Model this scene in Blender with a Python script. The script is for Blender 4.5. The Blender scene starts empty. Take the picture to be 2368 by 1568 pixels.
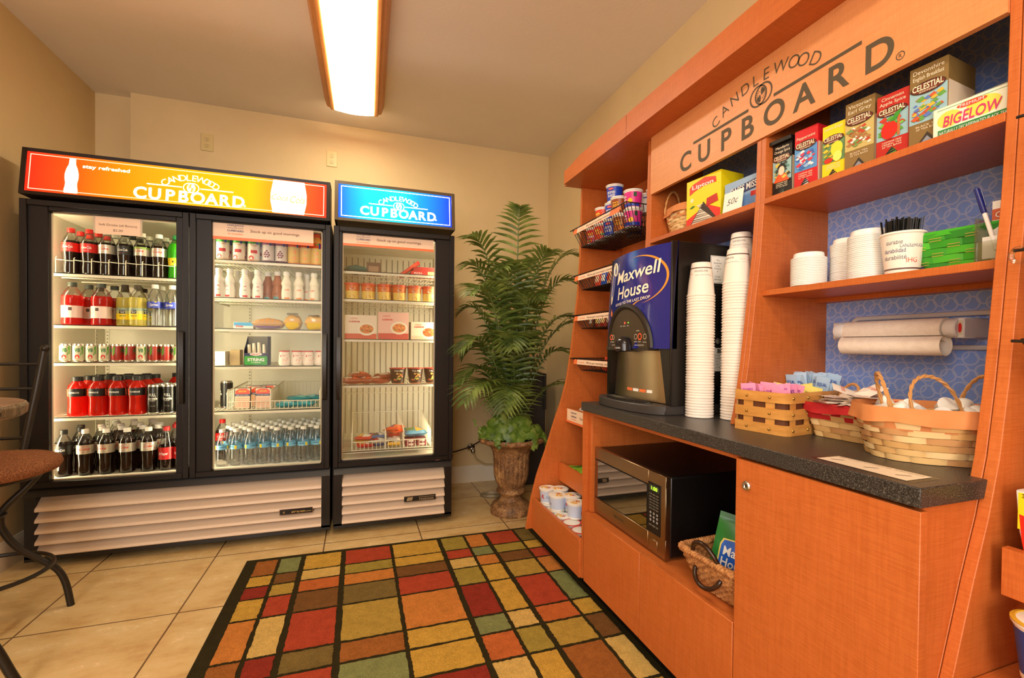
import bpy, bmesh, math, random
from mathutils import Vector, Matrix
random.seed(7)
S = bpy.context.scene
COL = S.collection
PI = math.pi

# ------------------------------------------------------------------ camera, world, light, exposure
def setup_camera():
    yaw, pitch, roll = math.radians(19.225), math.radians(-.7287), math.radians(-.5945)
    F = Vector((math.sin(yaw)*math.cos(pitch), math.cos(yaw)*math.cos(pitch), math.sin(pitch)))
    R0 = Vector((math.cos(yaw), -math.sin(yaw), 0)); U0 = R0.cross(F)
    R = R0*math.cos(roll)-U0*math.sin(roll); U = R0*math.sin(roll)+U0*math.cos(roll)
    cd = bpy.data.cameras.new('camera'); co = bpy.data.objects.new('camera', cd); COL.objects.link(co)
    m = Matrix((R, U, -F)).transposed().to_4x4(); m.translation = (0, 0, 1.11)
    co.matrix_world = m
    cd.sensor_width = 36; cd.lens = 1081.5*36/2368; cd.clip_start = .03
    cd.shift_x = (1184-1206.4)/2368; cd.shift_y = (813.9-784)/2368
    S.camera = co
setup_camera()
w = bpy.data.worlds.new('world'); S.world = w; w.use_nodes = True
w.node_tree.nodes['Background'].inputs[0].default_value = (1, .90, .76, 1)
w.node_tree.nodes['Background'].inputs[1].default_value = .35
S.view_settings.view_transform = 'Standard'; S.view_settings.look = 'None'
S.view_settings.gamma = 1; S.view_settings.use_curve_mapping = False
S.view_settings.exposure = 0.42
S.cycles.transparent_max_bounces = 24
S.cycles.max_bounces = 8; S.cycles.diffuse_bounces = 4; S.cycles.glossy_bounces = 4
S.cycles.sample_clamp_indirect = 6; S.cycles.caustics_reflective = False; S.cycles.caustics_refractive = False
def area_light(name, loc, aim, sx, sy, power, col):
    ld = bpy.data.lights.new(name, 'AREA'); ld.shape = 'RECTANGLE'; ld.size = sx; ld.size_y = sy
    ld.energy = power; ld.color = col
    o = bpy.data.objects.new(name, ld); COL.objects.link(o); o.location = loc
    o.rotation_euler = (Vector(aim)-Vector(loc)).to_track_quat('-Z', 'Y').to_euler()
    return o
CEIL_POWER = 18.0
area_light('rear_fill_light', (-1.02, -2.35, 1.7), (.7, 2.4, 1.3), 1.0, 1.9, 55, (1, .95, .89))  # added neutral fill behind the camera; no doorway is there
area_light('left_fill_light', (-1.45, -.6, 1.75), (1.2, 1.1, 1.2), 1.0, 1.4, 20, (.92, .96, 1.0))  # added cool fill aimed at the right cabinet; the left wall has no window

# ------------------------------------------------------------------ materials
def lin(c):
    c = c/255
    return c/12.92 if c <= .04045 else ((c+.055)/1.055)**2.4
def rgb(r, g, b): return (lin(r), lin(g), lin(b), 1)
MATS = {}
def cm(r, g, b, rough=.5, metal=0, emit=0, coat=0, spec=.5):
    k = (r, g, b, rough, metal, emit, coat, spec)
    if k in MATS: return MATS[k]
    m = bpy.data.materials.new('paint'); m.use_nodes = True
    p = m.node_tree.nodes['Principled BSDF']
    p.inputs['Base Color'].default_value = rgb(r, g, b)
    p.inputs['Roughness'].default_value = rough; p.inputs['Metallic'].default_value = metal
    p.inputs['Specular IOR Level'].default_value = spec
    if coat: p.inputs['Coat Weight'].default_value = coat; p.inputs['Coat Roughness'].default_value = .08
    if emit:
        p.inputs['Emission Color'].default_value = rgb(r, g, b); p.inputs['Emission Strength'].default_value = emit
    MATS[k] = m; return m
class NT:
    def __init__(s, name):
        s.m = bpy.data.materials.new(name); s.m.use_nodes = True; s.t = s.m.node_tree
        s.p = s.t.nodes['Principled BSDF']; s.out = s.t.nodes['Material Output']
    def n(s, typ, **k):
        x = s.t.nodes.new('ShaderNode'+typ)
        for a, b in k.items():
            if hasattr(x, a): setattr(x, a, b)
        return x
    def l(s, a, b): s.t.links.new(a, b)
    def coord(s, scale=(1, 1, 1), rot=(0, 0, 0)):
        c = s.n('TexCoord'); mp = s.n('Mapping'); mp.inputs['Scale'].default_value = scale; mp.inputs['Rotation'].default_value = rot
        s.l(c.outputs['Object'], mp.inputs[0]); return mp.outputs[0]
    def noise(s, co, scale, detail=4, rough=.6):
        x = s.n('TexNoise'); x.inputs['Scale'].default_value = scale; x.inputs['Detail'].default_value = detail
        x.inputs['Roughness'].default_value = rough
        if co is not None: s.l(co, x.inputs['Vector'])
        return x.outputs['Fac']
    def ramp(s, fac, stops):
        x = s.n('ValToRGB'); r = x.color_ramp
        while len(r.elements) < len(stops): r.elements.new(.5)
        for e, (p, c) in zip(r.elements, stops): e.position = p; e.color = c if len(c) == 4 else rgb(*c)
        s.l(fac, x.inputs[0]); return x.outputs[0]
    def bump(s, h, strength, dist=.01):
        b = s.n('Bump'); b.inputs['Strength'].default_value = strength; b.inputs['Distance'].default_value = dist
        s.l(h, b.inputs['Height']); s.l(b.outputs[0], s.p.inputs['Normal'])
    def mul(s, a, b):
        x = s.n('Math', operation='MULTIPLY'); 
        s.l(a, x.inputs[0])
        if isinstance(b, (int, float)): x.inputs[1].default_value = b
        else: s.l(b, x.inputs[1])
        return x.outputs[0]
    def mix(s, fac, a, b, mode='MIX'):
        x = s.n('MixRGB', blend_type=mode)
        if isinstance(fac, (int, float)): x.inputs[0].default_value = fac
        else: s.l(fac, x.inputs[0])
        for i, c in ((1, a), (2, b)):
            if isinstance(c, tuple): x.inputs[i].default_value = c
            else: s.l(c, x.inputs[i])
        return x.outputs[0]
def two_tone(name, a, b, scale, rough=.5, bump=0, stretch=(1, 1, 1), detail=4, bscale=None, coat=0, metal=0):
    t = NT(name); co = t.coord(stretch); f = t.noise(co, scale, detail)
    t.l(t.ramp(f, [(.35, a), (.65, b)]), t.p.inputs['Base Color'])
    t.p.inputs['Roughness'].default_value = rough; t.p.inputs['Metallic'].default_value = metal
    if coat: t.p.inputs['Coat Weight'].default_value = coat
    if bump: t.bump(t.noise(co, bscale or scale, detail), bump)
    return t.m
def wood_mat(name, a, b, vert=True, rough=.38):
    t = NT(name); c = t.coord((14, 14, 1.2) if vert else (14, 1.2, 14))
    f = t.noise(c, 9, 6, .65); c2 = t.coord((1, 1, 1)); g = t.noise(c2, 2.2, 2)
    x = t.ramp(f, [(.3, a), (.7, b)])
    x = t.mix(.35, x, t.ramp(g, [(.3, a), (.7, b)]))
    c3 = t.coord((6, 6, 200) if vert else (6, 200, 6)); h = t.noise(c3, 3, 3)
    x = t.mix(.10, x, t.ramp(h, [(.4, (120, 50, 20)), (.6, (235, 150, 90))]))
    t.l(x, t.p.inputs['Base Color']); t.p.inputs['Roughness'].default_value = rough
    t.p.inputs['Specular IOR Level'].default_value = .4
    return t.m
WOOD = wood_mat('cherry_laminate', (182, 92, 36), (206, 112, 52))
WOODH = wood_mat('cherry_laminate_level', (182, 92, 36), (206, 112, 52), False)
SIGNWOOD = wood_mat('maple_sign', (218, 142, 84), (230, 158, 102), False)
OAK = wood_mat('oak_trim', (196, 128, 60), (220, 154, 84), False)
def wall_mat(name, a, b):
    t = NT(name); c = t.coord(); f = t.noise(c, 60, 4)
    t.l(t.ramp(t.noise(c, 3, 3), [(.3, a), (.7, b)]), t.p.inputs['Base Color']); t.bump(f, .25, .003)
    t.p.inputs['Roughness'].default_value = .75
    return t.m
WALL = wall_mat('wall_paint', (216, 190, 142), (222, 196, 148))
CEILM = wall_mat('ceiling_paint', (240, 230, 216), (243, 233, 220))
WHITEP = cm(225, 212, 190, .45)
def tile_mat():
    t = NT('travertine_tile'); c = t.n('TexCoord'); mp = t.n('Mapping')
    mp.inputs['Location'].default_value = (1.215, -2.26, 0)
    t.l(c.outputs['Object'], mp.inputs[0])
    b = t.n('TexBrick'); b.offset = 0; b.squash = 1
    b.inputs['Scale'].default_value = 1; b.inputs['Brick Width'].default_value = .521; b.inputs['Row Height'].default_value = .54
    b.inputs['Mortar Size'].default_value = .0035; b.inputs['Mortar Smooth'].default_value = .2
    b.inputs['Color1'].default_value = rgb(222, 188, 128); b.inputs['Color2'].default_value = rgb(212, 176, 116)
    b.inputs['Mortar'].default_value = rgb(120, 88, 54); b.inputs['Bias'].default_value = 0
    t.l(mp.outputs[0], b.inputs['Vector'])
    c2 = t.coord((1, 1.6, 1)); f = t.noise(c2, 5, 8, .68)
    v = t.ramp(f, [(.32, (190, 144, 86)), (.5, (222, 188, 130)), (.7, (238, 212, 162))])
    x = t.mix(.62, b.outputs['Color'], v)
    x = t.mix(b.outputs['Fac'], x, rgb(118, 88, 56))
    t.l(x, t.p.inputs['Base Color'])
    t.l(t.ramp(f, [(.3, (110, 110, 110)), (.7, (150, 150, 150))]), t.p.inputs['Roughness'])
    inv = t.n('Math', operation='SUBTRACT'); inv.inputs[0].default_value = 1; t.l(b.outputs['Fac'], inv.inputs[1])
    t.bump(inv.outputs[0], .5, .003)
    return t.m
TILE = tile_mat()
def counter_mat():
    t = NT('speckled_laminate'); c = t.coord()
    f = t.noise(c, 420, 3, .7)
    t.l(t.ramp(f, [(.36, (24, 23, 23)), (.55, (56, 53, 50)), (.68, (128, 120, 108))]), t.p.inputs['Base Color'])
    t.p.inputs['Roughness'].default_value = .36
    return t.m
COUNTER = counter_mat()
def blue_mat():
    t = NT('blue_ring_paper'); c = t.n('TexCoord')
    sep = t.n('SeparateXYZ'); t.l(c.outputs['Object'], sep.inputs[0])
    def M(op, a, b=None):
        x = t.n('Math', operation=op)
        for i, v in ((0, a), (1, b)):
            if v is None: continue
            if isinstance(v, (int, float)): x.inputs[i].default_value = v
            else: t.l(v, x.inputs[i])
        return x.outputs[0]
    P = .047; tot = None
    row = M('FLOOR', M('DIVIDE', sep.outputs[2], P*.8))
    for dy, dz in ((0, 0), (.42, .30), (.42, -.70), (1.0, 0)):
        yy = M('DIVIDE', sep.outputs[1], P); zz = M('DIVIDE', sep.outputs[2], P)
        u = M('SUBTRACT', M('MODULO', M('ADD', yy, 100+dy), 1), .5); v = M('SUBTRACT', M('MODULO', M('ADD', zz, 100+dz), 1), .5)
        r = M('SQRT', M('ADD', M('MULTIPLY', u, u), M('MULTIPLY', v, v)))
        d = M('LESS_THAN', M('ABSOLUTE', M('SUBTRACT', r, .36)), .044)
        tot = d if tot is None else M('MAXIMUM', tot, d)
    x = t.mix(tot, rgb(140, 176, 252), rgb(182, 200, 250))
    t.l(x, t.p.inputs['Base Color']); t.p.inputs['Roughness'].default_value = .6
    return t.m
BLUE = blue_mat()
def glass_pane(name, tint=(1, 1, 1, 1), refl=.05, rough=.0, k=.55):
    m = bpy.data.materials.new(name); m.use_nodes = True; t = m.node_tree; t.nodes.clear()
    o = t.nodes.new('ShaderNodeOutputMaterial'); mx = t.nodes.new('ShaderNodeMixShader')
    tr = t.nodes.new('ShaderNodeBsdfTransparent'); tr.inputs[0].default_value = tint
    g = t.nodes.new('ShaderNodeBsdfGlossy'); g.inputs['Roughness'].default_value = rough
    lw = t.nodes.new('ShaderNodeLayerWeight'); lw.inputs[0].default_value = .25
    ma = t.nodes.new('ShaderNodeMath'); ma.operation = 'MULTIPLY_ADD'; ma.inputs[1].default_value = k; ma.inputs[2].default_value = refl
    t.links.new(lw.outputs['Fresnel'], ma.inputs[0]); t.links.new(ma.outputs[0], mx.inputs[0])
    t.links.new(tr.outputs[0], mx.inputs[1]); t.links.new(g.outputs[0], mx.inputs[2]); t.links.new(mx.outputs[0], o.inputs[0])
    return m
PANE = glass_pane('door_glass', (.97, .98, .96, 1), .0, k=.16)
FPANE = glass_pane('freezer_glass', (.93, .94, .93, 1), .045, k=.3)
FILM = glass_pane('clear_plastic', (.92, .93, .91, 1), .05, .08)
WATERM = glass_pane('water_plastic', (.985, .99, .985, 1), .06, .18)
CLEARBAG = glass_pane('clear_wrap', (.85, .84, .80, 1), .12, .15)
def liquid(name, c, tl=.5, rough=.12):
    m = bpy.data.materials.new(name); m.use_nodes = True; t = m.node_tree
    p = t.nodes['Principled BSDF']; p.inputs['Base Color'].default_value = rgb(*c); p.inputs['Roughness'].default_value = rough
    o = t.nodes['Material Output']; mx = t.nodes.new('ShaderNodeMixShader'); mx.inputs[0].default_value = tl
    tr = t.nodes.new('ShaderNodeBsdfTranslucent'); tr.inputs[0].default_value = rgb(*c)
    t.links.new(p.outputs[0], mx.inputs[1]); t.links.new(tr.outputs[0], mx.inputs[2]); t.links.new(mx.outputs[0], o.inputs[0])
    return m
COLA = liquid('cola', (26, 12, 7), .1, .08)
REDJ = liquid('red_drink', (226, 36, 22)); PUNCH = liquid('punch', (196, 34, 30)); LEMON = liquid('lemonade', (226, 212, 110))
GREEND = liquid('green_drink', (70, 190, 30)); MILK = cm(245, 240, 228, .3)
CHROME = cm(215, 212, 205, .18, 1); STEEL = cm(190, 176, 150, .3, 1); BLACKM = cm(16, 12, 9, .38)
SHELFW = cm(232, 226, 205, .4); BLKWIRE = cm(20, 16, 12, .45)
WHITE = cm(240, 238, 232, .5); BLACK = cm(14, 13, 12, .45); RED = cm(205, 30, 24, .45); YEL = cm(246, 214, 28, .45)
GREENL = cm(48, 158, 44, .45); BLUEL = cm(30, 66, 178, .4); ORANGE = cm(238, 128, 34, .45)

# ------------------------------------------------------------------ mesh builder
TXT = {}
def text_mesh(s, bold=0, shear=0, res=3):
    k = (s, bold, shear, res)
    if k in TXT: return TXT[k]
    cu = bpy.data.curves.new('t', 'FONT'); cu.body = s; cu.offset = bold; cu.shear = shear; cu.resolution_u = res; cu.fill_mode = 'FRONT'
    cu.size = 1/.729
    ob = bpy.data.objects.new('t', cu); me = ob.to_mesh()
    vs = [(v.co.x, v.co.y) for v in me.vertices]; fs = [tuple(p.vertices) for p in me.polygons]
    ob.to_mesh_clear(); bpy.data.objects.remove(ob); bpy.data.curves.remove(cu)
    if not vs: vs = [(0, 0)]; fs = []
    x0 = min(v[0] for v in vs); x1 = max(v[0] for v in vs)
    TXT[k] = (vs, fs, x0, x1); return TXT[k]
def V(*a): return Vector(a)
class MB:
    def __init__(s): s.v = []; s.f = []; s.mi = []; s.ms = []; s.T = None; s.flat = set()
    def add(s, vs, fs, m):
        b = len(s.v); T = s.T
        s.v += [tuple(T @ Vector(p)) if T else tuple(p) for p in vs]
        if m not in s.ms: s.ms.append(m)
        i = s.ms.index(m)
        for f in fs: s.f.append(tuple(b+x for x in f)); s.mi.append(i)
        return s
    def box(s, x0, x1, y0, y1, z0, z1, m):
        return s.add([(x0, y0, z0), (x1, y0, z0), (x1, y1, z0), (x0, y1, z0), (x0, y0, z1), (x1, y0, z1), (x1, y1, z1), (x0, y1, z1)],
                     [(0, 3, 2, 1), (4, 5, 6, 7), (0, 1, 5, 4), (1, 2, 6, 5), (2, 3, 7, 6), (3, 0, 4, 7)], m)
    def hexa(s, p, m):      # 8 corners, bottom ring then top ring
        return s.add(p, [(0, 3, 2, 1), (4, 5, 6, 7), (0, 1, 5, 4), (1, 2, 6, 5), (2, 3, 7, 6), (3, 0, 4, 7)], m)
    def prism(s, pts, axis, a, b, m):   # pts: 2-D outline in the two other axes
        n = len(pts)
        def P(u, v, w): return {'x': (w, u, v), 'y': (u, w, v), 'z': (u, v, w)}[axis]
        vs = [P(u, v, a) for u, v in pts]+[P(u, v, b) for u, v in pts]
        return s.add(vs, [tuple(range(n))[::-1], tuple(range(n, 2*n))]+[(i, (i+1) % n, n+(i+1) % n, n+i) for i in range(n)], m)
    def slab(s, pts, n, th, m):         # planar outline given thickness along n
        n = Vector(n)*th; k = len(pts); vs = [Vector(p) for p in pts]+[Vector(p)+n for p in pts]
        return s.add(vs, [tuple(range(k))[::-1], tuple(range(k, 2*k))]+[(i, (i+1) % k, k+(i+1) % k, k+i) for i in range(k)], m)
    def poly(s, pts, m): return s.add(pts, [tuple(range(len(pts)))], m)
    def lathe(s, prof, m, n=24, c=(0, 0, 0), sx=1, sy=1, wob=None):
        vs = []; fs = []; k = len(prof)
        for r, z in prof:
            for i in range(n):
                a = 2*PI*i/n; rr = r*(wob(a, z) if wob else 1)
                vs.append((c[0]+rr*sx*math.cos(a), c[1]+rr*sy*math.sin(a), c[2]+z))
        ml = m if isinstance(m, list) else [m]*(k-1)
        for j in range(k-1):
            f = [(j*n+i, j*n+(i+1) % n, (j+1)*n+(i+1) % n, (j+1)*n+i) for i in range(n)]
            fs.append(f)
        b = len(s.v); s.add(vs, [], ml[0])
        for j, f in enumerate(fs):
            if ml[j] not in s.ms: s.ms.append(ml[j])
            i = s.ms.index(ml[j])
            for q in f: s.f.append(tuple(b+x for x in q)); s.mi.append(i)
        for j, mm, rev in ((0, ml[0], True), (k-1, ml[-1], False)):
            if prof[j][0] > 1e-5:
                q = [b+j*n+i for i in range(n)]
                s.f.append(tuple(q[::-1] if rev else q)); s.mi.append(s.ms.index(mm))
        return s
    def tube(s, pts, r, m, n=8, closed=False, caps=True):
        pts = [Vector(p) for p in pts]; k = len(pts); rs = r if isinstance(r, (list, tuple)) else [r]*k
        vs = []; up = None
        for i, p in enumerate(pts):
            if closed: d = pts[(i+1) % k]-pts[i-1]
            else: d = pts[min(i+1, k-1)]-pts[max(i-1, 0)]
            d.normalize()
            if up is None:
                up = Vector((0, 0, 1)) if abs(d.z) < .9 else Vector((1, 0, 0))
            a = (up-d*up.dot(d))
            if a.length < 1e-4: a = Vector((1, 0, 0)).cross(d)
            a.normalize(); b = d.cross(a); up = a
            for j in range(n):
                t = 2*PI*j/n; vs.append(p+(a*math.cos(t)+b*math.sin(t))*rs[i])
        fs = []
        for i in range(k if closed else k-1):
            for j in range(n):
                i2 = (i+1) % k; fs.append((i*n+j, i*n+(j+1) % n, i2*n+(j+1) % n, i2*n+j))
        if caps and not closed:
            fs.append(tuple(range(n))[::-1]); fs.append(tuple((k-1)*n+j for j in range(n)))
        return s.add(vs, fs, m)
    def grid(s, fn, nu, nv, m, closeu=False):
        vs = [fn(i/nu, j/nv) for j in range(nv+1) for i in range(nu+(0 if closeu else 1))]
        w_ = nu if closeu else nu+1
        fs = [(j*w_+i, j*w_+(i+1) % w_, (j+1)*w_+(i+1) % w_, (j+1)*w_+i) for j in range(nv) for i in range(nu)]
        return s.add(vs, fs, m)
    def ball(s, c, r, m, n=12, sz=1):
        pr = [(max(1e-6, r*math.sin(PI*i/8)), -r*sz*math.cos(PI*i/8)) for i in range(9)]
        return s.lathe(pr, m, n, c)
    def text(s, txt, o, u, v, h, m, align='C', bold=0, shear=0, width=None, bend=None, lift=.0006, res=3):
        vs, fs, x0, x1 = text_mesh(txt, bold, shear, res)
        sc = h; sx = sc
        if width: sx = min(width/(x1-x0), sc*4) if width else sc
        off = -(x0+x1)/2 if align == 'C' else (-x0 if align == 'L' else -x1)
        u = Vector(u).normalized(); v = Vector(v).normalized(); nn = u.cross(v); o = Vector(o); out = []
        for x, y in vs:
            X = (x+off)*sx; Y = (y-.5*.0)*sc - sc*.5
            if bend:
                a = X/bend; out.append(o-nn*bend+(u*math.sin(a)+nn*math.cos(a))*(bend+lift)+v*Y)
            else: out.append(o+u*X+v*Y+nn*lift)
        return s.add(out, fs, m)
    def patch(s, pts, o, u, v, m, lift=.0004, bend=None, sub=1):  # 2-D outline on a surface frame
        u = Vector(u).normalized(); v = Vector(v).normalized(); nn = u.cross(v); o = Vector(o); out = []
        if bend and sub > 1:
            q = []
            for i, p in enumerate(pts):
                p2 = pts[(i+1) % len(pts)]
                for k in range(sub): q.append((p[0]+(p2[0]-p[0])*k/sub, p[1]+(p2[1]-p[1])*k/sub))
            pts = q
        for X, Y in pts:
            if bend: a = X/bend; out.append(o-nn*bend+(u*math.sin(a)+nn*math.cos(a))*(bend+lift)+v*Y)
            else: out.append(o+u*X+v*Y+nn*lift)
        if bend and len(pts) == 4*sub:      # rectangle: strips so that it follows the curve
            a = out[:sub+1]; b = [out[3*sub-i] for i in range(sub+1)]
            n = sub+1
            return s.add(a+b, [(i, i+1, n+i+1, n+i) for i in range(sub)], m)
        return s.add(out, [tuple(range(len(out)))], m)
    def build(s, name, parent=None, bevel=0, seg=1, loc=None, sharp=38, label=None, sub=0):
        me = bpy.data.meshes.new(name); off = Vector((0, 0, 0))
        if loc is not None: off = Vector(loc)
        if parent is not None: off = wpos(parent)
        me.from_pydata([(x-off.x, y-off.y, z-off.z) for x, y, z in s.v], [], s.f)
        for m in s.ms: me.materials.append(m)
        me.polygons.foreach_set('material_index', s.mi); me.polygons.foreach_set('use_smooth', [True]*len(s.f))
        me.update(); me.set_sharp_from_angle(angle=math.radians(sharp))
        o = bpy.data.objects.new(name, me); COL.objects.link(o)
        if parent is not None: o.parent = parent
        elif loc is not None: o.location = loc
        if bevel:
            b = o.modifiers.new('bevel', 'BEVEL'); b.width = bevel; b.segments = seg; b.limit_method = 'ANGLE'; b.angle_limit = math.radians(40)
            b.harden_normals = False
        if sub:
            b = o.modifiers.new('sub', 'SUBSURF'); b.levels = sub; b.render_levels = sub
        if label: o['label'] = label
        return o
def wpos(o):
    p = Vector(o.location)
    while o.parent: o = o.parent; p = p+Vector(o.location)
    return p
def tag(o, label, cat, group=None, kind=None):
    o['label'] = label; o['category'] = cat
    if group: o['group'] = group
    if kind: o['kind'] = kind
    return o
def thing(name, label, cat, loc=(0, 0, 0), group=None):
    o = bpy.data.objects.new(name, None); o.empty_display_size = .05; COL.objects.link(o); o.location = loc
    return tag(o, label, cat, group)
def struct(mb, name, **k):
    o = mb.build(name, **k); o['kind'] = 'structure'; return o
def dup(root, loc, rz=0, label=None, group=None, rx=0, ry=0, scale=1):
    r = root.copy(); COL.objects.link(r); r.location = loc; r.rotation_euler = (rx, ry, rz); r.scale = (scale, scale, scale)
    if label: r['label'] = label
    if group: r['group'] = group
    for ch in [c for c in root.children]:
        c = ch.copy(); COL.objects.link(c); c.parent = r
        for g in [q for q in ch.children]:
            d = g.copy(); COL.objects.link(d); d.parent = c
    return r
class Proto:    # the first placement uses the built thing itself, later ones copy it
    def __init__(s, root): s.root = root; s.used = False
    def put(s, loc, rz=0, label=None, group=None, **k):
        if not s.used:
            s.used = True; r = s.root
            r.location = loc; r.rotation_euler = (k.get('rx', 0), k.get('ry', 0), rz); sc = k.get('scale', 1); r.scale = (sc, sc, sc)
            if label: r['label'] = label
            if group: r['group'] = group
            return r
        return dup(s.root, loc, rz, label, group, **k)
ORDW = ['first', 'second', 'third', 'fourth', 'fifth', 'sixth', 'seventh', 'eighth', 'ninth', 'tenth', 'eleventh', 'twelfth']
def nth(i):
    if i < 12: return ORDW[i]
    n = i+1; suf = 'th' if 10 <= n % 100 <= 20 else {1: 'st', 2: 'nd', 3: 'rd'}.get(n % 10, 'th')
    return '%d%s' % (n, suf)
def ring(mb, o, u, v, r0, r1, m, n=40, a0=0, a1=2*PI, sx=1, sy=1, lift=.0006):
    u = Vector(u).normalized(); v = Vector(v).normalized(); nn = u.cross(v); o = Vector(o); vs = []
    for i in range(n+1):
        a = a0+(a1-a0)*i/n
        for r in (r0, r1): vs.append(o+u*(r*sx*math.cos(a))+v*(r*sy*math.sin(a))+nn*lift)
    return mb.add(vs, [(2*i, 2*i+1, 2*i+3, 2*i+2) for i in range(n)], m)
def disc(mb, o, u, v, rx, ry, m, n=24, lift=.0004):
    u = Vector(u).normalized(); v = Vector(v).normalized(); nn = u.cross(v); o = Vector(o)
    return mb.poly([o+u*(rx*math.cos(2*PI*i/n))+v*(ry*math.sin(2*PI*i/n))+nn*lift for i in range(n)], m)
def logo(mb, o, u, v, W, m1, m2=None, detail=True, bold=0, lift=.001, reg=True, res=3, cap=.125, line=.10, rc=.10, rad=.058, peak=.215, hc=.245, sag=.080, cap2=.072):
    """arched name over a crest and a wide word; W is the width of the wide word, o the middle of the wide word"""
    m2 = m2 or m1; o = Vector(o); u = Vector(u).normalized(); v = Vector(v).normalized()
    for i, c in enumerate('CUPBOARD'):
        mb.text(c, o+u*((-.455+.13*i+(.010 if c == 'P' else 0))*W), u, v, cap*W, m1, bold=.035+bold, lift=lift, res=res)
    R = (hc*hc+sag*sag)/(2*sag)*W; am = math.asin(hc*W/R)
    for c, a in zip('CANDLEWOOD', (-1, -.77, -.54, -.31, -.10, .10, .35, .58, .74, .95)):
        a *= am; uu = u*math.cos(a)-v*math.sin(a); vv = v*math.cos(a)+u*math.sin(a)
        mb.text(c, o+v*(peak*W-R)+vv*R, uu, vv, cap2*W, m2, bold=bold*.7, lift=lift, res=res)
    rr = W*rad; rc = v*(rc*W)
    for dx in (-.30, .30):
        ring(mb, o+u*(dx*rr)+rc, u, v, rr*.84, rr, m2, 36, lift=lift)
    if detail:
        for sg in (1, -1):
            pts = [(sg*rr*(.12+.32*math.sin(PI*i/12)), rr*(-.05+.72*i/12)*sg) for i in range(13)]
            pts += [(sg*rr*(.08-.10*math.sin(PI*(1-i/12))), rr*(-.05+.72*(1-i/12))*sg) for i in range(13)]
            mb.patch(pts, o+rc, u, v, m2, lift)
            for k in range(7):
                a = math.radians(-60+k*20) if sg > 0 else math.radians(120+k*20)
                c, s_ = math.cos(a), math.sin(a); q = rr*.36; q2 = rr*.66; wd = rr*.035
                mb.patch([(c*q-s_*wd, s_*q+c*wd), (c*q2, s_*q2), (c*q+s_*wd, s_*q-c*wd)], o+rc, u, v, m2, lift)
    else:
        disc(mb, o+rc, u, v, rr*.3, rr*.62, m2, 12, lift)
    t = W*.006; g = rad*1.45
    mb.patch([(-W*.40, -t), (-W*g, -t), (-W*g, t), (-W*.40, t)], o+v*(line*W), u, v, m1, lift)
    mb.patch([(W*g, -t), (W*.40, -t), (W*.40, t), (W*g, t)], o+v*(line*W), u, v, m1, lift)
    if reg:
        ring(mb, o+u*(W*.515)+v*(-W*.045), u, v, W*.010, W*.0125, m1, 20, lift=lift)
        mb.text('R', o+u*(W*.515)+v*(-W*.045), u, v, W*.012, m1, lift=lift)
# ------------------------------------------------------------------ the room
XL, XR, YB, ZC = -1.623, 1.524, 3.72, 2.725
YF = -2.6
b = MB(); b.box(XL-.1, XR+.1, YF-.1, YB+.2, -.06, 0, TILE); struct(b, 'floor')
b = MB(); b.box(XL-.1, XR+.1, YF-.1, YB+.2, ZC, ZC+.06, CEILM); struct(b, 'ceiling')
b = MB(); b.box(XL-.1, XL, YF, YB+.2, 0, ZC, WALL); struct(b, 'wall_left')
b = MB(); b.box(XR, XR+.1, YF, YB+.2, 0, ZC, WALL); struct(b, 'wall_right')
b = MB(); b.prism([(XL, YB+.08), (-1.425, YB+.08), (-1.405, YB), (XR, YB), (XR, YB+.2), (XL, YB+.2)], 'z', 0, ZC, WALL); struct(b, 'wall_back')
b = MB(); b.box(XL-.1, XR+.1, YF-.1, YF, 0, ZC, WALL); struct(b, 'wall_front')
b = MB(); b.prism([(YB-.016, 0), (YB, 0), (YB, .135), (YB-.006, .135), (YB-.012, .118), (YB-.016, .105)], 'x', -1.40, XR, WHITEP); struct(b, 'baseboard_back')
b = MB(); b.prism([(XL, 0), (XL+.016, 0), (XL+.016, .105), (XL+.012, .118), (XL+.006, .135), (XL, .135)], 'y', YF, YB+.08, WHITEP); struct(b, 'baseboard_left')
# ceiling lamps: oak tray with a glowing diffuser
LENS = cm(255, 238, 206, .4, emit=CEIL_POWER)
def ceiling_lamp(cx, y0, y1, label, rot=0):
    cy = (y0+y1)/2; t = thing('ceiling_lamp', label, 'ceiling lamp', (cx, cy, ZC), 'oak framed ceiling lamps')
    hl = (y1-y0)/2; z0 = -.075
    def side(s):
        q = MB(); w0, w1 = .132, .188
        pr = [(w0-.012, z0), (w0+.012, z0-.004), (w0+.022, z0+.012), (w0+.036, z0+.014), (w0+.044, z0+.032), (w1, -.004), (w1, 0), (w0-.012, 0)]
        q.prism([(x*s, z) for x, z in pr], 'y', -hl, hl, OAK); return q
    for s in (-1, 1):
        q = side(s); q.v = [(x+cx, y+cy, z+ZC) for x, y, z in q.v]; q.build('side_rail', t)
        q = MB(); yy = cy+s*hl
        q.box(cx-.135, cx+.135, yy-.008, yy+.008, ZC-.06, ZC, OAK); q.build('end_rail', t)
    q = MB(); q.grid(lambda u, v: (cx-.122+.244*u, cy-hl+.008+(2*hl-.016)*v, ZC+z0-.004-.012*math.sin(PI*u)), 8, 1, LENS); q.build('diffuser', t)
    t.rotation_euler = (0, 0, rot)
ceiling_lamp(-.045, 2.10, 3.33, 'long oak-framed ceiling lamp glowing white above the coolers', math.radians(-1.0))
ceiling_lamp(-.045, -.75, .48, 'second oak-framed ceiling lamp, behind the camera position')
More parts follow.
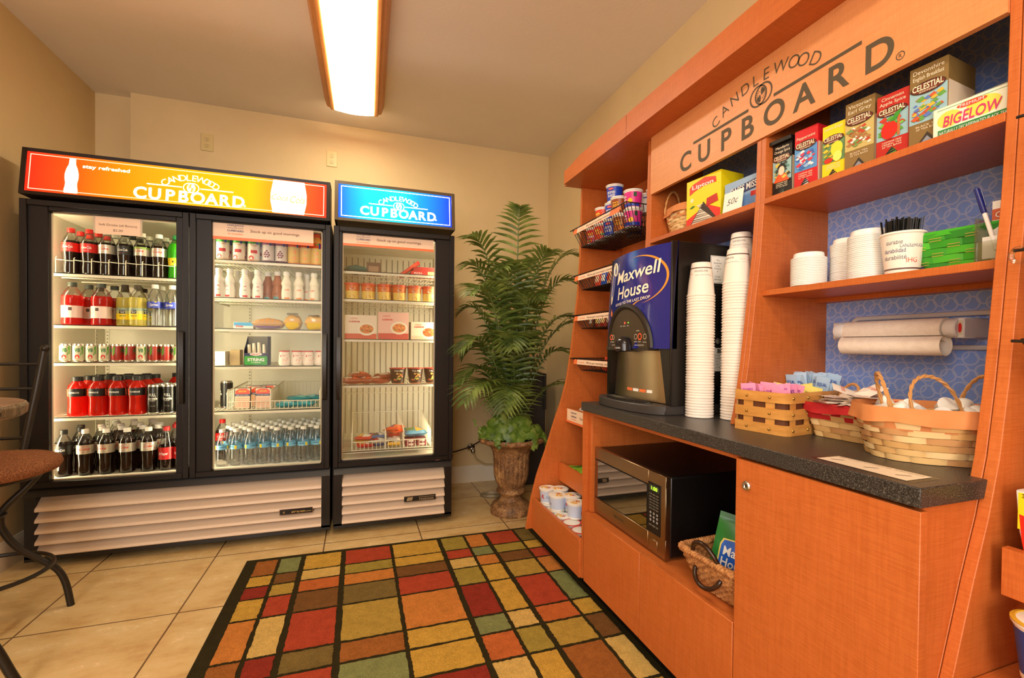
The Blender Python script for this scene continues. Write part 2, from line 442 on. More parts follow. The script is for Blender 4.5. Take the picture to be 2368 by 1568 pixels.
# outlets high on the back wall
IVORY = cm(214, 190, 132, .35)
for i, (x, lab) in enumerate(((-.977, 'ivory wall outlet above the red lit cooler sign'), (-.193, 'ivory wall outlet above the gap between the red and blue cooler signs'))):
    t = thing('wall_outlet', lab, 'outlet', (x, YB, 2.468), 'ivory outlets high on the back wall')
    q = MB(); q.box(x-.036, x+.036, YB-.006, YB, 2.41, 2.526, IVORY); q.build('cover_plate', t, bevel=.002)
    for dz in (-.022, .022):
        q = MB(); q.lathe([(.0001, 0), (.016, 0), (.016, .004), (.0001, .004)], IVORY, 16)
        q.v = [(x+a, YB-.006-c, 2.468+dz+b_) for a, b_, c in q.v]
        for dx in (-.006, .006): q.box(x+dx-.001, x+dx+.001, YB-.0106, YB-.010, 2.468+dz-.001, 2.468+dz+.007, BLACK)
        q.box(x-.002, x+.002, YB-.0106, YB-.010, 2.468+dz-.010, 2.468+dz-.006, BLACK)
        q.build('socket', t)
# dark cabinet behind the urn, wall valve, cord
DKG = cm(52, 46, 42, .55)
t = thing('floor_bin', 'tall dark grey metal box standing behind the palm in the corner', 'box', (1.27, 3.6, 0))
q = MB(); q.box(1.12, 1.43, 3.50, 3.70, 0, .875, DKG); q.build('body', t, bevel=.006)
q = MB(); q.box(1.11, 1.40, 3.49, 3.705, .875, .895, DKG); q.build('lid', t, bevel=.004)
q = MB(); q.box(1.405, 1.43, 3.49, 3.70, .60, .89, cm(40, 35, 32, .5)); q.build('side_flap', t)
t = thing('wall_valve', 'small chrome water valve on the back wall beside the urn', 'valve', (.867, YB, .283))
q = MB(); q.lathe([(.0001, 0), (.034, 0), (.03, .012), (.012, .022), (.012, .05), (.0001, .05)], CHROME, 20)
q.v = [(.867+a, YB-.0-c, .283+d) for a, d, c in q.v]; q.build('escutcheon', t)
q = MB(); q.ball((.872, YB-.055, .262), .018, CHROME, 12, 1.4); q.build('valve_body', t)
q = MB(); q.tube([(.872, YB-.055, .25), (.90, YB-.06, .19), (.97, YB-.06, .145), (1.06, YB-.055, .14), (1.12, YB-.05, .19)], .006, cm(196, 170, 124, .5)); q.build('hose', t)
q = MB(); pts = [(.566, 3.60, .30), (.66, 3.655, .262), (.74, 3.69, .262), (.84, 3.64, .30), (.93, 3.60, .36), (.98, 3.55, .40)]
q.tube(pts, .005, cm(46, 26, 18, .5)); tag(q.build('power_cord'), 'dark cord running from the freezer past the wall valve', 'cord')
q = MB(); q.lathe([(.0001, 0), (.085, 0), (.085, .006), (.078, .008), (.0001, .008)], cm(150, 128, 96, .5), 36, (.935, 3.33, 0))
for r in (.02, .034, .048, .062): q.tube([(.935+r*math.cos(a*PI/12), 3.33+r*math.sin(a*PI/12), .009) for a in range(24)], .002, cm(196, 180, 150, .5), 5, True)
tag(q.build('drain_cover'), 'round ribbed metal plate on the floor behind the urn', 'drain cover')

# ------------------------------------------------------------------ rug
def pile(name, c, k=.72):
    a = tuple(int(x*k) for x in c); hi = tuple(min(255, int(x*1.12+8)) for x in c)
    t = NT(name); co = t.coord(); f = t.noise(co, 260, 3, .8); g = t.noise(co, 26, 4)
    x = t.ramp(f, [(.3, a), (.5, c), (.72, hi)]); x = t.mix(.25, x, t.ramp(g, [(.3, a), (.7, hi)]))
    t.l(x, t.p.inputs['Base Color']); t.p.inputs['Roughness'].default_value = .95; t.p.inputs['Specular IOR Level'].default_value = .1
    t.bump(f, .9, .006); return t.m
RC = {'u': (164, 92, 38), 's': (132, 140, 84), 'y': (216, 166, 62), 'r': (184, 62, 38), 'c': (232, 188, 102), 'o': (216, 128, 54),
      'm': (188, 152, 62), 'b': (118, 74, 34), 'd': (120, 98, 48), 'k': (54, 46, 22), 'w': (146, 38, 28), 'h': (206, 100, 46), 't': (168, 146, 58)}
RM = {k: pile('rug_pile', tuple(int(c*.88+d*.12) for c, d in zip(v, (205, 170, 112))) if k != 'k' else v) for k, v in RC.items()}
cx_ = [-.485, -.371, -.26, -.068, .173, .432, .576, .695, .872, .975]
ry_ = [2.632, 2.47, 2.366, 2.256, 2.09, 1.828, 1.706, 1.549, 1.311, 1.19, 1.06, .90, .66, .50, .32, .22]
cols = [  # per column: list of (row from, row to, colour)
    [(0, 1, 'u'), (1, 2, 'y'), (2, 3, 'w'), (3, 4, 'y'), (4, 5, 'o'), (5, 7, 'u'), (7, 8, 'm'), (8, 10, 's'), (10, 12, 'y'), (12, 15, 'r')],
    [(0, 1, 's'), (1, 2, 'b'), (2, 3, 'm'), (3, 4, 'r'), (4, 5, 'c'), (5, 6, 'w'), (6, 8, 'y'), (8, 10, 'u'), (10, 12, 'c'), (12, 15, 'd')],
    [(0, 1, 'y'), (1, 2, 'c'), (2, 3, 'h'), (3, 4, 'b'), (4, 5, 'r'), (5, 6, 'd'), (6, 7, 'r'), (7, 8, 'y'), (8, 11, 'm'), (11, 15, 'h')],
    [(0, 1, 'r'), (1, 2, 't'), (2, 3, 'o'), (3, 4, 'd'), (4, 5, 'm'), (5, 6, 'u'), (6, 8, 's'), (8, 10, 'y'), (10, 13, 'r'), (13, 15, 'c')],
    [(0, 1, 'y'), (1, 2, 'y'), (2, 3, 'b'), (3, 4, 'r'), (4, 5, 'o'), (5, 6, 'y'), (6, 7, 'y'), (7, 8, 'w'), (8, 11, 's'), (11, 15, 'u')],
    [(0, 1, 't'), (1, 2, 'r'), (2, 3, 'c'), (3, 4, 't'), (4, 5, 'w'), (5, 6, 's'), (6, 7, 'h'), (7, 8, 'c'), (8, 10, 'm'), (10, 15, 'o')],
    [(0, 1, 'o'), (1, 2, 's'), (2, 3, 'o'), (3, 4, 'y'), (4, 5, 'y'), (5, 6, 'c'), (6, 7, 't'), (7, 8, 'y'), (8, 11, 'r'), (11, 15, 'y')],
    [(0, 1, 'r'), (1, 2, 't'), (2, 3, 'b'), (3, 4, 'm'), (4, 5, 'r'), (5, 6, 'h'), (6, 7, 'm'), (7, 8, 'u'), (8, 11, 'b'), (11, 15, 'c')],
    [(0, 1, 'd'), (1, 2, 'y'), (2, 3, 'r'), (3, 4, 'o'), (4, 5, 's'), (5, 6, 'y'), (6, 7, 'b'), (7, 8, 'c'), (8, 11, 'y'), (11, 15, 's')]]
q = MB(); rz = .012
q.slab([(-.532, .18, 0), (1.03, .18, 0), (1.012, 2.655, 0), (-.526, 2.668, 0)], (0, 0, 1), rz-.001, RM['k'])
rr = random.Random(3)
for ci, col in enumerate(cols):
    x0, x1 = cx_[ci], cx_[ci+1]
    gl = .010 if ci in (1, 4, 6, 8) else .014
    gr = .010 if ci in (0, 3, 5, 7) else .014
    for (a, e, k) in col:
        y1, y0 = ry_[a]-(.008 if a else 0), ry_[e]+.008; X0, X1 = x0+gl-.002, x1-gr+.002
        n = 14; pts = []
        jig = lambda: rr.uniform(-.0022, .0022)
        for i in range(n): pts.append((X0+(X1-X0)*i/n, y0+jig(), 0))
        for i in range(n): pts.append((X1+jig(), y0+(y1-y0)*i/n, 0))
        for i in range(n): pts.append((X1+(X0-X1)*i/n, y1+jig(), 0))
        for i in range(n): pts.append((X0+jig(), y1+(y0-y1)*i/n, 0))
        q.slab([(p[0], p[1], rz-.002) for p in pts], (0, 0, 1), .003, RM[k])
tag(q.build('area_rug'), 'shag area rug with a patchwork of red, gold, rust and green blocks on dark brown', 'rug')

# ------------------------------------------------------------------ coolers
D = 2.909
LINER = cm(240, 234, 214, .4); BRONZE = cm(30, 20, 13, .4, spec=.3); FRAMEM = cm(20, 13, 9, .45, spec=.3)
TUBE = cm(255, 236, 196, .4, emit=34)
def sign_grad(name, stops, x0, x1, es):
    t = NT(name); c = t.n('TexCoord'); s_ = t.n('SeparateXYZ'); t.l(c.outputs['Object'], s_.inputs[0])
    mr = t.n('MapRange'); mr.inputs[1].default_value = x0; mr.inputs[2].default_value = x1; t.l(s_.outputs[0], mr.inputs[0])
    x = t.ramp(mr.outputs[0], stops)
    t.l(x, t.p.inputs['Emission Color']); t.l(x, t.p.inputs['Base Color']); t.p.inputs['Emission Strength'].default_value = es
    t.p.inputs['Roughness'].default_value = .12
    return t.m
def shelf(parent, x0, x1, z, y0=2.985, y1=3.60, lipw=.018):
    q = MB(); q.box(x0, x1, y0, y0+.006, z-lipw, z, SHELFW); q.box(x0, x1, y0, y0+.014, z-.004, z, SHELFW)
    q.box(x0, x1, y1-.006, y1, z-.008, z, SHELFW)
    for yy in (y0+.17, y0+.36): q.box(x0, x1, yy, yy+.006, z-.010, z-.004, SHELFW)
    n = int((x1-x0)/.0215)
    for i in range(n+1):
        x = x0+(x1-x0)*i/n; q.box(x-.0016, x+.0016, y0+.004, y1, z-.0035, z, SHELFW)
    q.box(x0-.004, x0, y0+.02, y1, z-.012, z, SHELFW); q.box(x1, x1+.004, y0+.02, y1, z-.012, z, SHELFW)
    return q.build('shelf', parent)
def louvres(parent, x0, x1, badge):
    q = MB(); q.box(x0-.045, x1+.045, D+.052, D+.07, .035, .385, BLACKM)
    q.box(x0-.045, x0, D, D+.03, .05, .375, BLACKM); q.box(x1, x1+.045, D, D+.03, .05, .375, BLACKM)
    q.box(x0-.045, x1+.045, D, D+.03, .036, .062, BLACKM)
    q.prism([(D-.012, .352), (D+.03, .345), (D+.03, .388), (D+.01, .392)], 'x', x0-.045, x1+.045, BLACKM)
    q.build('base_panel', parent)
    LV = cm(226, 202, 176, .42)
    for i in range(5):
        zt = .345-i*.0545; lo = zt-.066
        q = MB(); q.prism([(D+.048, zt), (D+.006, lo+.026), (D-.010, lo+.016), (D-.013, lo+.004), (D-.009, lo), (D-.005, lo+.006), (D-.002, lo+.014), (D+.049, zt-.004)], 'x', x0, x1, LV)
        q.build('louvre', parent)
    badge()
def cooler_door(parent, x0, x1, gx0, gx1, gz0, gz1, pane, handle_right, sticker, handle_z=(.93, 1.23)):
    z0, z1 = .395, 1.79
    q = MB(); y0, y1 = D-.004, D+.035
    for a, c, e, f in ((x0, gx0, z0, z1), (gx1, x1, z0, z1), (gx0, gx1, z0, gz0), (gx0, gx1, gz1, z1)): q.box(a, c, y0, y1, e, f, FRAMEM)
    o = .028 # raised outer rim, stepped inwards
    for a, c, e, f in ((x0, x0+o, z0, z1), (x1-o, x1, z0, z1), (x0+o, x1-o, z0, z0+o), (x0+o, x1-o, z1-o, z1)): q.box(a, c, y0-.012, y0, e, f, FRAMEM)
    dr = q.build('door', parent, bevel=.002)
    q = MB(); q.box(gx0, gx1, D+.016, D+.020, gz0, gz1, pane); q.build('glass', dr)
    q = MB(); e = .006
    for a, c, g, f in ((gx0, gx0+e, gz0, gz1), (gx1-e, gx1, gz0, gz1), (gx0, gx1, gz0, gz0+e), (gx0, gx1, gz1-e, gz1)): q.box(a, c, D+.021, D+.026, g, f, cm(226, 206, 176, .3))
    q.build('gasket', dr)
    q = MB(); hx = x1-.028 if handle_right else x0+.028
    q.prism([(D-.040, handle_z[0]), (D-.034, handle_z[0]-.01), (D-.016, handle_z[0]), (D-.016, handle_z[1]), (D-.034, handle_z[1]+.01), (D-.040, handle_z[1])], 'x', hx-.012, hx+.012, BLACKM); q.build('handle', dr, bevel=.002)
    if sticker: sticker(dr)
CARD = cm(244, 214, 186, .5); CARDT = cm(120, 84, 66, .6); NAVY = cm(60, 66, 112, .5); ORG = cm(238, 120, 66, .45)
def banner(x0, x1, zt, zb, ob, tx0):
    def f(dr):
        q = MB(); y = D+.013
        q.box(x0, x1, y, y+.0015, zb, zt, CARD); q.box(x0, x1, y-.0004, y, zb, zb+ob, ORG)
        W = (x1-x0); u, v = (1, 0, 0), (0, 0, 1); o = V(x0+W*.215, y-.0005, (zt+zb+ob)/2+.004)
        q.text('CANDLEWOOD', o+V(0, 0, .024), u, v, .010, NAVY, bold=.02, width=.08); q.text('CUPBOARD', o+V(0, 0, -.005), u, v, .010, NAVY, bold=.03, width=.078)
        ring(q, o+V(0, 0, .010), u, v, .005, .0065, NAVY, 20)
        for s in (-1, 1): q.patch([(s*.010-.0, -.001), (s*.038, -.001), (s*.038, .001), (s*.010, .001)][::s], o+V(0, 0, .009), u, v, NAVY)
        q.text('for breakfast', o+V(0, 0, -.021), u, v, .010, ORG, shear=.25, width=.072)
        q.text('Stock up on good mornings.', (x0+W*tx0, y-.0005, (zt+zb+ob)/2+.004), u, v, .0145, CARDT, align='L', bold=.012, width=W*.50)
        q.build('promo_banner', dr)
    return f
def price_card(dr):
    q = MB(); y = D+.013; x0, x1, z0, z1 = -1.248, -1.062, 1.652, 1.737
    q.box(x0-.008, x1+.008, y+.001, y+.0015, z0+.004, z1+.004, cm(206, 192, 170, .2)); q.box(x0, x1, y, y+.001, z0, z1, CARD)
    q.text('Soft Drinks (all flavors)', ((x0+x1)/2, y-.0003, z1-.037), (1, 0, 0), (0, 0, 1), .012, CARDT, width=.158)
    q.text('$2.00', ((x0+x1)/2, y-.0003, z0+.022), (1, 0, 0), (0, 0, 1), .0115, CARDT, width=.040); q.build('price_card', dr)
def cabinet_body(t, x0, x1, z1=1.80):
    q = MB(); w_ = .045; y0, y1 = D+.036, 3.665
    q.box(x0, x0+.008, y0, y1, .062, z1, BRONZE); q.box(x1-.008, x1, y0, y1, .062, z1, BRONZE); q.box(x0, x1, y1-.01, y1, .062, z1, BRONZE)
    q.box(x0, x1, y0, y1, z1-.008, z1, BRONZE); q.box(x0, x1, y0+.01, y1, .055, .07, BRONZE)
    q.box(x0, x1, D+.03, y0+.012, z1-.035, z1, BRONZE)
    for i in range(4):
        fx, fy = (x0+.08 if i % 2 else x1-.08), (y0+.08 if i < 2 else y1-.08)
        q.lathe([(.0001, 0), (.024, 0), (.024, .02), (.012, .03), (.012, .06), (.0001, .06)], BLACKM, 12, (fx, fy, 0))
    q.build('outer_case', t)
    q = MB(); a, c = x0+.03, x1-.03; e = .022
    q.box(a-e, a, y0, y1-.02, .40, z1-.02, LINER); q.box(c, c+e, y0, y1-.02, .40, z1-.02, LINER)
    q.box(a-e, c+e, y1-.04, y1-.012, .40, z1-.02, LINER); q.box(a, c, y0, y1-.04, .395, .418, cm(232, 228, 212, .35)); q.box(a-e, c+e, y0, y1-.04, z1-.035, z1-.01, LINER)
    q.build('liner', t)
    return a, c, y0, y1-.04
# two-door cooler
CX0, CX1 = -1.531, -.152
t = COOL = thing('glass_door_cooler', 'wide black two-door drinks cooler under a red lit sign', 'cooler', ((CX0+CX1)/2, 3.3, 0))
a, c, iy0, iy1 = cabinet_body(t, CX0, CX1)
q = MB()
for x in (-1.485, -.985, -.70, -.195):
    q.box(x-.008, x+.008, iy1-.006, iy1-.001, .45, 1.74, SHELFW)
    for i in range(58): q.box(x-.003, x+.003, iy1-.0068, iy1-.006, .48+i*.0215, .486+i*.0215, cm(90, 82, 70, .6))
for yy in (3.06, 3.52):
    for xx, s in ((a, 1), (c, -1)):
        q.box(min(xx, xx+s*.004), max(xx, xx+s*.004), yy-.008, yy+.008, .45, 1.74, SHELFW)
        for i in range(58): q.box(min(xx+s*.004, xx+s*.0046), max(xx+s*.004, xx+s*.0046), yy-.003, yy+.003, .48+i*.0215, .486+i*.0215, cm(90, 82, 70, .6))
q.build('shelf_standard', t)
for z in (1.455, 1.194, 1.004, .725): shelf(t, -1.492, -.86, z)
for z in (1.572, 1.363, 1.191, .982, .731): shelf(t, -.815, -.187, z)
q = MB()   # wire fence on the front of the top shelf
for i in range(9):
    x = -1.435+i*.0715; q.tube([(x, 2.988, 1.452), (x, 2.988, 1.530), (x+.004, 2.989, 1.534)], .0022, SHELFW, 6)
    if i < 8: q.tube([(x+.002, 2.988, 1.5215), (x+.02, 2.985, 1.519), (x+.05, 2.985, 1.517), (x+.0715, 2.988, 1.517)], .0018, SHELFW, 6)
q.build('shelf_fence', t)
cooler_door(t, CX0+.003, -.8425, -1.424, -.902, .423, 1.742, PANE, True, price_card, (.80, 1.16))
cooler_door(t, -.8395, CX1-.003, -.742, -.199, .420, 1.757, PANE, True, banner(-.742, -.247, 1.757, 1.668, .016, .36), (.80, 1.16))
for x in (-1.475, -.84):
    q = MB(); q.lathe([(.0001, 0), (.013, 0), (.013, 1.28), (.0001, 1.28)], TUBE, 10, (x, D+.060, .445)); q.build('lamp_tube', t)
q = MB(); q.tube([(-.205, D+.06, .44), (-.205, D+.06, 1.72)], .003, cm(120, 112, 96, .5)); q.build('door_heater_wire', t)
def bdg1():
    q = MB(); y = D-.0135; q.box(-.412, -.2425, y, y+.003, .150, .181, BLACK)
    fr = cm(172, 128, 92, .35, .6)
    for z in (.150, .1795): q.box(-.412, -.2425, y-.001, y, z, z+.0015, fr)
    for x in (-.412, -.244): q.box(x, x+.0015, y-.001, y, .150, .181, fr)
    q.text('true', (-.318, y-.001, .1655), (1, 0, 0), (0, 0, 1), .014, cm(226, 190, 110, .3, .5), shear=.5, width=.07, bold=.02)
    q.box(-.29, -.25, y-.001, y, .160, .1625, cm(226, 190, 110, .3, .5))
    q.text('#', (-.39, y-.001, .1655), (1, 0, 0), (0, 0, 1), .013, cm(226, 190, 110, .3, .5)); q.build('maker_badge', COOL)
louvres(t, -1.476, -.1975, bdg1)
REDG = sign_grad('red_sign_print', [(0, (255, 30, 16)), (.12, (255, 66, 14)), (.32, (255, 128, 8)), (.5, (255, 150, 6)), (.72, (255, 156, 8)), (.86, (255, 84, 30)), (1, (250, 46, 24))], -.66, .66, .85)
t2 = COOL
def sign_box(t, x0, x1, z0, z1, face, graphics, frame):
    yb, yt = D-.035, D-.005
    q = MB(); q.prism([(yb, z0), (yt, z1), (D+.14, z1), (D+.14, z0)], 'x', x0, x0+.012, frame); q.prism([(yb, z0), (yt, z1), (D+.14, z1), (D+.14, z0)], 'x', x1-.012, x1, frame)
    q.prism([(yb-.004, z0), (yb-.001, z0+.017), (D+.14, z0+.012), (D+.14, z0)], 'x', x0, x1, frame); q.prism([(yt-.001, z1-.022), (yt-.004, z1), (D+.14, z1), (D+.14, z1-.012)], 'x', x0, x1, frame)
    q.box(x0, x1, D+.13, D+.14, z0, z1, frame)
    for xx in (x0, x1-.020): q.prism([(yb-.004, z0), (yb+.003, z0), (yt+.003, z1), (yt-.004, z1)], 'x', xx, xx+.020, frame)
    sb = q.build('sign_housing', t, bevel=.0015)
    # the lit face in its own tilted frame
    o = V((x0+x1)/2, (yb+yt)/2, (z0+z1)/2); v = V(0, yt-yb, z1-z0).normalized(); u = V(1, 0, 0); H = (z1-z0)-.034; W = (x1-x0)-.04
    q = MB(); q.patch([(-W/2, -H/2), (W/2, -H/2), (W/2, H/2), (-W/2, H/2)], o, u, v, face, .0); q.build('sign_face', sb)
    graphics(sb, o, u, v, W, H)
LIT = cm(255, 244, 214, .3, emit=1.5); LITR = cm(255, 208, 180, .3, emit=.9)
def red_gfx(sb, o, u, v, W, H):
    q = MB(); e = .0035
    for x0, y0, x1, y1 in ((-W/2+.012, -H/2+.010, W/2-.012, -H/2+.010+e), (-W/2+.012, H/2-.010-e, W/2-.012, H/2-.010), (-W/2+.012, -H/2+.010, -W/2+.012+e, H/2-.010), (W/2-.012-e, -H/2+.010, W/2-.012, H/2-.010)):
        q.patch([(x0, y0), (x1, y0), (x1, y1), (x0, y1)], o, u, v, LITR, .0008)
    q.build('border_line', sb)
    q = MB(); logo(q, o+u*(.008)+v*(-.052), u, v, .48, LIT, detail=True, bold=.006, lift=.0012, reg=True); q.build('lit_lettering', sb)
    q = MB(); q.text('stay refreshed', o+u*(-.352)+v*(.052), u, v, .0185, LIT, bold=.03, width=.19, lift=.0012); q.build('slogan', sb)
    pr = [(.0, -.095), (.026, -.095), (.027, -.078), (.024, -.062), (.023, -.045), (.027, -.020), (.027, .002), (.022, .028), (.014, .050), (.0125, .078), (.0125, .083), (0, .083)]
    c_ = o+u*(-.487)+v*(.003)
    q = MB(); q.patch([(x, y) for x, y in pr]+[(-x, y) for x, y in pr[::-1]][1:-1], c_, u, v, LIT, .0012); q.build('bottle_silhouette', sb)
    pr = [(0, -H/2+.004), (.078, -H/2+.004), (.090, -.03), (.090, .02), (.078, H/2-.004), (0, H/2-.004)]
    c_ = o+u*(.468)
    q = MB(); q.patch([(x, y) for x, y in pr]+[(-x, y) for x, y in pr[::-1]][1:-1], c_, u, v, LIT, .0012)
    q.text('Coca', c_+u*(-.045)+v*(-.004), u, v, .034, cm(222, 150, 60, .4, emit=.9), shear=.35, width=.080, lift=.002); q.text('Cola', c_+u*(.044)+v*(-.008), u, v, .042, cm(222, 150, 60, .4, emit=.9), shear=.35, width=.074, lift=.002)
    q.build('cup_picture', sb)
sign_box(COOL, CX0+.012, CX1-.006, 1.806, 2.035, REDG, red_gfx, BRONZE)
# single-door freezer
FX0, FX1 = -.140, .562
t = FRZ = thing('glass_door_freezer', 'narrow black single-door freezer under a blue lit sign', 'freezer', ((FX0+FX1)/2, 3.3, 0))
a, c, iy0, iy1 = cabinet_body(t, FX0, FX1)
q = MB()
for i in range(16): q.box(-.09+i*.04, -.084+i*.04, iy1-.006, iy1-.001, .46, 1.74, cm(150, 140, 120, .5))
for z in (.75, 1.35): q.box(-.10, .52, iy1-.012, iy1-.006, z, z+.006, SHELFW)
q.build('air_baffle', t)
for z in (1.551, 1.384, 1.143, .866): shelf(t, -.098, .50, z)
shelf(t, -.098, .50, .462, 2.985, 3.55, .010)
cooler_door(t, FX0+.003, FX1-.003, -.0925, .4465, .428, 1.757, FPANE, False, banner(-.090, .435, 1.757, 1.686, .014, .36), (.80, 1.14))
q = MB(); q.lathe([(.0001, 0), (.013, 0), (.013, 1.28), (.0001, 1.28)], TUBE, 10, (.497, D+.060, .445)); q.build('lamp_tube', t)
def bdg2():
    q = MB(); y = D-.0135; q.box(.265, .455, y, y+.003, .155, .190, BLACK); g = cm(206, 186, 150, .3, .5)
    for z in (.155, .1885): q.box(.265, .455, y-.001, y, z, z+.0015, g)
    q.patch([(-.018, -.010), (.014, -.010), (.020, .010), (-.012, .010)], (.298, y-.001, .1725), (1, 0, 0), (0, 0, 1), g)
    q.text('TRUE', (.299, y-.0018, .1725), (1, 0, 0), (0, 0, 1), .006, BLACK, shear=.2, width=.022)
    q.text('REFRIGERATION', (.40, y-.001, .1795), (1, 0, 0), (0, 0, 1), .007, g, width=.092); q.text('FREEZER', (.40, y-.001, .1665), (1, 0, 0), (0, 0, 1), .0095, g, width=.09, bold=.02); q.build('maker_badge', FRZ)
louvres(t, -.087, .511, bdg2)
q = MB(); q.tube([(.43, D-.006, .402), (.46, D-.016, .398), (.51, D-.010, .402), (.555, D-.012, .408), (.568, D+.02, .414)], .003, cm(96, 40, 30, .4)); q.build('hinge_spring', FRZ)
BLUG = sign_grad('blue_sign_print', [(0, (20, 70, 214)), (.25, (10, 170, 240)), (.45, (20, 196, 246)), (.7, (12, 130, 236)), (1, (16, 50, 190))], -.33, .33, .8)
def blue_gfx(sb, o, u, v, W, H):
    q = MB(); e = .004
    for x0, y0, x1, y1 in ((-W/2+.014, -H/2+.010, W/2-.010, -H/2+.010+e), (-W/2+.014, H/2-.010-e, W/2-.010, H/2-.010), (-W/2+.014, -H/2+.010, -W/2+.014+e, H/2-.010), (W/2-.010-e, -H/2+.010, W/2-.010, H/2-.010)):
        q.patch([(x0, y0), (x1, y0), (x1, y1), (x0, y1)], o, u, v, LIT, .0008)
    q.build('border_line', sb)
    q = MB(); logo(q, o+u*(.010)+v*(-.044), u, v, .425, LIT, detail=True, bold=.008, lift=.0012, reg=True); q.build('lit_lettering', sb)
sign_box(FRZ, FX0+.006, FX1-.004, 1.818, 2.052, BLUG, blue_gfx, cm(92, 80, 62, .3, .3))
# ------------------------------------------------------------------ cherry display cabinet along the right wall
PF = [(0, .865), (.09, .888), (.27, .920), (.39, .952), (.52, 1.0), (.69, 1.055), (.80, 1.095), (.91, 1.125), (1.05, 1.148), (1.13, 1.158), (1.28, 1.175), (1.4, 1.19), (1.6, 1.203), (2.024, 1.211)]
def pfx(z):
    for (a, x), (b_, y) in zip(PF, PF[1:]):
        if z <= b_: return x+(y-x)*(z-a)/(b_-a)
    return PF[-1][1]
def panel(parent, y0, y1, z0, z1, name, xb=1.505, bev=.0012):
    pts = [(pfx(z0), z0)]+[(x, z) for z, x in PF if z0 < z < z1]+[(pfx(z1), z1), (xb, z1), (xb, z0)]
    q = MB(); q.prism(pts, 'y', y0, y1, WOOD); return q.build(name, parent, bevel=bev)
U, W_ = V(0, -1, 0), V(0, 0, 1)
t = CAB = thing('display_cabinet', 'tall cherry wood display cabinet with engraved cupboard sign, shelves and blue backing', 'cabinet', (1.3, 1.5, 0))
XB = 1.478
panel(t, 2.440, 2.459, .088, 2.024, 'side_panel'); panel(t, .545, .563, 0, 2.024, 'side_panel')
for y in (1.755, 1.7735): panel(t, y, y+.0175, .870, 2.024, 'divider')
for y in (1.145, 1.1635): panel(t, y, y+.0175, .870, 1.775, 'divider')
q = MB(); q.box(.955, XB, 1.806, 1.838, .391, .832, WOOD); q.build('divider', t, bevel=.0015)
q = MB(); q.box(1.2165, XB, 1.1455, 1.1805, 1.7755, 2.022, WOOD); q.build('divider', t)
q = MB(); q.box(1.108, 1.505, .545, 2.459, 2.0245, 2.042, WOODH); q.build('top_panel', t)
q = MB(); pts = [(.545, 2.0245), (2.43, 2.0245), (2.43, 2.096), (2.36, 2.101), (2.28, 2.112), (2.18, 2.118), (1.9, 2.118), (.545, 2.124)]
q.prism(pts, 'x', 1.090, 1.108, WOODH); q.box(1.0893, 1.09, 1.779, 1.781, 2.027, 2.114, cm(110, 54, 24, .6)); q.build('valance', t, bevel=.001)
ENG = cm(84, 72, 52, .6)
q = MB(); q.box(1.200, 1.216, .5635, 1.7545, 1.776, 2.0240, SIGNWOOD); sb = q.build('sign_board', t)
q = MB(); logo(q, (1.1998, 1.163, 1.838), U, W_, .79, ENG, detail=True, bold=-.008, lift=.0006, res=8, cap=.092, line=.064, rc=.097, rad=.043, peak=.170, hc=.252, sag=.070, cap2=.048); q.build('engraved_lettering', sb)
q = MB(); q.box(1.2005, 1.206, 1.755, 1.791, 1.776, 2.024, WOOD)
q = MB(); q.box(XB, XB+.012, 1.7915, 2.4395, .12, 2.024, WOOD); q.box(XB, XB+.012, .965, 1.80, .391, .832, WOOD); q.build('back_panel', t)
q = MB(); q.box(XB, XB+.012, 1.1815, 1.7545, .870, 2.024, BLUE); q.box(XB, XB+.012, .5635, 1.1445, .870, 2.024, BLUE); q.build('patterned_backing', t)
q = MB(); q.box(1.200, XB, 1.1815, 1.7545, 1.563, 1.581, WOODH); q.build('shelf', t, bevel=.001)
for z in (1.581, 1.293):
    q = MB(); q.box(1.200, XB, .5635, 1.1445, z-.018, z, WOODH); q.build('shelf', t, bevel=.001)
q = MB(); q.box(1.43, XB, .5635, 1.1445, 1.262, 1.275, WOODH); q.build('shelf_cleat', t)
# base
for y0, y1 in ((1.3965, 1.820), (.966, 1.3935)):
    q = MB(); q.box(.930, .948, y0, y1, .092, .390, WOOD); q.build('base_panel', t, bevel=.0012)
q = MB(); q.box(.9485, XB, .966, 1.838, .372, .390, WOODH); q.build('base_shelf', t)
q = MB(); q.box(.930, .949, .538, .962, .092, .826, WOOD); dr = q.build('door', t, bevel=.0012)
q = MB(); q.lathe([(.0001, 0), (.0125, 0), (.0125, .003), (.010, .006), (.0065, .006), (.006, .003), (.0001, .003)], CHROME, 24); q.box(-.001, .001, -.004, .004, .003, .0045, BLACK)
q.v = [(.930-z, .925+x, .762+y) for x, y, z in q.v]; q.build('lock', dr)
q = MB(); q.box(.950, 1.13, .546, .560, .05, .832, WOOD); q.build('end_panel', t)
q = MB(); q.box(.9495, XB, .945, .9635, .391, .832, WOOD); q.build('niche_side', t)
q = MB(); q.box(.952, .97, .965, 1.805, .815, .8325, WOODH); q.build('counter_rail', t)
q = MB(); q.box(.990, 1.0, .56, 2.44, 0, .092, BLACKM); q.build('toe_kick', t)
q = MB(); q.box(.930, XB, 1.8385, 1.8435, .092, .83, WOOD); q.build('divider', t)
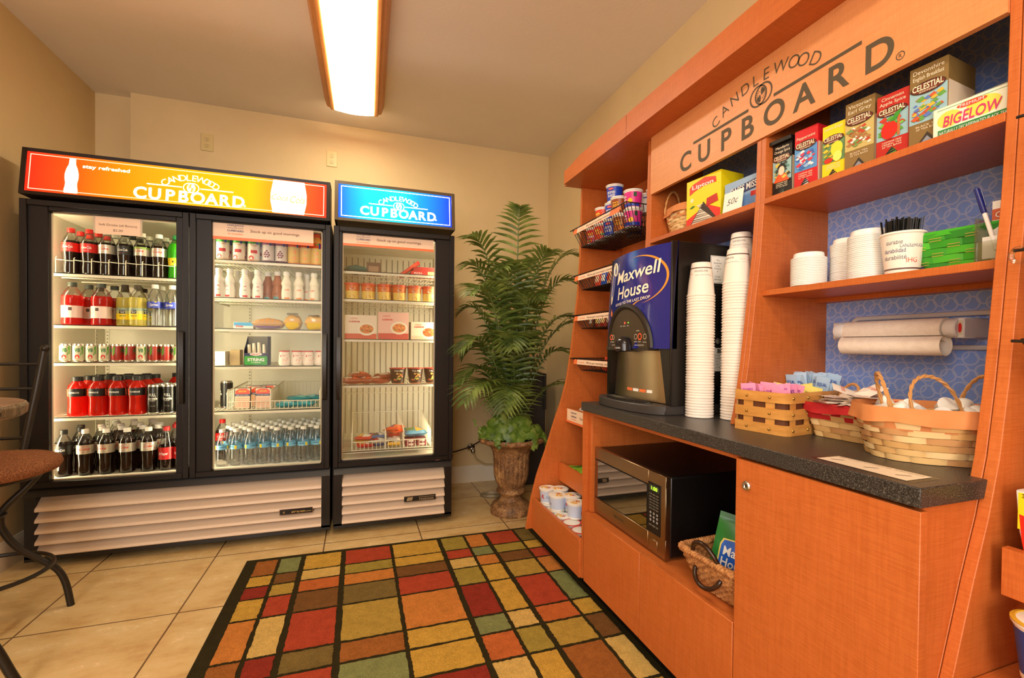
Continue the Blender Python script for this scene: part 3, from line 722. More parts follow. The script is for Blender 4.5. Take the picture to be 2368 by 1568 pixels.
def tray(parent, xf, y0, y1, z0, z1, depth, label=False, fl=0):
    q = MB(); q.box(xf, xf+.018, y0, y1, z0, z1, WOODH); q.box(xf+.018, xf+depth, y0, y1, z0+fl, z0+fl+.012, WOODH); q.box(xf+depth, xf+depth+.012, y0, y1, z0, z1+.02, WOODH)
    o = q.build('tray', parent, bevel=.001)
    if label:
        q = MB(); q.box(xf-.0012, xf, y0+.03, y1-.03, z0+.014, z1-.002, CARD); q.box(xf-.0016, xf-.0003, y0+.02, y1-.02, z0+.002, z0+.014, ORG)
        o2 = V(xf-.0013, y1-.115, (z0+z1)/2+.006); q.text('CANDLEWOOD', o2+V(0, 0, .016), U, W_, .008, NAVY, width=.07, bold=.02); q.text('CUPBOARD', o2+V(0, 0, -.004), U, W_, .009, NAVY, width=.07, bold=.03); q.text('for breakfast', o2+V(0, 0, -.018), U, W_, .008, ORG, width=.066, shear=.2)
        q.text('Stock up on good mornings.', (xf-.0013, y1-.19, (z0+z1)/2+.004), U, W_, .014, CARDT, align='L', width=.30); q.build('promo_strip', o)
    return o
tray(t, .920, 1.845, 2.4395, .092, .262, .20, fl=.062); tray(t, 1.078, 1.845, 2.4395, .352, .452, .19, fl=.045); tray(t, 1.118, 1.845, 2.4395, .682, .762, .17, True)
# countertop
q = MB(); q.prism([(.925, .536), (1.115, .536), (1.115, .566), (XB-.001, .566), (XB-.001, 1.7535), (1.085, 1.7535), (1.085, 1.841), (.92, 1.841)], 'z', .833, .869, COUNTER)
ct = tag(q.build('countertop', bevel=.002, seg=2), 'long dark speckled laminate countertop across the cherry cabinet', 'countertop')
# ------------------------------------------------------------------ second cabinet at the right edge
t = CAB2 = thing('display_cabinet', 'second cherry cabinet at the right edge, only its curved post and a bin showing', 'cabinet', (1.3, .1, 0))
panel(t, .5245, .5435, 0, 2.024, 'side_panel')
q = MB(); q.box(XB, XB+.012, -.30, .524, .05, 2.024, WOOD); q.build('back_panel', t)
q = MB(); q.box(1.108, 1.505, -.30, .5435, 2.0245, 2.042, WOODH); q.build('top_panel', t)
q = MB(); q.box(1.090, 1.108, -.30, .5435, 2.0245, 2.124, WOODH); q.build('valance', t)
panel(t, -.32, -.301, 0, 2.024, 'side_panel')
tray(t, 1.088, -.29, .502, .674, .760, .19); tray(t, .93, -.29, .522, .10, .26, .20)
q = MB(); q.box(1.02, XB, -.29, .522, .50, .516, WOODH); q.build('shelf', t)
q = MB(); q.box(.975, .985, -.28, .53, 0, .092, BLACKM); q.build('toe_kick', t)

# ------------------------------------------------------------------ hanging wire baskets
def wire_basket(label, cat, grp, xf, y0, y1, zt, zb, strip=True, depth=.27, inset=.045, endcap=True, sy0=0, sy1=0, kind=BLKWIRE, pitch=.0215, arm=.022):
    t = thing('wire_basket', label, cat, (xf, (y0+y1)/2, zb), grp); r = .0019
    xb = xf+depth; fx = xf+inset; ib = .022
    q = MB()
    q.tube([(xf, y0, zt), (xf, y1, zt), (xb, y1, zt), (xb, y0, zt)], .0026, kind, 6, True)
    q.tube([(fx, y0+ib, zb), (fx, y1-ib, zb), (xb-.01, y1-ib, zb), (xb-.01, y0+ib, zb)], .0024, kind, 6, True)
    n = int((y1-y0)/pitch)
    for i in range(n+1):
        f = i/n; ya = y0+(y1-y0)*f; yb = y0+ib+(y1-y0-2*ib)*f; q.tube([(xf, ya, zt), (fx, yb, zb), (xb-.01, yb, zb), (xb, ya, zt)], r, kind, 5)
    m = int(depth/pitch)
    for i in range(m+1):
        f = i/m; xa = xf+depth*f; x2 = fx+(xb-.01-fx)*f
        q.tube([(xa, y0, zt), (x2, y0+ib, zb), (x2, y1-ib, zb), (xa, y1, zt)], r, kind, 5)
    q.tube([(xf-.002, y1-.03, zt-.004), (xf-.004, y1+arm, zt-.002)], .0028, kind, 6)
    q.build('wire_frame', t)
    if strip:
        q = MB(); h0, h1 = zt-.006, zt-.032; ya, yb = y1-sy1, y0+sy0; x_ = xf-.0015
        def st(a, b_, m_, l): q.add([(x_-l, a, h0), (x_-l, b_, h0), (x_-l-.004, b_, h1), (x_-l-.004, a, h1)], [(0, 1, 2, 3)], m_)
        L = ya-yb; st(ya, ya-.045, ORG, 0); st(ya-.045, yb+.09, CARD, 0); st(yb+.09, yb, ORG, 0)
        vv = V(.004, 0, h0-h1).normalized(); c_ = V(x_-.002-.0012, ya-.10, (h0+h1)/2)
        q.text('for breakfast', c_, U, vv, .008, ORG, width=.07); q.text("We've got mornings covered.", c_+V(0, -.055, 0), U, vv, .012, CARDT, align='L', width=min(.27, L-.24))
        q.build('label_strip', t)
    return t
wire_basket('black wire basket piled with cereal cups, highest of the four hanging baskets', 'wire basket', 'hanging wire baskets', 1.135, 1.845, 2.405, 1.765, 1.668, sy1=.02, sy0=.05)
for z, zb, lab in ((1.506, 1.430, 'black wire basket of blue snack packs, second highest hanging basket beside the coffee machine'), (1.284, 1.212, 'black wire basket of brown snack bars, third hanging basket from the top'), (1.044, .978, 'black wire basket of red and orange snack bars, lowest hanging basket')):
    wire_basket(lab, 'wire basket', 'hanging wire baskets', 1.145, 1.845, 2.405, z, zb, sy1=.02)
for z, zb, lab in ((1.525, 1.44, 'black wire basket end hanging high in the right edge cabinet'), (1.290, 1.22, 'black wire basket end with a clear clip in the right edge cabinet'), (1.130, 1.06, 'black wire basket end holding a red snack pack in the right edge cabinet')):
    tt = wire_basket(lab, 'wire basket', 'wire baskets of the right edge cabinet', 1.10, -.20, .487, z, zb, strip=False, arm=.012)
    if z == 1.290:
        q = MB(); q.tube([(1.092, .488+.012*math.cos(a*PI/8), z-.012+.013*math.sin(a*PI/8)) for a in range(16)], .004, FILM, 6, True); q.build('clear_clip', tt)

# ------------------------------------------------------------------ coffee machine
t = MACH = thing('coffee_machine', 'tall black coffee machine with a blue front standing on the countertop', 'coffee machine', (1.24, 1.6, .869))
YC, HW = 1.603, .226
MBL = cm(22, 19, 17, .32); GRAPH = cm(20, 30, 128, .22, coat=.5)
def fs(y, z): return .995+.045*((y-YC)/HW)**2+.022*max(0, (z-1.12)/.36)**2
q = MB(); q.prism([(1.020, 1.3835), (1.47, 1.3835), (1.47, 1.822), (1.020, 1.822), (.985, 1.80), (.955, 1.74), (.945, 1.66), (.945, 1.58), (.955, 1.50), (.98, 1.42)], 'z', .8695, .903, cm(58, 54, 52, .4)); q.build('drip_tray', t, bevel=.003)
q = MB(); pts = []
for i in range(18):
    a = PI/2+PI*i/17; pts.append((1.02+.062*math.cos(a), 1.61+.15*math.sin(a)))
q.prism(pts, 'z', .903, .906, BLACK)
for i in range(15): q.tube([(1.015, 1.48+.018*i, .9075), (.972+.00035*(i-7)**2, 1.48+.018*i, .9075)], .0024, cm(40, 36, 33, .3), 5)
q.build('drip_grate', t)
q = MB(); q.prism([(1.07, .9035), (1.44, .9035), (1.44, 1.488), (1.052, 1.488), (1.045, 1.11), (1.07, 1.10)], 'y', 1.386, 1.820, MBL)
q.box(1.035, 1.19, 1.378, 1.386, .9035, 1.486, MBL); q.box(1.19, 1.44, 1.380, 1.386, .97, 1.478, MBL)
for i in range(26): q.box(1.20, 1.40, 1.3775, 1.381, 1.08+i*.0105, 1.084+i*.0105, MBL)
q.build('body', t, bevel=.003)
q = MB()
q.grid(lambda u, v: (fs(YC+HW-2*HW*u, .9035+.585*v), YC+HW-2*HW*u, .9035+.585*v), 2, 14, MBL) if False else None
def shell(y0, y1, z0, z1, m, off=0, n=14, nz=8):
    q.grid(lambda u, v: (fs(y0+(y1-y0)*u, z0+(z1-z0)*v)+off, y0+(y1-y0)*u, z0+(z1-z0)*v), n, nz, m)
shell(YC+HW, YC-HW, 1.105, 1.487, GRAPH)
for y, yy in ((YC+HW, YC+HW-.001), (YC-HW+.001, YC-HW)):
    q.add([(fs(y, 1.105), y, 1.105), (1.06, y, 1.105), (1.06, y, 1.487), (fs(y, 1.487), y, 1.487)], [(0, 1, 2, 3), (3, 2, 1, 0)], MBL)
q.add([(fs(YC+HW*(1-2*i/12), 1.487), YC+HW*(1-2*i/12), 1.487) for i in range(13)]+[(1.06, YC-HW, 1.487), (1.06, YC+HW, 1.487)], [tuple(range(15))], MBL)
fp = q.build('front_cover', t)
for s in (1, -1):
    q = MB(); a = YC+s*HW; c_ = YC+s*(HW-.038); d = YC+s*(HW-.024)
    q.hexa([(fs(a, 1), a, .9035), (1.07, a, .9035), (1.07, d, .9035), (fs(d, 1)+.004, d, .9035), (fs(a, 1), a, 1.105), (1.07, a, 1.105), (1.07, c_-s*.02, 1.105), (fs(c_, 1)+.004, c_-s*.02, 1.105)], MBL); q.build('pillar', t)
q = MB()
q.grid(lambda u, v: (1.062-.038*math.sin(PI*u)**.8, YC+(.198-.026*v)*(1-2*u), .906+.20*v), 20, 1, STEEL); q.build('steel_apron', t)
q = MB(); o = V(1.024, 1.575, .945)
for dy, w_, m_ in ((.045, .04, ORG), (.003, .035, WHITE), (-.038, .036, ORG), (-.074, .028, WHITE)):
    x_ = lambda y: 1.062-.038*max(0, math.sin(PI*(.5-(y-YC)/(2*.19))))**.8-.001
    ya, yb = 1.575+dy+w_/2, 1.575+dy-w_/2; q.add([(x_(ya), ya, .938), (x_(yb), yb, .938), (x_(yb), yb, .949), (x_(ya), ya, .949)], [(0, 1, 2, 3)], m_)
q.build('warning_label', t)
# control arch
ARC_Z, ARC_B, AW, AH = 1.108, 1.108, .158, .168
def arch(k, n=28): return [(YC+.012+AW*k*math.cos(PI*i/n), ARC_B+AH*k*math.sin(PI*i/n)) for i in range(n+1)]
q = MB(); inner = arch(.90); vs = [(fs(YC+.012, ARC_B)-.004, YC+.012, ARC_B)]+[(fs(y, z)-.004, y, z) for y, z in inner]
q.add(vs, [(0, i, i+1) for i in range(1, len(vs)-1)], cm(66, 54, 36, .45))
q.tube([(fs(y, z)-.001, y, z) for y, z in arch(.965)], .0125, cm(36, 30, 24, .4), 8); q.box(1.00, 1.05, YC-.14, YC+.165, 1.098, 1.108, cm(52, 44, 32, .4)); ar = q.build('control_panel', t)
q = MB()
cir = cm(170, 160, 140, .4); rdm = cm(236, 82, 34, .4, emit=.5)
fl = lambda y, z: V(fs(y, z)-.0055, y, z)
for y, z, m_, r in ((1.735, 1.150, rdm, .0115), (1.712, 1.150, cir, .0105), (1.535, 1.150, cir, .011), (1.513, 1.150, rdm, .013), (1.487, 1.150, cir, .011)):
    ring(q, fl(y, z), U, W_, r*.72, r, m_, 20)
disc(q, fl(1.61, 1.205), U, W_, .004, .004, cm(255, 60, 40, .3, emit=3), 12); disc(q, fl(1.585, 1.205), U, W_, .003, .003, cm(110, 220, 40, .3, emit=2), 12); disc(q, fl(1.635, 1.205), U, W_, .003, .003, cm(60, 50, 40, .4), 12)
for y, z, s_, w_ in ((1.61, 1.193, 'READY', .018), (1.585, 1.193, 'HEAT', .014), (1.635, 1.193, 'ADD', .012), (1.735, 1.131, 'STOP', .015), (1.712, 1.131, 'LARGE', .016), (1.535, 1.131, 'REGULAR', .02), (1.513, 1.131, 'DECAF', .018), (1.487, 1.129, 'HOT WATER', .022), (1.524, 1.172, 'COFFEE', .02), (1.515, 1.118, 'PRESS AND HOLD BUTTON', .06), (1.70, 1.118, 'PRESS TO START', .03)):
    q.text(s_, fl(y, z)+V(-.0006, 0, 0), U, W_, .0042, WHITE, width=w_)
q.build('buttons', ar)
q = MB(); q.lathe([(.030, 0), (.036, .004), (.036, .030), (.030, .048), (.016, .058), (.0001, .060)], cm(24, 22, 26, .15), 24, (.985, 1.60, 1.092)); q.box(.985, 1.03, 1.57, 1.63, 1.095, 1.14, MBL)
q.text('HOT LIQUIDS', (.9488, 1.60, 1.107), U, W_, .006, WHITE, width=.04, bend=.036); q.patch([(-.026, -.005), (-.020, -.005), (-.020, .005), (-.026, .005)], (.9488, 1.60, 1.107), U, W_, rdm, bend=.036); q.build('spout', t)
q = MB()   # printed cover graphics, mapped onto the curved cover
def mapped(lift):
    q.v = [(fs(y, z)-lift, y, z) for x, y, z in q.v]
tilt = math.radians(4); u_ = V(0, -math.cos(tilt), math.sin(tilt)); v_ = V(0, math.sin(tilt)*.3, 1).normalized()
CREAM = cm(250, 240, 214, .3)
q.text('Maxwell', (0, 1.573, 1.402), u_, v_, .052, CREAM, bold=.016, shear=.08, width=.27); q.text('House', (0, 1.588, 1.335), u_, v_, .052, CREAM, bold=.016, shear=.08, width=.205)
q.text('GOOD TO THE LAST DROP', (0, 1.592, 1.290), u_, v_, .011, CREAM, bold=.01, width=.235); mapped(.0016); q.build('lettering', fp)
q = MB(); GOLD = cm(214, 148, 52, .3)
def cres(cx, cz, rx, rz, a0, a1, w0, m_, n=30):
    vs = []
    for i in range(n+1):
        a = math.radians(a0+(a1-a0)*i/n); k = math.sin(PI*i/n)*w0
        vs += [(0, cx-rx*math.cos(a), cz+rz*math.sin(a)), (0, cx-(rx+k)*math.cos(a), cz+(rz+k)*math.sin(a))]
    q.add(vs, [(2*i, 2*i+1, 2*i+3, 2*i+2) for i in range(n)], m_)
cres(1.575, 1.365, .165, .095, -70, 100, .010, GOLD); cres(1.50, 1.16, .12, .13, 95, 185, .008, GOLD)
mapped(.0011); q.build('gold_swirl', fp); q = MB()
def cup_pts(sc): return [(1.762+sc*(.020*math.cos(a)-.010*math.sin(a)), 1.375+sc*(.085*math.sin(a)+.004*math.cos(a))) for a in [2*PI*i/26 for i in range(26)]]
q.add([(fs(y, z)-.0012, y, z) for y, z in cup_pts(1)], [tuple(range(26))], CREAM); q.add([(fs(y, z)-.0018, y-.003, z+.006) for y, z in cup_pts(.72)], [tuple(range(26))], cm(90, 100, 190, .3))
q.tube([(fs(1.735+.014*math.cos(a), 1.44)-.002, 1.740+.018*math.cos(a), 1.435+.026*math.sin(a)) for a in [PI*i/10-PI/2 for i in range(21)]], .0028, CREAM, 6)
q.add([(fs(1.758, 1.25)-.0014, 1.758+.006*math.cos(a), 1.25+.012*math.sin(a)+(.010 if abs(a-PI/2) < .1 else 0)) for a in [2*PI*i/16 for i in range(16)]], [tuple(range(16))], cm(226, 120, 40, .3))
q.build('cover_print', fp)
q = MB(); o = V(1.29, 1.3772, 1.395); ux, vz = V(1, 0, 0), V(0, 0, 1)
q.patch([(-.09, -.05), (.09, -.05), (.09, .05), (-.09, .05)], o, ux, vz, WHITE, .0)
q.patch([(-.087, -.047), (.087, -.047), (.087, .047), (-.087, .047)], o, ux, vz, cm(120, 120, 118, .5), .0004); q.patch([(-.086, -.046), (.086, -.046), (.086, .046), (-.086, .046)], o, ux, vz, WHITE, .0006)
for dx in (-.055, .0): q.patch([(dx+.028, -.045), (dx+.029, -.045), (dx+.029, .045), (dx+.028, .045)], o, ux, vz, cm(120, 120, 118, .5), .0009)
for i, s_ in enumerate(('This', 'Equipment', 'is the', 'Property', 'of', '', 'FOOD', 'SERVICE')):
    if s_: q.text(s_, o+V(-.058, 0, .034-.010*i), ux, vz, .006, cm(70, 70, 74, .5), lift=.001)
for i, s_ in enumerate(('For service', 'call:', '', '', '', 'Customer', 'Number')):
    if s_: q.text(s_, o+V(.002, 0, .034-.010*i), ux, vz, .006, cm(70, 70, 74, .5), lift=.001)
q.build('service_notice', t)
q = MB(); o = V(1.245, 1.3772, 1.065); q.patch([(-.035, -.040), (.06, -.040), (.06, .045), (-.035, .045)], o, ux, vz, WHITE, 0); q.text('BUNN', o+V(.022, 0, .034), ux, vz, .015, BLACK, bold=.05, width=.06, lift=.0006)
for i, s_ in enumerate(('BUNN-O-MATIC CORPORATION', 'SPRINGFIELD, ILLINOIS', 'MODEL', 'SER. NO.', 'VOLTS  HERTZ  AMPS')): q.text(s_, o+V(-.026, 0, .018-.011*i), ux, vz, .0045, cm(90, 90, 90, .5), align='L', width=.075 if i < 2 else None, lift=.0006)
q.build('maker_plate', t)
q = MB(); q.lathe([(.0001, 0), (.010, 0), (.010, .006), (.0001, .007)], CHROME, 20); q.v = [(1.235+x, 1.378-z, 1.135+y) for x, y, z in q.v]; q.build('side_lock', t)
q = MB(); q.patch([(-.03, -.03), (-.005, -.04), (.04, -.04), (.05, .04), (.0, .045), (-.004, .02), (-.02, .0), (-.038, -.004)], (1.30, 1.3768, 1.24), ux, vz, cm(216, 206, 190, .6)); q.build('torn_sticker', t)
q = MB(); q.tube([(1.18+.03*math.cos(a), 1.377, 1.235+.062*math.sin(a)) for a in [PI/2+PI*i/14 for i in range(15)]], .0025, cm(40, 36, 34, .2), 6); q.build('side_handle', t)

# ------------------------------------------------------------------ microwave
t = thing('microwave', 'stainless and black microwave oven in the niche under the countertop', 'microwave', (1.18, 1.55, .390))
q = MB(); q.box(.985, 1.40, 1.302, 1.798, .402, .676, cm(14, 12, 11, .35))
for x in (1.02, 1.36):
    for y in (1.34, 1.76): q.lathe([(.0001, 0), (.011, 0), (.013, .012), (.0001, .012)], BLACK, 12, (x, y, .3905))
q.build('case', t, bevel=.006, seg=2)
SS = cm(172, 150, 118, .3, 1)
xf = .968
q = MB(); q.box(xf, .985, 1.404, 1.800, .628, .678, SS); q.box(xf, .985, 1.404, 1.800, .400, .462, SS); q.box(xf+.001, .985, 1.780, 1.800, .462, .628, BLACK); q.box(xf+.002, .985, 1.404, 1.78, .462, .628, BLACK); dr = q.build('door', t, bevel=.0015)
WG = NT('dark_window_glass'); WG.p.inputs['Base Color'].default_value = rgb(14, 12, 8); WG.p.inputs['Roughness'].default_value = .03; WG.p.inputs['Specular IOR Level'].default_value = 1.0; WG.p.inputs['Coat Weight'].default_value = 1; WG.p.inputs['Coat IOR'].default_value = 2.2; WG.p.inputs['Coat Roughness'].default_value = .02
q = MB(); q.box(xf-.0006, xf+.002, 1.412, 1.795, .466, .624, WG.m); q.build('window', dr)
q = MB(); q.text('EMERSON', (xf-.0004, 1.60, .437), U, W_, .010, cm(90, 76, 56, .4), width=.075, bold=.02); q.build('maker_name', dr)
q = MB(); q.box(xf, .985, 1.302, 1.403, .400, .465, SS); q.box(xf, .985, 1.302, 1.403, .640, .678, SS); q.box(xf, .985, 1.302, 1.330, .465, .640, SS); q.box(xf-.003, xf, 1.302, 1.312, .402, .676, SS)
q.box(xf-.001, .985, 1.330, 1.403, .465, .640, BLACK); q.box(xf-.002, xf, 1.345, 1.392, .412, .446, SS); q.box(xf-.0024, xf-.0016, 1.347, 1.390, .414, .444, cm(186, 164, 132, .3, 1)); cp = q.build('control_column', t, bevel=.001)
q = MB(); x_ = xf-.0014
q.add([(x_, 1.394, .612), (x_, 1.340, .612), (x_, 1.340, .632), (x_, 1.394, .632)], [(0, 1, 2, 3)], cm(60, 66, 60, .4)); q.text('1:00', (x_-.0002, 1.366, .622), U, W_, .013, cm(170, 255, 40, .4, emit=2.2), width=.034)
kb = cm(170, 165, 150, .4)
for r in range(6):
    for c_ in range(3): q.text(('POP', 'MEAT', 'DINR', 'SOUP', 'POTA', 'PIZA')[(r+c_) % 6], (x_-.0002, 1.386-.019*c_, .600-.010*r), U, W_, .0045, kb, width=.015)
for r in range(3):
    for c_ in range(3): disc(q, (x_, 1.386-.019*c_, .535-.013*r), U, W_, .0055, .0045, cm(150, 150, 150, .4), 14)
for c_, s_ in enumerate(('STOP', '0', 'START')): q.text(s_, (x_-.0002, 1.386-.019*c_, .492), U, W_, .006, kb, width=.015)
q.build('keypad', cp)
# ------------------------------------------------------------------ paper cups in stacks, upside down
def print_cup():
    t = thing('paper_cup', 'x', 'cup', (0, 0, 0)); q = MB(); h = .117
    CW = cm(246, 236, 224, .55); BR = cm(112, 88, 82, .5)
    q.lathe([(.0440, .0), (.0470, .0012), (.0478, .0035), (.0470, .0062), (.0450, .0070), (.0415, .045), (.0352, .095)], CW, 32, (0, 0, 0))
    q.lathe([(.0352, .095), (.0350, .099)], BR, 32); q.lathe([(.0350, .099), (.0325, h-.002), (.0315, h), (.0300, h-.001), (.0295, h-.006), (.0001, h-.006)], CW, 32); q.build('cup_wall', t)
    q = MB(); G = cm(96, 92, 104, .5)
    def tx(s_, ang, z, hh, m_, w_):
        r = .0440-(z)*.093; n_ = V(math.cos(ang), math.sin(ang), 0); uu = V(math.sin(ang), -math.cos(ang), 0); vv = V(0, 0, -1)
        q.text(s_, n_*r+V(0, 0, z), uu, vv, hh, m_, width=w_, bend=r, lift=.0005)
    for k in (0, PI):
        tx('sustainable', k+2.6, .052, .0085, G, .05); tx('sostenibilidad', k+2.7, .068, .009, cm(60, 60, 100, .5), .056); tx('durabilite', k+2.5, .084, .0085, G, .045)
        tx('CANDLEWOOD', k+3.9, .066, .008, NAVY, .048); tx('SUITES', k+3.9, .078, .004, cm(190, 70, 50, .5), .02); tx('IHG', k+4.6, .074, .009, cm(214, 90, 50, .5), .018)
    q.build('cup_print', t); return t
pc = Proto(print_cup())
def cup_w(plain=True):
    t = thing('paper_cup', 'x', 'cup', (0, 0, 0)); q = MB(); CW = cm(246, 236, 224, .55)
    q.lathe([(.0440, .0), (.0470, .0012), (.0478, .0035), (.0470, .0062), (.0450, .0070), (.0428, .030)], CW, 32); q.build('cup_rim', t); return t
pw = Proto(cup_w())
for sx, sy, n, rz, nm in ((1.127, 1.338, 45, 1.5, 'shortest cup stack'), (1.205, 1.254, 49, .5, 'middle cup stack'), (1.286, 1.322, 57, 1.2, 'tallest cup stack')):
    for k in range(n):
        last = k == n-1
        (pc if last else pw).put((sx+random.uniform(-.0006, .0006), sy+random.uniform(-.0006, .0006), .8695+.0095*k+0), rz,
                        ('printed white cup topping the ' if last else 'white paper cup, %s from the bottom of the ' % nth(k))+nm, 'upside down cups in the '+nm)
# ------------------------------------------------------------------ packaging makers (built at the origin, base at z = 0, fronts facing -Y)
UX, UZ = V(1, 0, 0), V(0, 0, 1)
def at0(p): return V(0, -p, 0)
def bottle(label, h, prof, fill_z, liq, cap, lz, lcol, gfx=None, clear=FILM, seg=20, neck=.0125, cap_h=.020, name='drink_bottle', cat='bottle', film_all=False):
    """prof: (r, z) up to the neck; fill_z: liquid level; lz: (z0, z1) of the wrap label"""
    t = thing(name, label, cat); q = MB()
    body = [(.0001, .002)]+prof; ms = []
    for i in range(len(body)-1):
        zm = (body[i][1]+body[i+1][1])/2
        ms.append(liq if zm < fill_z else clear)
    q.lathe(body, ms, seg); q.build('bottle_body', t)
    q = MB(); zt = body[-1][1]; q.lathe([(neck+.004, zt-.002), (neck+.004, zt+.001), (neck+.0035, zt+.002), (neck+.0035, zt+cap_h-.002), (neck+.002, zt+cap_h), (.0001, zt+cap_h)], cap, 16); q.build('cap', t)
    if lz:
        def R(z):
            for (a, x), (b_, y) in zip(prof, prof[1:]):
                if x <= z <= y and y > x: return a+(b_-a)*(z-x)/(y-x)
            return prof[-1][0]
        q = MB(); n = 4; cols = lcol if isinstance(lcol, list) else [lcol]*n
        zs = [lz[0]+(lz[1]-lz[0])*i/n for i in range(n+1)]
        b_ = len(q.v); q.lathe([(R(z)+.0006, z) for z in zs], cols, seg)
        q.f = q.f[:n*seg]; q.mi = q.mi[:n*seg]
        r = R((lz[0]+lz[1])/2)+.0006
        if gfx: gfx(q, r, (lz[0]+lz[1])/2, lz[1]-lz[0])
        q.build('label_wrap', t)
    return t
def wrap_text(q, s_, r, z, h, m, w_, ang=0, shear=0, bold=.02, dx=0):
    n_ = V(math.sin(ang), -math.cos(ang), 0); u = V(math.cos(ang), math.sin(ang), 0)
    q.text(s_, n_*r+V(0, 0, z), u, UZ, h, m, width=w_, bend=r, shear=shear, bold=bold, lift=.0006)
def wrap_patch(q, r, z, pts, m, ang=0, lift=.0004, sub=6):
    n_ = V(math.sin(ang), -math.cos(ang), 0); u = V(math.cos(ang), math.sin(ang), 0)
    q.patch(pts, n_*r+V(0, 0, z), u, UZ, m, lift, bend=r, sub=sub)
def rect(x0, x1, y0, y1): return [(x0, y0), (x1, y0), (x1, y1), (x0, y1)]
COKEP = [(.028, .0), (.0335, .006), (.0345, .03), (.0325, .055), (.0335, .075), (.0355, .10), (.0362, .112), (.0362, .158), (.034, .170), (.026, .190), (.0165, .208), (.0125, .216)]
SIL = cm(206, 200, 186, .3, .4)
def g_coke(word, word_c, swash, small=None):
    def f(q, r, z, h):
        for k in (0, 2.2, -2.2):
            wrap_text(q, word, r, z+.003, .013, word_c, .042, ang=k, shear=.3); wrap_patch(q, r, z-.012, [(-.022, 0), (-.004, -.003), (.016, .002), (-.004, -.0005)], swash, ang=k, sub=3)
            if small: wrap_text(q, small, r, z+.016, .004, word_c, .03, ang=k)
    return f
REDL = cm(214, 24, 20, .4); DRED = cm(186, 28, 30, .4); GRNCAP = cm(30, 120, 60, .4); WCAP = cm(236, 234, 226, .4); GCAP = cm(60, 66, 58, .45)
P = {}
P['cola'] = Proto(bottle('x', .235, COKEP, .175, COLA, REDL, (.112, .158), REDL, g_coke('Coca-Cola', WHITE, WHITE)))
P['diet'] = Proto(bottle('x', .235, COKEP, .172, COLA, WCAP, (.112, .158), SIL, g_coke('Coke', RED, RED, 'diet')))
P['zero'] = Proto(bottle('x', .235, COKEP, .170, COLA, BLACK, (.112, .158), BLACK, g_coke('Coca-Cola', WHITE, RED)))
P['lime'] = Proto(bottle('x', .235, COKEP, .170, COLA, WCAP, (.112, .158), [SIL, SIL, SIL, cm(150, 190, 90, .4)], g_coke('Coke', RED, cm(110, 170, 60, .4), 'diet')))
def g_pep(q, r, z, h):
    for k in (0, 2.2, -2.2): wrap_text(q, 'Dr Pepper', r, z, .014, WHITE, .046, ang=k, shear=.2)
DP = [(.027, 0), (.034, .008), (.035, .05), (.036, .06), (.036, .120), (.0345, .135), (.024, .175), (.0135, .208), (.0125, .214)]
P['pepper'] = Proto(bottle('x', .235, DP, .150, COLA, DRED, (.060, .125), DRED, g_pep))
P['green'] = Proto(bottle('x', .235, COKEP, .195, GREEND, GRNCAP, (.070, .110), YEL, lambda q, r, z, h: wrap_patch(q, r, z, rect(-.003, .004, -.004, .006), cm(60, 60, 40, .5), sub=2), clear=glass_pane('green_plastic', (.45, .8, .4, 1), .05, .08)))
JP = [(.036, 0), (.0425, .006), (.0435, .02), (.042, .03), (.0425, .036), (.0425, .100), (.0435, .104), (.0435, .135), (.041, .152), (.030, .178), (.0155, .196), (.0145, .200)]
def g_mm(word):
    def f(q, r, z, h):
        for k in (0, 1.6, 3.2, -1.6):
            wrap_patch(q, r, z+.010, rect(-.014, .012, -.010, .010), BLACK, ang=k, sub=3); wrap_text(q, 'Minute', r, z+.0145, .005, WHITE, .020, ang=k); wrap_text(q, 'Maid', r, z+.0065, .005, WHITE, .015, ang=k)
            wrap_text(q, word, r, z-.011, .006, cm(60, 110, 40, .5), .03, ang=k)
    return f
def g_txt(q, r, z, h):
    for k in (-.35, 1.9, -2.5):
        wrap_patch(q, r, z, rect(.012, .026, .006, .022), cm(70, 40, 36, .5), ang=k, sub=3)
        for i in range(6): wrap_patch(q, r, z, rect(-.024, .008-(i % 3)*.003, .016-i*.006, .0175-i*.006), cm(180, 130, 120, .6), ang=k, sub=3)
P['punch'] = Proto(bottle('x', .22, JP, .150, PUNCH, GCAP, (.037, .099), [cm(226, 200, 190, .4)]*4, g_txt, neck=.015))
JP2 = [(r*.86, z) for r, z in JP]
P['lemonade'] = Proto(bottle('x', .21, JP2, .150, LEMON, cm(60, 50, 34, .45), (.034, .096), [YEL, YEL, cm(190, 190, 120, .4), cm(150, 170, 150, .4)], g_mm('LEMONADE')))
def g_spr(q, r, z, h):
    for k in (0, 2.1, -2.1): wrap_text(q, 'Sprite', r, z, .013, WHITE, .036, ang=k, shear=.25); wrap_patch(q, r, z+.012, [(.002, 0), (.014, .0), (.010, .005), (.005, .005)], YEL, ang=k, sub=1)
SP = [(.028, 0), (.034, .006), (.0350, .03), (.0335, .045), (.035, .06), (.0355, .098), (.036, .100), (.036, .135), (.034, .150), (.026, .175), (.016, .198), (.0125, .206)]
P['sprite'] = Proto(bottle('x', .23, SP, 0, WATERM, WCAP, (.100, .133), cm(54, 70, 178, .4), g_spr, clear=WATERM))
PP = [(.036, 0), (.0405, .006), (.0400, .03), (.0385, .05), (.0385, .09), (.0405, .100), (.0405, .142), (.036, .158), (.022, .175), (.0205, .182)]
def g_pow(q, r, z, h):
    for k in (0, 2.1, -2.1):
        wrap_text(q, 'POWERADE', r, z, .008, WHITE, .044, ang=k); wrap_patch(q, r, z, [(-.034, -.018), (-.024, -.018), (-.026, .016), (-.036, .018)], cm(240, 90, 60, .4), ang=k, sub=2)
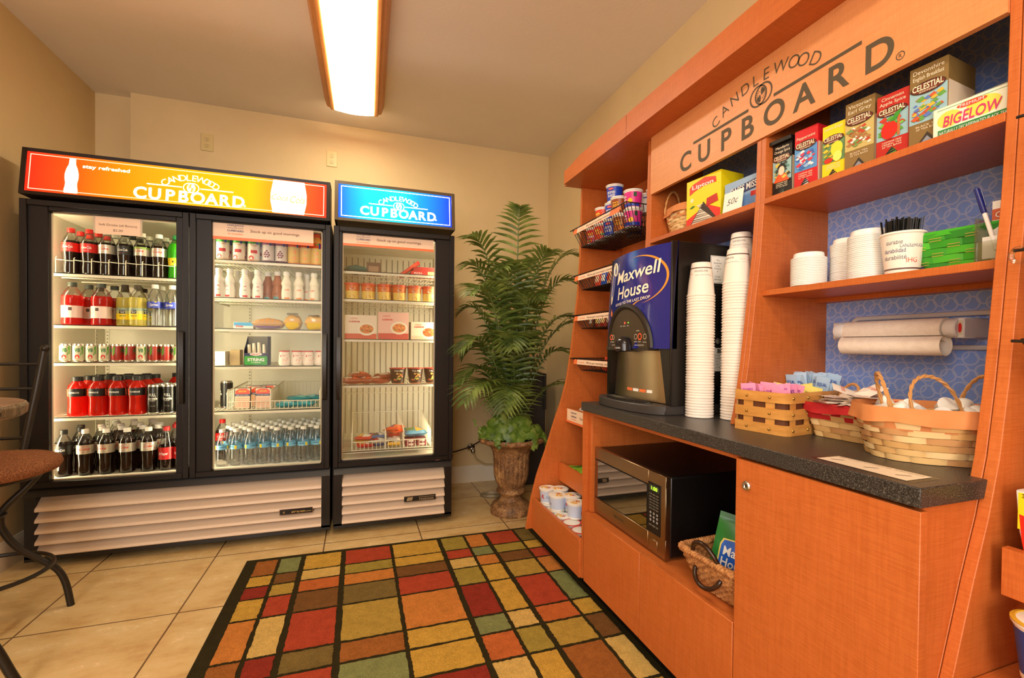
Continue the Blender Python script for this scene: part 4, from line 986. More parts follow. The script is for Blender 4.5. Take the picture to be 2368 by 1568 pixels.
P['power'] = Proto(bottle('x', .20, PP, .19, REDJ, BLACK, (.102, .142), BLACK, g_pow, neck=.019, cap_h=.020))
WP = [(.026, 0), (.0325, .005)]
for i in range(6): WP += [(.0325, .012+i*.013), (.0312, .0165+i*.013)]
WP += [(.0328, .092), (.0328, .120), (.031, .132), (.024, .158), (.0135, .184), (.012, .190)]
LBL = cm(112, 186, 226, .35)
def g_wat(q, r, z, h):
    for k in (0, 2.1, -2.1): wrap_text(q, 'ICE MOUNTAIN', r, z+.003, .006, NAVY, .030, ang=k); wrap_patch(q, r, z, rect(.020, .032, -.010, .009), YEL, ang=k, sub=3); wrap_text(q, 'SPRING WATER', r, z-.006, .003, WHITE, .024, ang=k)
P['water'] = Proto(bottle('x', .21, WP, 0, WATERM, WCAP, (.094, .118), LBL, g_wat, clear=WATERM, seg=16, cap_h=.015, name='water_bottle'))
MP = [(.022, 0), (.027, .004), (.0285, .02), (.0285, .05), (.024, .075), (.025, .082), (.029, .090), (.028, .102), (.019, .120), (.0165, .128), (.0175, .133), (.0155, .136), (.0150, .142)]
def milk(c_, kind):
    def g(q, r, z, h):
        for k in (0, 2.1, -2.1):
            if kind == 's': wrap_patch(q, .0285, .062, [(-.010, 0), (0, .008), (.010, 0), (0, .003)], RED, ang=k, sub=1); wrap_patch(q, .0285, .012, rect(-.012, .012, -.006, .004), cm(220, 60, 50, .4), ang=k, sub=3); wrap_patch(q, .0285, .040, [(-.006, .004), (0, -.006), (.006, .004), (.003, .007), (0, .004), (-.003, .007)], cm(90, 80, 80, .4), ang=k, sub=1)
            elif kind == 'b': wrap_patch(q, .0285, .012, rect(-.014, .014, -.008, .006), cm(90, 160, 160, .4), ang=k, sub=3); wrap_text(q, 'milk', .0285, .035, .012, cm(60, 30, 16, .5), .024, ang=k)
            else: wrap_text(q, 'milk', .0285, .058, .010, cm(230, 120, 30, .4), .026, ang=k, shear=.3); wrap_patch(q, .0285, .010, rect(-.014, .014, -.005, .003), cm(236, 140, 50, .4), ang=k, sub=3)
            wrap_patch(q, .0195, .112, [(-.006, 0), (0, -.003), (.006, 0), (0, -.0012)], cm(110, 100, 90, .5), ang=k, sub=1)
    return Proto(bottle('x', .165, MP, 1, c_, WHITE, (.012, .049), c_, g, neck=.0145, cap_h=.022, name='milk_bottle'))
P['milk_s'] = milk(MILK, 's'); P['milk_b'] = milk(cm(170, 104, 52, .35), 'b'); P['milk_v'] = milk(cm(240, 234, 216, .35), 'v')
UP = [(.026, 0), (.0315, .004), (.0320, .02), (.0320, .13), (.031, .140), (.026, .155), (.0195, .168)]
def juice(kind, topc, fr, bodyc):
    def g(q, r, z, h):
        for k in (0, 2.0, -2.0):
            if kind == 'apple': wrap_patch(q, r, .095, [(-.020, .010), (-.010, -.004), (.006, -.008), (.020, -.004), (.006, -.002), (-.008, .004)], RED, ang=k, sub=2); wrap_patch(q, r, .045, rect(-.014, .020, .002, .020), RED, ang=k, sub=4); wrap_patch(q, r, .02, [(-.012+.014*math.cos(a), .014*math.sin(a)) for a in [PI*i/6 for i in range(12)]], cm(200, 50, 40, .4), ang=k, sub=1)
            elif kind == 'grape':
                for i, j in ((0, 0), (-1, 1), (1, 1), (-1.6, 0), (0, 2), (1.6, -.2), (-1, -1.2), (.8, -1.2)): wrap_patch(q, r, .045, [(i*.0075+.0055*math.cos(a), j*.0105+.0055*math.sin(a)) for a in [PI*i_/5 for i_ in range(10)]], cm(120, 24, 44, .4), ang=k, sub=1)
            else:
                for i, j in ((0, 1.2), (0, -1.0)): wrap_patch(q, r, .05, [(i*.01+.013*math.cos(a), j*.016+.013*math.sin(a)) for a in [PI*i_/7 for i_ in range(14)]], cm(246, 150, 30, .4), ang=k, sub=1)
            wrap_patch(q, r, .115, rect(.014, .024, -.018, .016), BLUEL, ang=k, sub=2); wrap_patch(q, r, .112, [(-.016, .018), (-.004, .004), (.002, .012), (.010, .0), (.014, .018)], cm(110, 190, 60, .4), ang=k, sub=1)
    return Proto(bottle('x', .19, UP, 1, bodyc, topc, (.012, .130), [fr, fr, fr, topc], g, neck=.018, cap_h=.018, name='juice_bottle'))
P['apple'] = juice('apple', cm(56, 170, 60, .4), cm(244, 232, 214, .4), cm(226, 190, 150, .4)); P['grape'] = juice('grape', cm(150, 40, 110, .4), cm(226, 214, 206, .4), cm(90, 24, 40, .4)); P['orange'] = juice('orange', cm(232, 84, 34, .4), cm(230, 196, 90, .4), cm(240, 160, 50, .4))
def can(h, r, c_, g, nm='drink_can'):
    t = thing(nm, 'x', 'can'); q = MB(); al = cm(200, 196, 186, .25, 1)
    q.lathe([(r*.78, 0), (r*.92, .003), (r, .009), (r, h-.010), (r*.88, h-.003), (r*.88, h), (r*.80, h-.003), (.0001, h-.003)], [al, al, c_, al, al, al, al], 20)
    g(q, r, h); q.build('can_body', t)
    q = MB(); q.tube([(-.004, .002, h-.002), (.006, .002, h-.002), (.006, -.008, h-.001), (-.004, -.008, h-.001)], .0012, al, 5, True); q.build('pull_tab', t); return Proto(t)
def g_v8(q, r, h):
    for k in (0, 2.1, -2.1): wrap_text(q, 'V8', r, h*.66, .020, cm(36, 110, 50, .4), .022, ang=k, bold=.05); wrap_patch(q, r, h*.28, [(.010*math.cos(a), .012*math.sin(a)) for a in [PI*i/6 for i in range(12)]], RED, ang=k, sub=1); wrap_patch(q, r, h*.35, [(.012, .0), (.022, .010), (.024, .05), (.016, .045)], cm(90, 160, 50, .4), ang=k, sub=1)
def g_ft(q, r, h):
    for k in (0, 2.1, -2.1):
        wrap_text(q, 'FULL', r, h*.66, .015, cm(214, 214, 206, .3), .030, ang=k, bold=.03); wrap_text(q, 'throttle', r, h*.54, .014, cm(214, 214, 206, .3), .042, ang=k, bold=.03); wrap_text(q, 'ENERGY', r, h*.46, .004, cm(214, 214, 206, .3), .026, ang=k); wrap_text(q, '16 FL OZ', r, h*.28, .006, cm(150, 150, 140, .3), .022, ang=k)
P['v8'] = can(.093, .0262, cm(206, 198, 168, .35), g_v8); P['v8r'] = can(.093, .0262, cm(150, 40, 30, .35), g_v8); P['energy'] = can(.156, .0315, cm(18, 17, 15, .3), g_ft)

# ------------------------------------------------------------------ stocking the left door of the cooler
def row(kind, xs, y, z, what, where, grp, jit=.003, order=0, rz=None):
    for i, x in enumerate(xs):
        P[kind].put((x+random.uniform(-jit, jit)*.3, y+random.uniform(-jit, jit), z), random.uniform(-.5, .5) if rz is None else rz,
                    '%s, %s from the left %s' % (what, nth(i+order), where), grp)
z1 = 1.4553
P1 = [('cola', -1.400, 'red-labelled cola bottle'), ('cola', -1.324, 'red-labelled cola bottle'), ('diet', -1.250, 'silver-labelled cola bottle'), ('zero', -1.174, 'black-labelled cola bottle'), ('lime', -1.098, 'silver-and-green-labelled cola bottle'), ('diet', -1.022, 'silver-labelled cola bottle'), ('green', -.946, 'green soda bottle with yellow label'), ('green', -.875, 'green soda bottle with yellow label')]
for ri, (y, wh) in enumerate(((3.045, 'front row'), (3.125, 'second row'), (3.205, 'third row'))):
    for i, (k, x, w0) in enumerate(P1):
        P[k].put((x+.004*ri, y, z1), .15*math.sin(i*3+ri), '%s, top shelf left door, %s, %s from left' % (w0, wh, nth(i)), 'soda bottles on the top shelf')
z2 = 1.1943
P2 = [('punch', -1.398, 3.05, 'fat red punch bottle'), ('punch', -1.278, 3.055, 'fat red punch bottle'), ('punch', -1.375, 3.155, 'fat red punch bottle'), ('punch', -1.262, 3.155, 'fat red punch bottle'), ('punch', -1.372, 3.26, 'fat red punch bottle'), ('punch', -1.256, 3.26, 'fat red punch bottle'),
      ('lemonade', -1.185, 3.075, 'yellow lemonade bottle'), ('lemonade', -1.118, 3.045, 'yellow lemonade bottle'), ('lemonade', -1.150, 3.155, 'yellow lemonade bottle'), ('lemonade', -1.160, 3.24, 'yellow lemonade bottle'),
      ('sprite', -1.040, 3.045, 'clear soda bottle with blue label'), ('sprite', -.962, 3.045, 'clear soda bottle with blue label'), ('sprite', -1.035, 3.125, 'clear soda bottle with blue label'), ('sprite', -.957, 3.125, 'clear soda bottle with blue label'), ('green', -.885, 3.05, 'green soda bottle'), ('green', -.885, 3.13, 'green soda bottle')]
cnt = {}
for k, x, y, w0 in P2:
    rw = 'front' if y < 3.1 else ('second' if y < 3.2 else 'third'); c_ = cnt.get((k, rw), 0); cnt[(k, rw)] = c_+1
    P[k].put((x, y, z2), .2*math.sin(x*40), '%s %s, second shelf left door, %s row' % (nth(c_), w0, rw), 'bottles on the second shelf')
z3 = 1.0043; xs = [-1.415+.0535*i for i in range(10)]
for ri, y in enumerate((3.03, 3.09, 3.15)):
    for i, x in enumerate(xs):
        P['v8r' if (i in (4, 5, 7, 8) and ri == 0) else 'v8'].put((x, y, z3), (.1 if i < 4 or i == 6 else 1.2)+ri, 'small juice can, third shelf left door, %s row, %s from left' % (('front', 'second', 'third')[ri], nth(i)), 'small juice cans')
z4 = .7253
for ri, (y, n_) in enumerate(((3.04, 4), (3.125, 4), (3.21, 4), (3.295, 3))):
    for i in range(n_):
        P['power'].put((-1.372+.0845*i+.012*ri, y, z4), .12*math.sin(i*5+ri*2), 'red sports drink bottle, %s from left in the %s row, fourth shelf' % (nth(i), nth(ri)), 'red sports drinks')
P['power'].put((-1.03, 3.33, z4), 0, 'red sports drink bottle standing alone behind the black energy cans', 'red sports drinks')
for ri, y in enumerate((3.03, 3.10, 3.17)):
    for i in range(3): P['energy'].put((-1.040+.068*i+.004*ri, y, z4), .1-.1*i, 'tall black energy drink can, %s from left in the %s row' % (nth(i), nth(ri)), 'black energy drink cans')
z5 = .4185
P5 = [('zero', -1.428), ('diet', -1.338), ('diet', -1.250), ('diet', -1.160), ('diet', -1.066), ('pepper', -.985), ('pepper', -.915)]
P5b = [('zero', -1.395), ('diet', -1.300), ('diet', -1.215), ('diet', -1.120), ('diet', -1.05), ('pepper', -.968), ('pepper', -.885)]
DSC = {'zero': 'black-labelled cola bottle', 'diet': 'silver-labelled cola bottle', 'pepper': 'dark soda bottle with red label', 'cola': 'red-labelled cola bottle'}
for ri, y in enumerate((3.035, 3.115, 3.195, 3.275, 3.355)):
    for i, (k, x) in enumerate((P5, P5b)[ri % 2]):
        if ri > 2 and i in (0, 4): continue
        P[k].put((x, y, z5), .3*math.sin(i*2+ri), '%s, cooler floor left door, %s row, %s from left' % (DSC[k], nth(ri), nth(i)), 'soda bottles on the cooler floor')
# ------------------------------------------------------------------ right door
zr = 1.5723
PR = [('apple', -.722), ('apple', -.642), ('apple', -.570), ('grape', -.496), ('grape', -.428), ('orange', -.362), ('orange', -.298), ('orange', -.240)]
for ri, y in enumerate((3.04, 3.115)):
    for i, (k, x) in enumerate(PR):
        P[k].put((x+.01*ri, y, zr), .15*math.sin(i*4), '%s juice bottle, top shelf right door, %s row, %s from left' % (k, ('front', 'second')[ri], nth(i)), 'juice bottles')
zr = 1.3633
PR = [('milk_s', -.738, 3.03), ('milk_s', -.688, 3.04), ('milk_s', -.672, 3.11), ('milk_s', -.610, 3.03), ('milk_s', -.600, 3.11), ('milk_s', -.548, 3.03), ('milk_b', -.505, 3.10), ('milk_b', -.448, 3.05), ('milk_v', -.398, 3.03), ('milk_v', -.334, 3.03), ('milk_v', -.297, 3.10), ('milk_v', -.252, 3.03)]
MD = {'milk_s': 'white milk bottle with red print', 'milk_b': 'caramel brown milk bottle', 'milk_v': 'ivory milk bottle with orange print'}; cnt = {}
for k, x, y in PR:
    c_ = cnt.get(k, 0); cnt[k] = c_+1
    P[k].put((x, y, zr), .3*math.sin(x*30), '%s, %s from the left on the second shelf' % (MD[k], nth(c_)), 'milk bottles')
def wrapped(name, label, cat, loc, w_, d_, h_, col, gfx, grp=None, lump=.12, rz=0, film=True, n=10):
    """soft pillow pack"""
    t = thing(name, label, cat, (0, 0, 0), grp); q = MB(); rnd = random.Random(hash(name) % 99+int(w_*1000)); ph = rnd.uniform(0, 6)
    def s(u, v, sg):
        x = (u-.5)*w_; y = (v-.5)*d_; e = max(0, 1-abs(2*u-1)**3)*max(0, 1-abs(2*v-1)**3)
        return (x, y, h_/2+sg*h_/2*e**.5*(1+lump*math.sin(9*u+ph)*math.cos(7*v+ph)))
    q.grid(lambda u, v: s(u, v, 1), n, n, col); q.grid(lambda u, v: s(1-u, v, -1), n, n, col); q.build('pack', t)
    if gfx: q = MB(); gfx(q, s); q.build('print', t)
    t.location = loc; t.rotation_euler = (0, 0, rz); return t
def box_pack(name, label, cat, loc, w_, d_, h_, col, gfx=None, grp=None, rz=0, rx=0, ry=0, side=None, part='carton'):
    t = thing(name, label, cat, (0, 0, 0), grp); q = MB(); q.box(-w_/2, w_/2, 0, d_, 0, h_, col)
    if side: q.box(-w_/2-.0004, w_/2+.0004, .0005, d_, .0005, h_-.0005, side)
    q.build(part, t, bevel=.0008)
    if gfx: q = MB(); gfx(q, w_, h_); q.build('print', t)
    t.location = loc; t.rotation_euler = (rx, ry, rz); return t
O0 = lambda x, z: V(x, -.0003, z)
# third shelf
zr = 1.1913
def g_dole(q, w_, h_): q.patch(rect(-w_/2+.002, w_/2-.002, h_*.45, h_-.002), V(0, 0, 0), UX, UZ, cm(70, 170, 226, .4)); q.text('Dole', O0(-.02, h_*.4), UX, UZ, .014, RED, width=.036, bold=.03)
box_pack('fruit_cup_pack', 'low blue and white fruit cup pack on the third shelf', 'food pack', (-.618, 3.03, zr), .10, .06, .038, WHITE, g_dole)
def g_bread(q, s):
    for k in range(5):
        q.grid(lambda u, v: tuple(V(*s(.12+.16*k+.10*u, .02+.5*v, 1))+V(0, -.001, .0006)), 4, 4, cm(232, 170, 90, .5))
    q.grid(lambda u, v: tuple(V(*s(.1+.8*u, .03+.16*v, -1))+V(0, -.001, -.0004)), 6, 2, cm(150, 120, 170, .4))
wrapped('bread_pack', 'long pack of sliced rolls in clear wrap on the third shelf', 'bread', (-.495, 3.065, zr), .165, .10, .062, cm(214, 176, 126, .3, 0, 0, .5), g_bread)
def g_muf(q, s):
    q.grid(lambda u, v: tuple(V(*s(.15+.7*u, .0+.25*v, -1))+V(0, -.002, 0)), 6, 3, YEL); q.text('COUNTRY', V(*s(.5, .25, 1))+V(0, -.004, .004), UX, V(0, .5, .8), .014, cm(70, 50, 16, .5), width=.062, bold=.05)
    q.box(-.012, .008, -.042, -.038, .045, .062, WHITE)
wrapped('muffin_pack', 'clear bag of english muffins with yellow band, left of two on the third shelf', 'muffins', (-.366, 3.06, zr), .095, .09, .085, cm(224, 180, 104, .3, 0, 0, .5), g_muf, 'muffin packs', .2)
wrapped('muffin_pack', 'clear bag of english muffins with yellow band, right of two on the third shelf', 'muffins', (-.250, 3.06, zr), .105, .09, .085, cm(224, 180, 104, .3, 0, 0, .5), g_muf, 'muffin packs', .2)
# fourth shelf
zr = .9823
box_pack('white_carton', 'plain white carton at the left end of the fourth shelf', 'carton', (-.735, 3.04, zr), .05, .10, .08, WHITE)
box_pack('tan_tub', 'plain tan carton beside the string cheese box', 'carton', (-.675, 3.10, zr), .05, .08, .088, cm(196, 170, 120, .5))
def g_str(q, w_, h_):
    q.patch(rect(-w_/2+.003, w_/2-.003, .003, h_*.32), V(0, 0, 0), UX, UZ, GREENL); q.text('STRING', O0(0, h_*.2), UX, UZ, .017, WHITE, width=w_*.7, bold=.05); q.text('CHEESE', O0(0, h_*.1), UX, UZ, .007, WHITE, width=w_*.4)
    q.patch([(w_*.26*math.cos(a), h_*.385+.009*math.sin(a)) for a in [PI*i/8 for i in range(16)]], V(0, 0, 0), UX, UZ, WHITE, .0006); q.text('KRAFT', O0(0, h_*.385)+V(0, -.0006, 0), UX, UZ, .008, RED, width=w_*.36, bold=.04)
t = thing('string_cheese_box', 'open display box of string cheese with green front', 'cheese box', (0, 0, 0))
q = MB(); w_, d_, h_ = .122, .10, .168; DB = cm(44, 40, 84, .5)
q.box(-w_/2, w_/2, 0, .002, 0, h_*.42, DB); q.box(-w_/2, w_/2, d_-.002, d_, 0, h_, cm(130, 122, 100, .5)); q.box(-w_/2, w_/2, 0, d_, 0, .002, DB)
q.prism([(0, 0), (d_, 0), (d_, h_), (0, h_)], 'x', w_/2-.002, w_/2, DB); q.prism([(0, 0), (d_, 0), (d_, h_), (0, h_*.5)], 'x', -w_/2, -w_/2+.002, DB); q.build('carton', t)
q = MB(); g_str(q, w_, h_); q.build('print', t)
for i, (x, hh) in enumerate(((-.040, .12), (-.016, .128), (.010, .132), (.036, .122))):
    q = MB(); q.tube([(x, .03, .01), (x+.002, .03, hh*.6), (x, .028, hh)], [.010, .011, .008], cm(246, 236, 206, .35), 10); q.build('cheese_stick', t)
t.location = (-.556, 3.035, zr)
t = thing('yogurt_cup', 'x', 'yogurt'); q = MB(); YR = cm(206, 44, 44, .4); YW = cm(250, 238, 226, .4)
q.lathe([(.0255, 0), (.0315, .010), (.0318, .022), (.0270, .080), (.0285, .083), (.0285, .086), (.0001, .087)], [YW, YW, YW, YR, YR, cm(214, 190, 170, .3, .5)], 20); q.build('cup', t)
q = MB(); wrap_patch(q, .0300, .062, [(.013*math.cos(a), .013*math.sin(a)) for a in [PI*i/6 for i in range(12)]], YW, sub=1); wrap_text(q, 'Yoplait', .0300, .060, .006, RED, .022); wrap_patch(q, .0315, .022, [(-.012, -.006), (.012, -.010), (.016, .008), (.0, .014)], cm(240, 100, 60, .4), sub=1); wrap_patch(q, .0310, .045, [(-.02, .006), (.02, -.012), (.02, .0), (-.02, .016)], YR, sub=1); q.build('print', t)
P['yog'] = Proto(t)
for i, (x, y) in enumerate(((-.408, 3.03), (-.343, 3.03), (-.318, 3.06), (-.280, 3.03), (-.217, 3.03))): P['yog'].put((x, y, zr), .1*i, 'red and white yogurt cup, %s from left on the fourth shelf' % nth(i), 'yogurt cups')
# fifth shelf: black bottle, wire bin with packs
zr = .7313
P['energy'].put((-.728, 3.15, zr), .8, 'black can standing alone left of the white wire bin', None)
def white_bin(label, x0, x1, y0, y1, z0, zf, zb, dividers):
    t = thing('wire_bin', label, 'wire bin', ((x0+x1)/2, (y0+y1)/2, z0)); q = MB(); r = .0018
    q.tube([(x0, y0, z0+.003), (x1, y0, z0+.003), (x1, y1, z0+.003), (x0, y1, z0+.003)], r, SHELFW, 6, True)
    n = int((x1-x0)/.0235)
    for i in range(n+1):
        x = x0+(x1-x0)*i/n; q.tube([(x, y0, z0+zf), (x, y0, z0+.002), (x, y1, z0+.002), (x, y1, z0+zb)], r, SHELFW, 5)
    q.tube([(x0, y0, z0+zf), (x1, y0, z0+zf)], .003, SHELFW, 6); q.tube([(x0, y1, z0+zb), (x1, y1, z0+zb)], .0025, SHELFW, 6)
    for x in dividers:
        q.tube([(x, y0, z0+.004), (x, y0, z0+zf+.055), (x, y0+.02, z0+zf+.062), (x, y1, z0+zb)], .0035, SHELFW, 6)
        m = int((y1-y0)/.0235)
        for j in range(1, m): y = y0+(y1-y0)*j/m; q.tube([(x, y, z0+.004), (x, y, z0+zf+.06+(zb-zf-.06)*j/m)], r, SHELFW, 5)
    q.build('wire_frame', t); return t
white_bin('white wire bin holding meat packs and teal bags on the fifth shelf', -.690, -.215, 3.0, 3.50, zr, .048, .125, (-.690, -.475, -.215))
t = thing('meat_pack', 'x', 'meat pack'); q = MB(); q.box(-.038, .038, 0, .012, 0, .115, cm(226, 196, 158, .35)); q.box(-.040, .040, .001, .011, 0, .118, BLACK); q.build('pack', t, bevel=.001)
q = MB(); q.patch([(-.036, .082), (.036, .082), (.036, .100), (.018, .112), (-.018, .112), (-.036, .100)], V(0, 0, 0), UX, UZ, cm(226, 70, 30, .4)); q.text('OSCAR', O0(0, .098)+V(0, -.0004, 0), UX, UZ, .009, YEL, width=.04, bold=.03); q.patch(rect(-.038, .038, .070, .082), V(0, 0, 0), UX, UZ, NAVY, .0006); q.text('HAM AND TURKEY', O0(0, .076)+V(0, -.0006, 0), UX, UZ, .006, WHITE, width=.062)
for i in range(5): q.patch([(-.034, .01+i*.011), (.034, .006+i*.012), (.034, .010+i*.012), (-.034, .016+i*.011)], V(0, 0, 0), UX, UZ, cm(236, 170, 140, .4), .0008)
q.build('print', t); P['meat'] = Proto(t)
for i, (x, y, a) in enumerate(((-.625, 3.035, .1), (-.520, 3.030, .02), (-.560, 3.12, .05), (-.600, 3.2, .0), (-.520, 3.22, .04))): P['meat'].put((x, y, zr+.006), 0, 'sliced meat pack with red flag label, %s in the white wire bin' % nth(i), 'sliced meat packs', rx=-.14)
TEAL = cm(60, 160, 178, .3)
for i, (x, y, z, a) in enumerate(((-.40, 3.06, 0, .2), (-.30, 3.07, 0, -.2), (-.345, 3.16, .022, .5), (-.27, 3.2, .02, -.3))):
    wrapped('snack_bag', 'teal snack bag lying in the white wire bin, %s from the front' % nth(i), 'bag', (x, y, zr+.006+z), .12, .11, .032, TEAL, lambda q, s: q.grid(lambda u, v: tuple(V(*s(.2+.5*u, .1+.3*v, 1))+V(0, 0, .0008)), 4, 3, cm(150, 214, 220, .3)), 'teal snack bags', .3, a)
# water on the cooler floor
for ri in range(6):
    for i in range(8):
        x = -.722+.0695*i+(.034 if ri % 2 else 0); 
        if x > -.20: continue
        P['water'].put((x, 3.005+.030+.066*ri+.006*math.sin(i*3+ri), z5), random.uniform(-1, 1), 'clear water bottle, cooler floor right door, %s row, %s from left' % (nth(ri), nth(i)), 'water bottles')
P['cola'].put((-.765, 3.22, z5), 0, 'red-capped bottle at the left end behind the water bottles', None)

# ------------------------------------------------------------------ freezer stock
zf = 1.5513
box_pack('brown_carton', 'small brown carton standing on the top freezer shelf', 'carton', (.088, 3.16, zf), .085, .03, .085, cm(120, 92, 70, .5), lambda q, w_, h_: q.patch(rect(-w_*.36, w_*.36, h_*.12, h_*.72), V(0, 0, 0), UX, UZ, cm(170, 140, 110, .5)))
wrapped('frozen_bag', 'dull teal frozen bag at the left of the top freezer shelf', 'bag', (-.02, 3.12, zf), .13, .10, .05, cm(70, 110, 106, .4), None, None, .3, .2)
t = box_pack('ice_pop_box', 'slim red box leaning at a slant on the top freezer shelf', 'box', (.250, 3.10, zf+.004), .022, .09, .150, cm(206, 44, 34, .4), lambda q, w_, h_: q.patch(rect(-w_*.3, w_*.3, h_*.1, h_*.9), V(0, 0, 0), UX, UZ, cm(236, 90, 60, .4)), ry=math.radians(52))
box_pack('frozen_dinner', 'lower red frozen box with yellow corner on the top freezer shelf', 'box', (.395, 3.03, zf), .17, .13, .028, cm(190, 40, 40, .4), lambda q, w_, h_: (q.text('PIZZA', O0(-.04, h_*.5), UX, UZ, .012, WHITE, width=.05), q.patch(rect(.02, w_/2, .002, h_-.002), V(0, 0, 0), UX, UZ, cm(236, 200, 120, .4))), 'red frozen boxes')
box_pack('frozen_dinner', 'upper red frozen box stacked on the top freezer shelf', 'box', (.405, 3.045, zf+.0285), .16, .12, .028, cm(160, 44, 40, .4), None, 'red frozen boxes')
zf = 1.3843
t = thing('ice_cream_pint', 'x', 'ice cream'); q = MB(); HC = cm(226, 120, 60, .4); HB = cm(238, 206, 110, .4)
q.lathe([(.035, 0), (.037, .002), (.0405, .050), (.0425, .082), (.0450, .083), (.0455, .096), (.0440, .098), (.0001, .098)], [HB, HB, HC, cm(210, 84, 50, .4), cm(210, 84, 50, .4), cm(216, 96, 60, .4), cm(216, 96, 60, .4)], 24); q.build('tub', t)
q = MB(); wrap_patch(q, .0412, .064, [(.017*math.cos(a), .009*math.sin(a)) for a in [PI*i/8 for i in range(16)]], cm(246, 236, 206, .4), sub=1); wrap_text(q, 'Häagen-Dazs', .0412, .064, .005, cm(90, 40, 50, .5), .026); wrap_patch(q, .0385, .022, [(-.016, -.014), (.016, -.014), (.010, .0), (0, .006), (-.012, .0)], cm(196, 120, 70, .4), sub=1); q.build('print', t)
P['pint'] = Proto(t)
for i, x in enumerate((-.038, .055, .150, .240, .333, .425)): P['pint'].put((x, 3.04, zf), .1*math.sin(i*3), 'orange and cream ice cream pint, %s from the left on the second freezer shelf' % nth(i), 'ice cream pints')
box_pack('brown_carton', 'brown cardboard carton behind the ice cream pints', 'carton', (.19, 3.16, zf), .13, .08, .115, cm(150, 100, 50, .6))
zf = 1.1433
def g_cui(pc_, side_):
    def f(q, w_, h_):
        q.patch(rect(-w_/2+.001, w_/2-.001, h_*.001, h_*.22), V(0, 0, 0), UX, UZ, side_); q.text('LEAN', O0(-w_*.22, h_*.86), UX, UZ, .010, RED, width=.04); q.text('cuisine', O0(-w_*.20, h_*.74), UX, UZ, .014, RED, width=.062, bold=.03)
        c_ = V(w_*.18, 0, h_*.42)
        q.patch([(.052*math.cos(a), .040*math.sin(a)) for a in [PI*i/14 for i in range(28)]], c_, UX, UZ, cm(240, 230, 210, .4), .0006); q.patch([(.040*math.cos(a), .028*math.sin(a)) for a in [PI*i/14 for i in range(28)]], c_, UX, UZ, pc_, .001)
        rn = random.Random(5)
        for i in range(16): a, b_ = rn.uniform(-.03, .03), rn.uniform(-.018, .018); q.patch([(a-.005, b_), (a, b_-.004), (a+.006, b_), (a, b_+.005)], c_, UX, UZ, (cm(200, 60, 40, .4), cm(240, 190, 100, .4), cm(120, 140, 50, .4))[i % 3], .0014)
    return f
box_pack('frozen_dinner', 'white frozen dinner box with a plate of pasta, left on the third freezer shelf', 'box', (.012, 3.02, zf), .185, .035, .145, cm(236, 220, 200, .4), g_cui(cm(214, 130, 60, .4), cm(206, 90, 60, .4)), 'frozen dinner boxes')
box_pack('frozen_dinner', 'pink frozen panini dinner box, middle of the third freezer shelf', 'box', (.205, 3.025, zf), .185, .035, .168, cm(236, 190, 176, .4), g_cui(cm(222, 140, 80, .4), cm(196, 80, 70, .4)), 'frozen dinner boxes')
box_pack('frozen_dinner', 'short frozen dinner box, right on the third freezer shelf', 'box', (.395, 3.025, zf), .165, .035, .112, cm(240, 226, 200, .4), g_cui(cm(206, 90, 50, .4), cm(230, 200, 170, .4)), 'frozen dinner boxes')
box_pack('tan_tub', 'dark olive carton edge behind the right frozen dinner', 'carton', (.31, 3.07, zf), .03, .03, .112, cm(90, 90, 60, .5))
P['pint'].put((.045, 3.16, zf+.0), 2, 'dark tub standing behind the left frozen dinner box', None)
zf = .8663
def bagp(c1, c2):
    def f(q, s):
        q.grid(lambda u, v: tuple(V(*s(.15+.3*u, .15+.7*v, 1))+V(0, 0, .001)), 3, 4, c1); q.grid(lambda u, v: tuple(V(*s(.5+.35*u, .1+.5*v, 1))+V(0, 0, .001)), 3, 4, c2)
    return f
for i, (x, y, z, a) in enumerate(((-.035, 3.05, 0, .1), (.05, 3.07, 0, -.1), (.005, 3.10, .028, .2), (.12, 3.06, .0, .3), (.165, 3.09, .02, .6))):
    wrapped('burger_pack', 'clear-wrapped frozen sandwich, %s of the pile on the fourth freezer shelf' % nth(i), 'sandwich', (x, y, zf+z), .125, .12, .042, cm(150, 66, 40, .35, 0, 0, .6), bagp(cm(226, 206, 190, .3), cm(220, 96, 44, .35)), 'frozen sandwiches', .25, a)
t = thing('noodle_cup', 'x', 'noodle cup'); q = MB(); DK = cm(60, 34, 26, .4)
q.lathe([(.036, 0), (.038, .003), (.050, .092), (.053, .094), (.053, .098), (.0001, .099)], [cm(226, 120, 60, .4), DK, cm(196, 70, 50, .4), cm(196, 60, 50, .4), cm(196, 60, 50, .4)], 24); q.build('cup', t)
q = MB(); wrap_text(q, 'TAI PEI', .0488, .080, .010, cm(236, 230, 210, .4), .052, bold=.04)
rn = random.Random(2)
for i in range(22): a, b_ = rn.uniform(-.026, .026), rn.uniform(-.022, .02); wrap_patch(q, .0445, .044, [(a-.007, b_), (a, b_-.005), (a+.008, b_), (a, b_+.006)], (cm(236, 150, 70, .4), cm(220, 190, 90, .4), cm(200, 80, 50, .4), cm(120, 150, 60, .4))[i % 4], lift=.0004+.0001*i, sub=1)
q.build('print', t); P['tai'] = Proto(t)
for i, x in enumerate((.235, .343, .447)): P['tai'].put((x, 3.045, zf), 0, 'dark noodle bowl cup, %s from the left on the fourth freezer shelf' % nth(i), 'frozen noodle cups')
zf = .4623
white_bin('white divided wire bin of ice cream bars at the bottom of the freezer', -.035, .435, 3.00, 3.42, zf, .052, .175, (-.035, .160, .270, .435))
cb = [(cm(196, 40, 36, .35), cm(240, 200, 80, .35)), (cm(60, 110, 180, .35), cm(90, 40, 24, .35)), (cm(226, 180, 60, .35), cm(70, 30, 20, .35)), (cm(206, 200, 190, .3), cm(196, 40, 36, .35))]
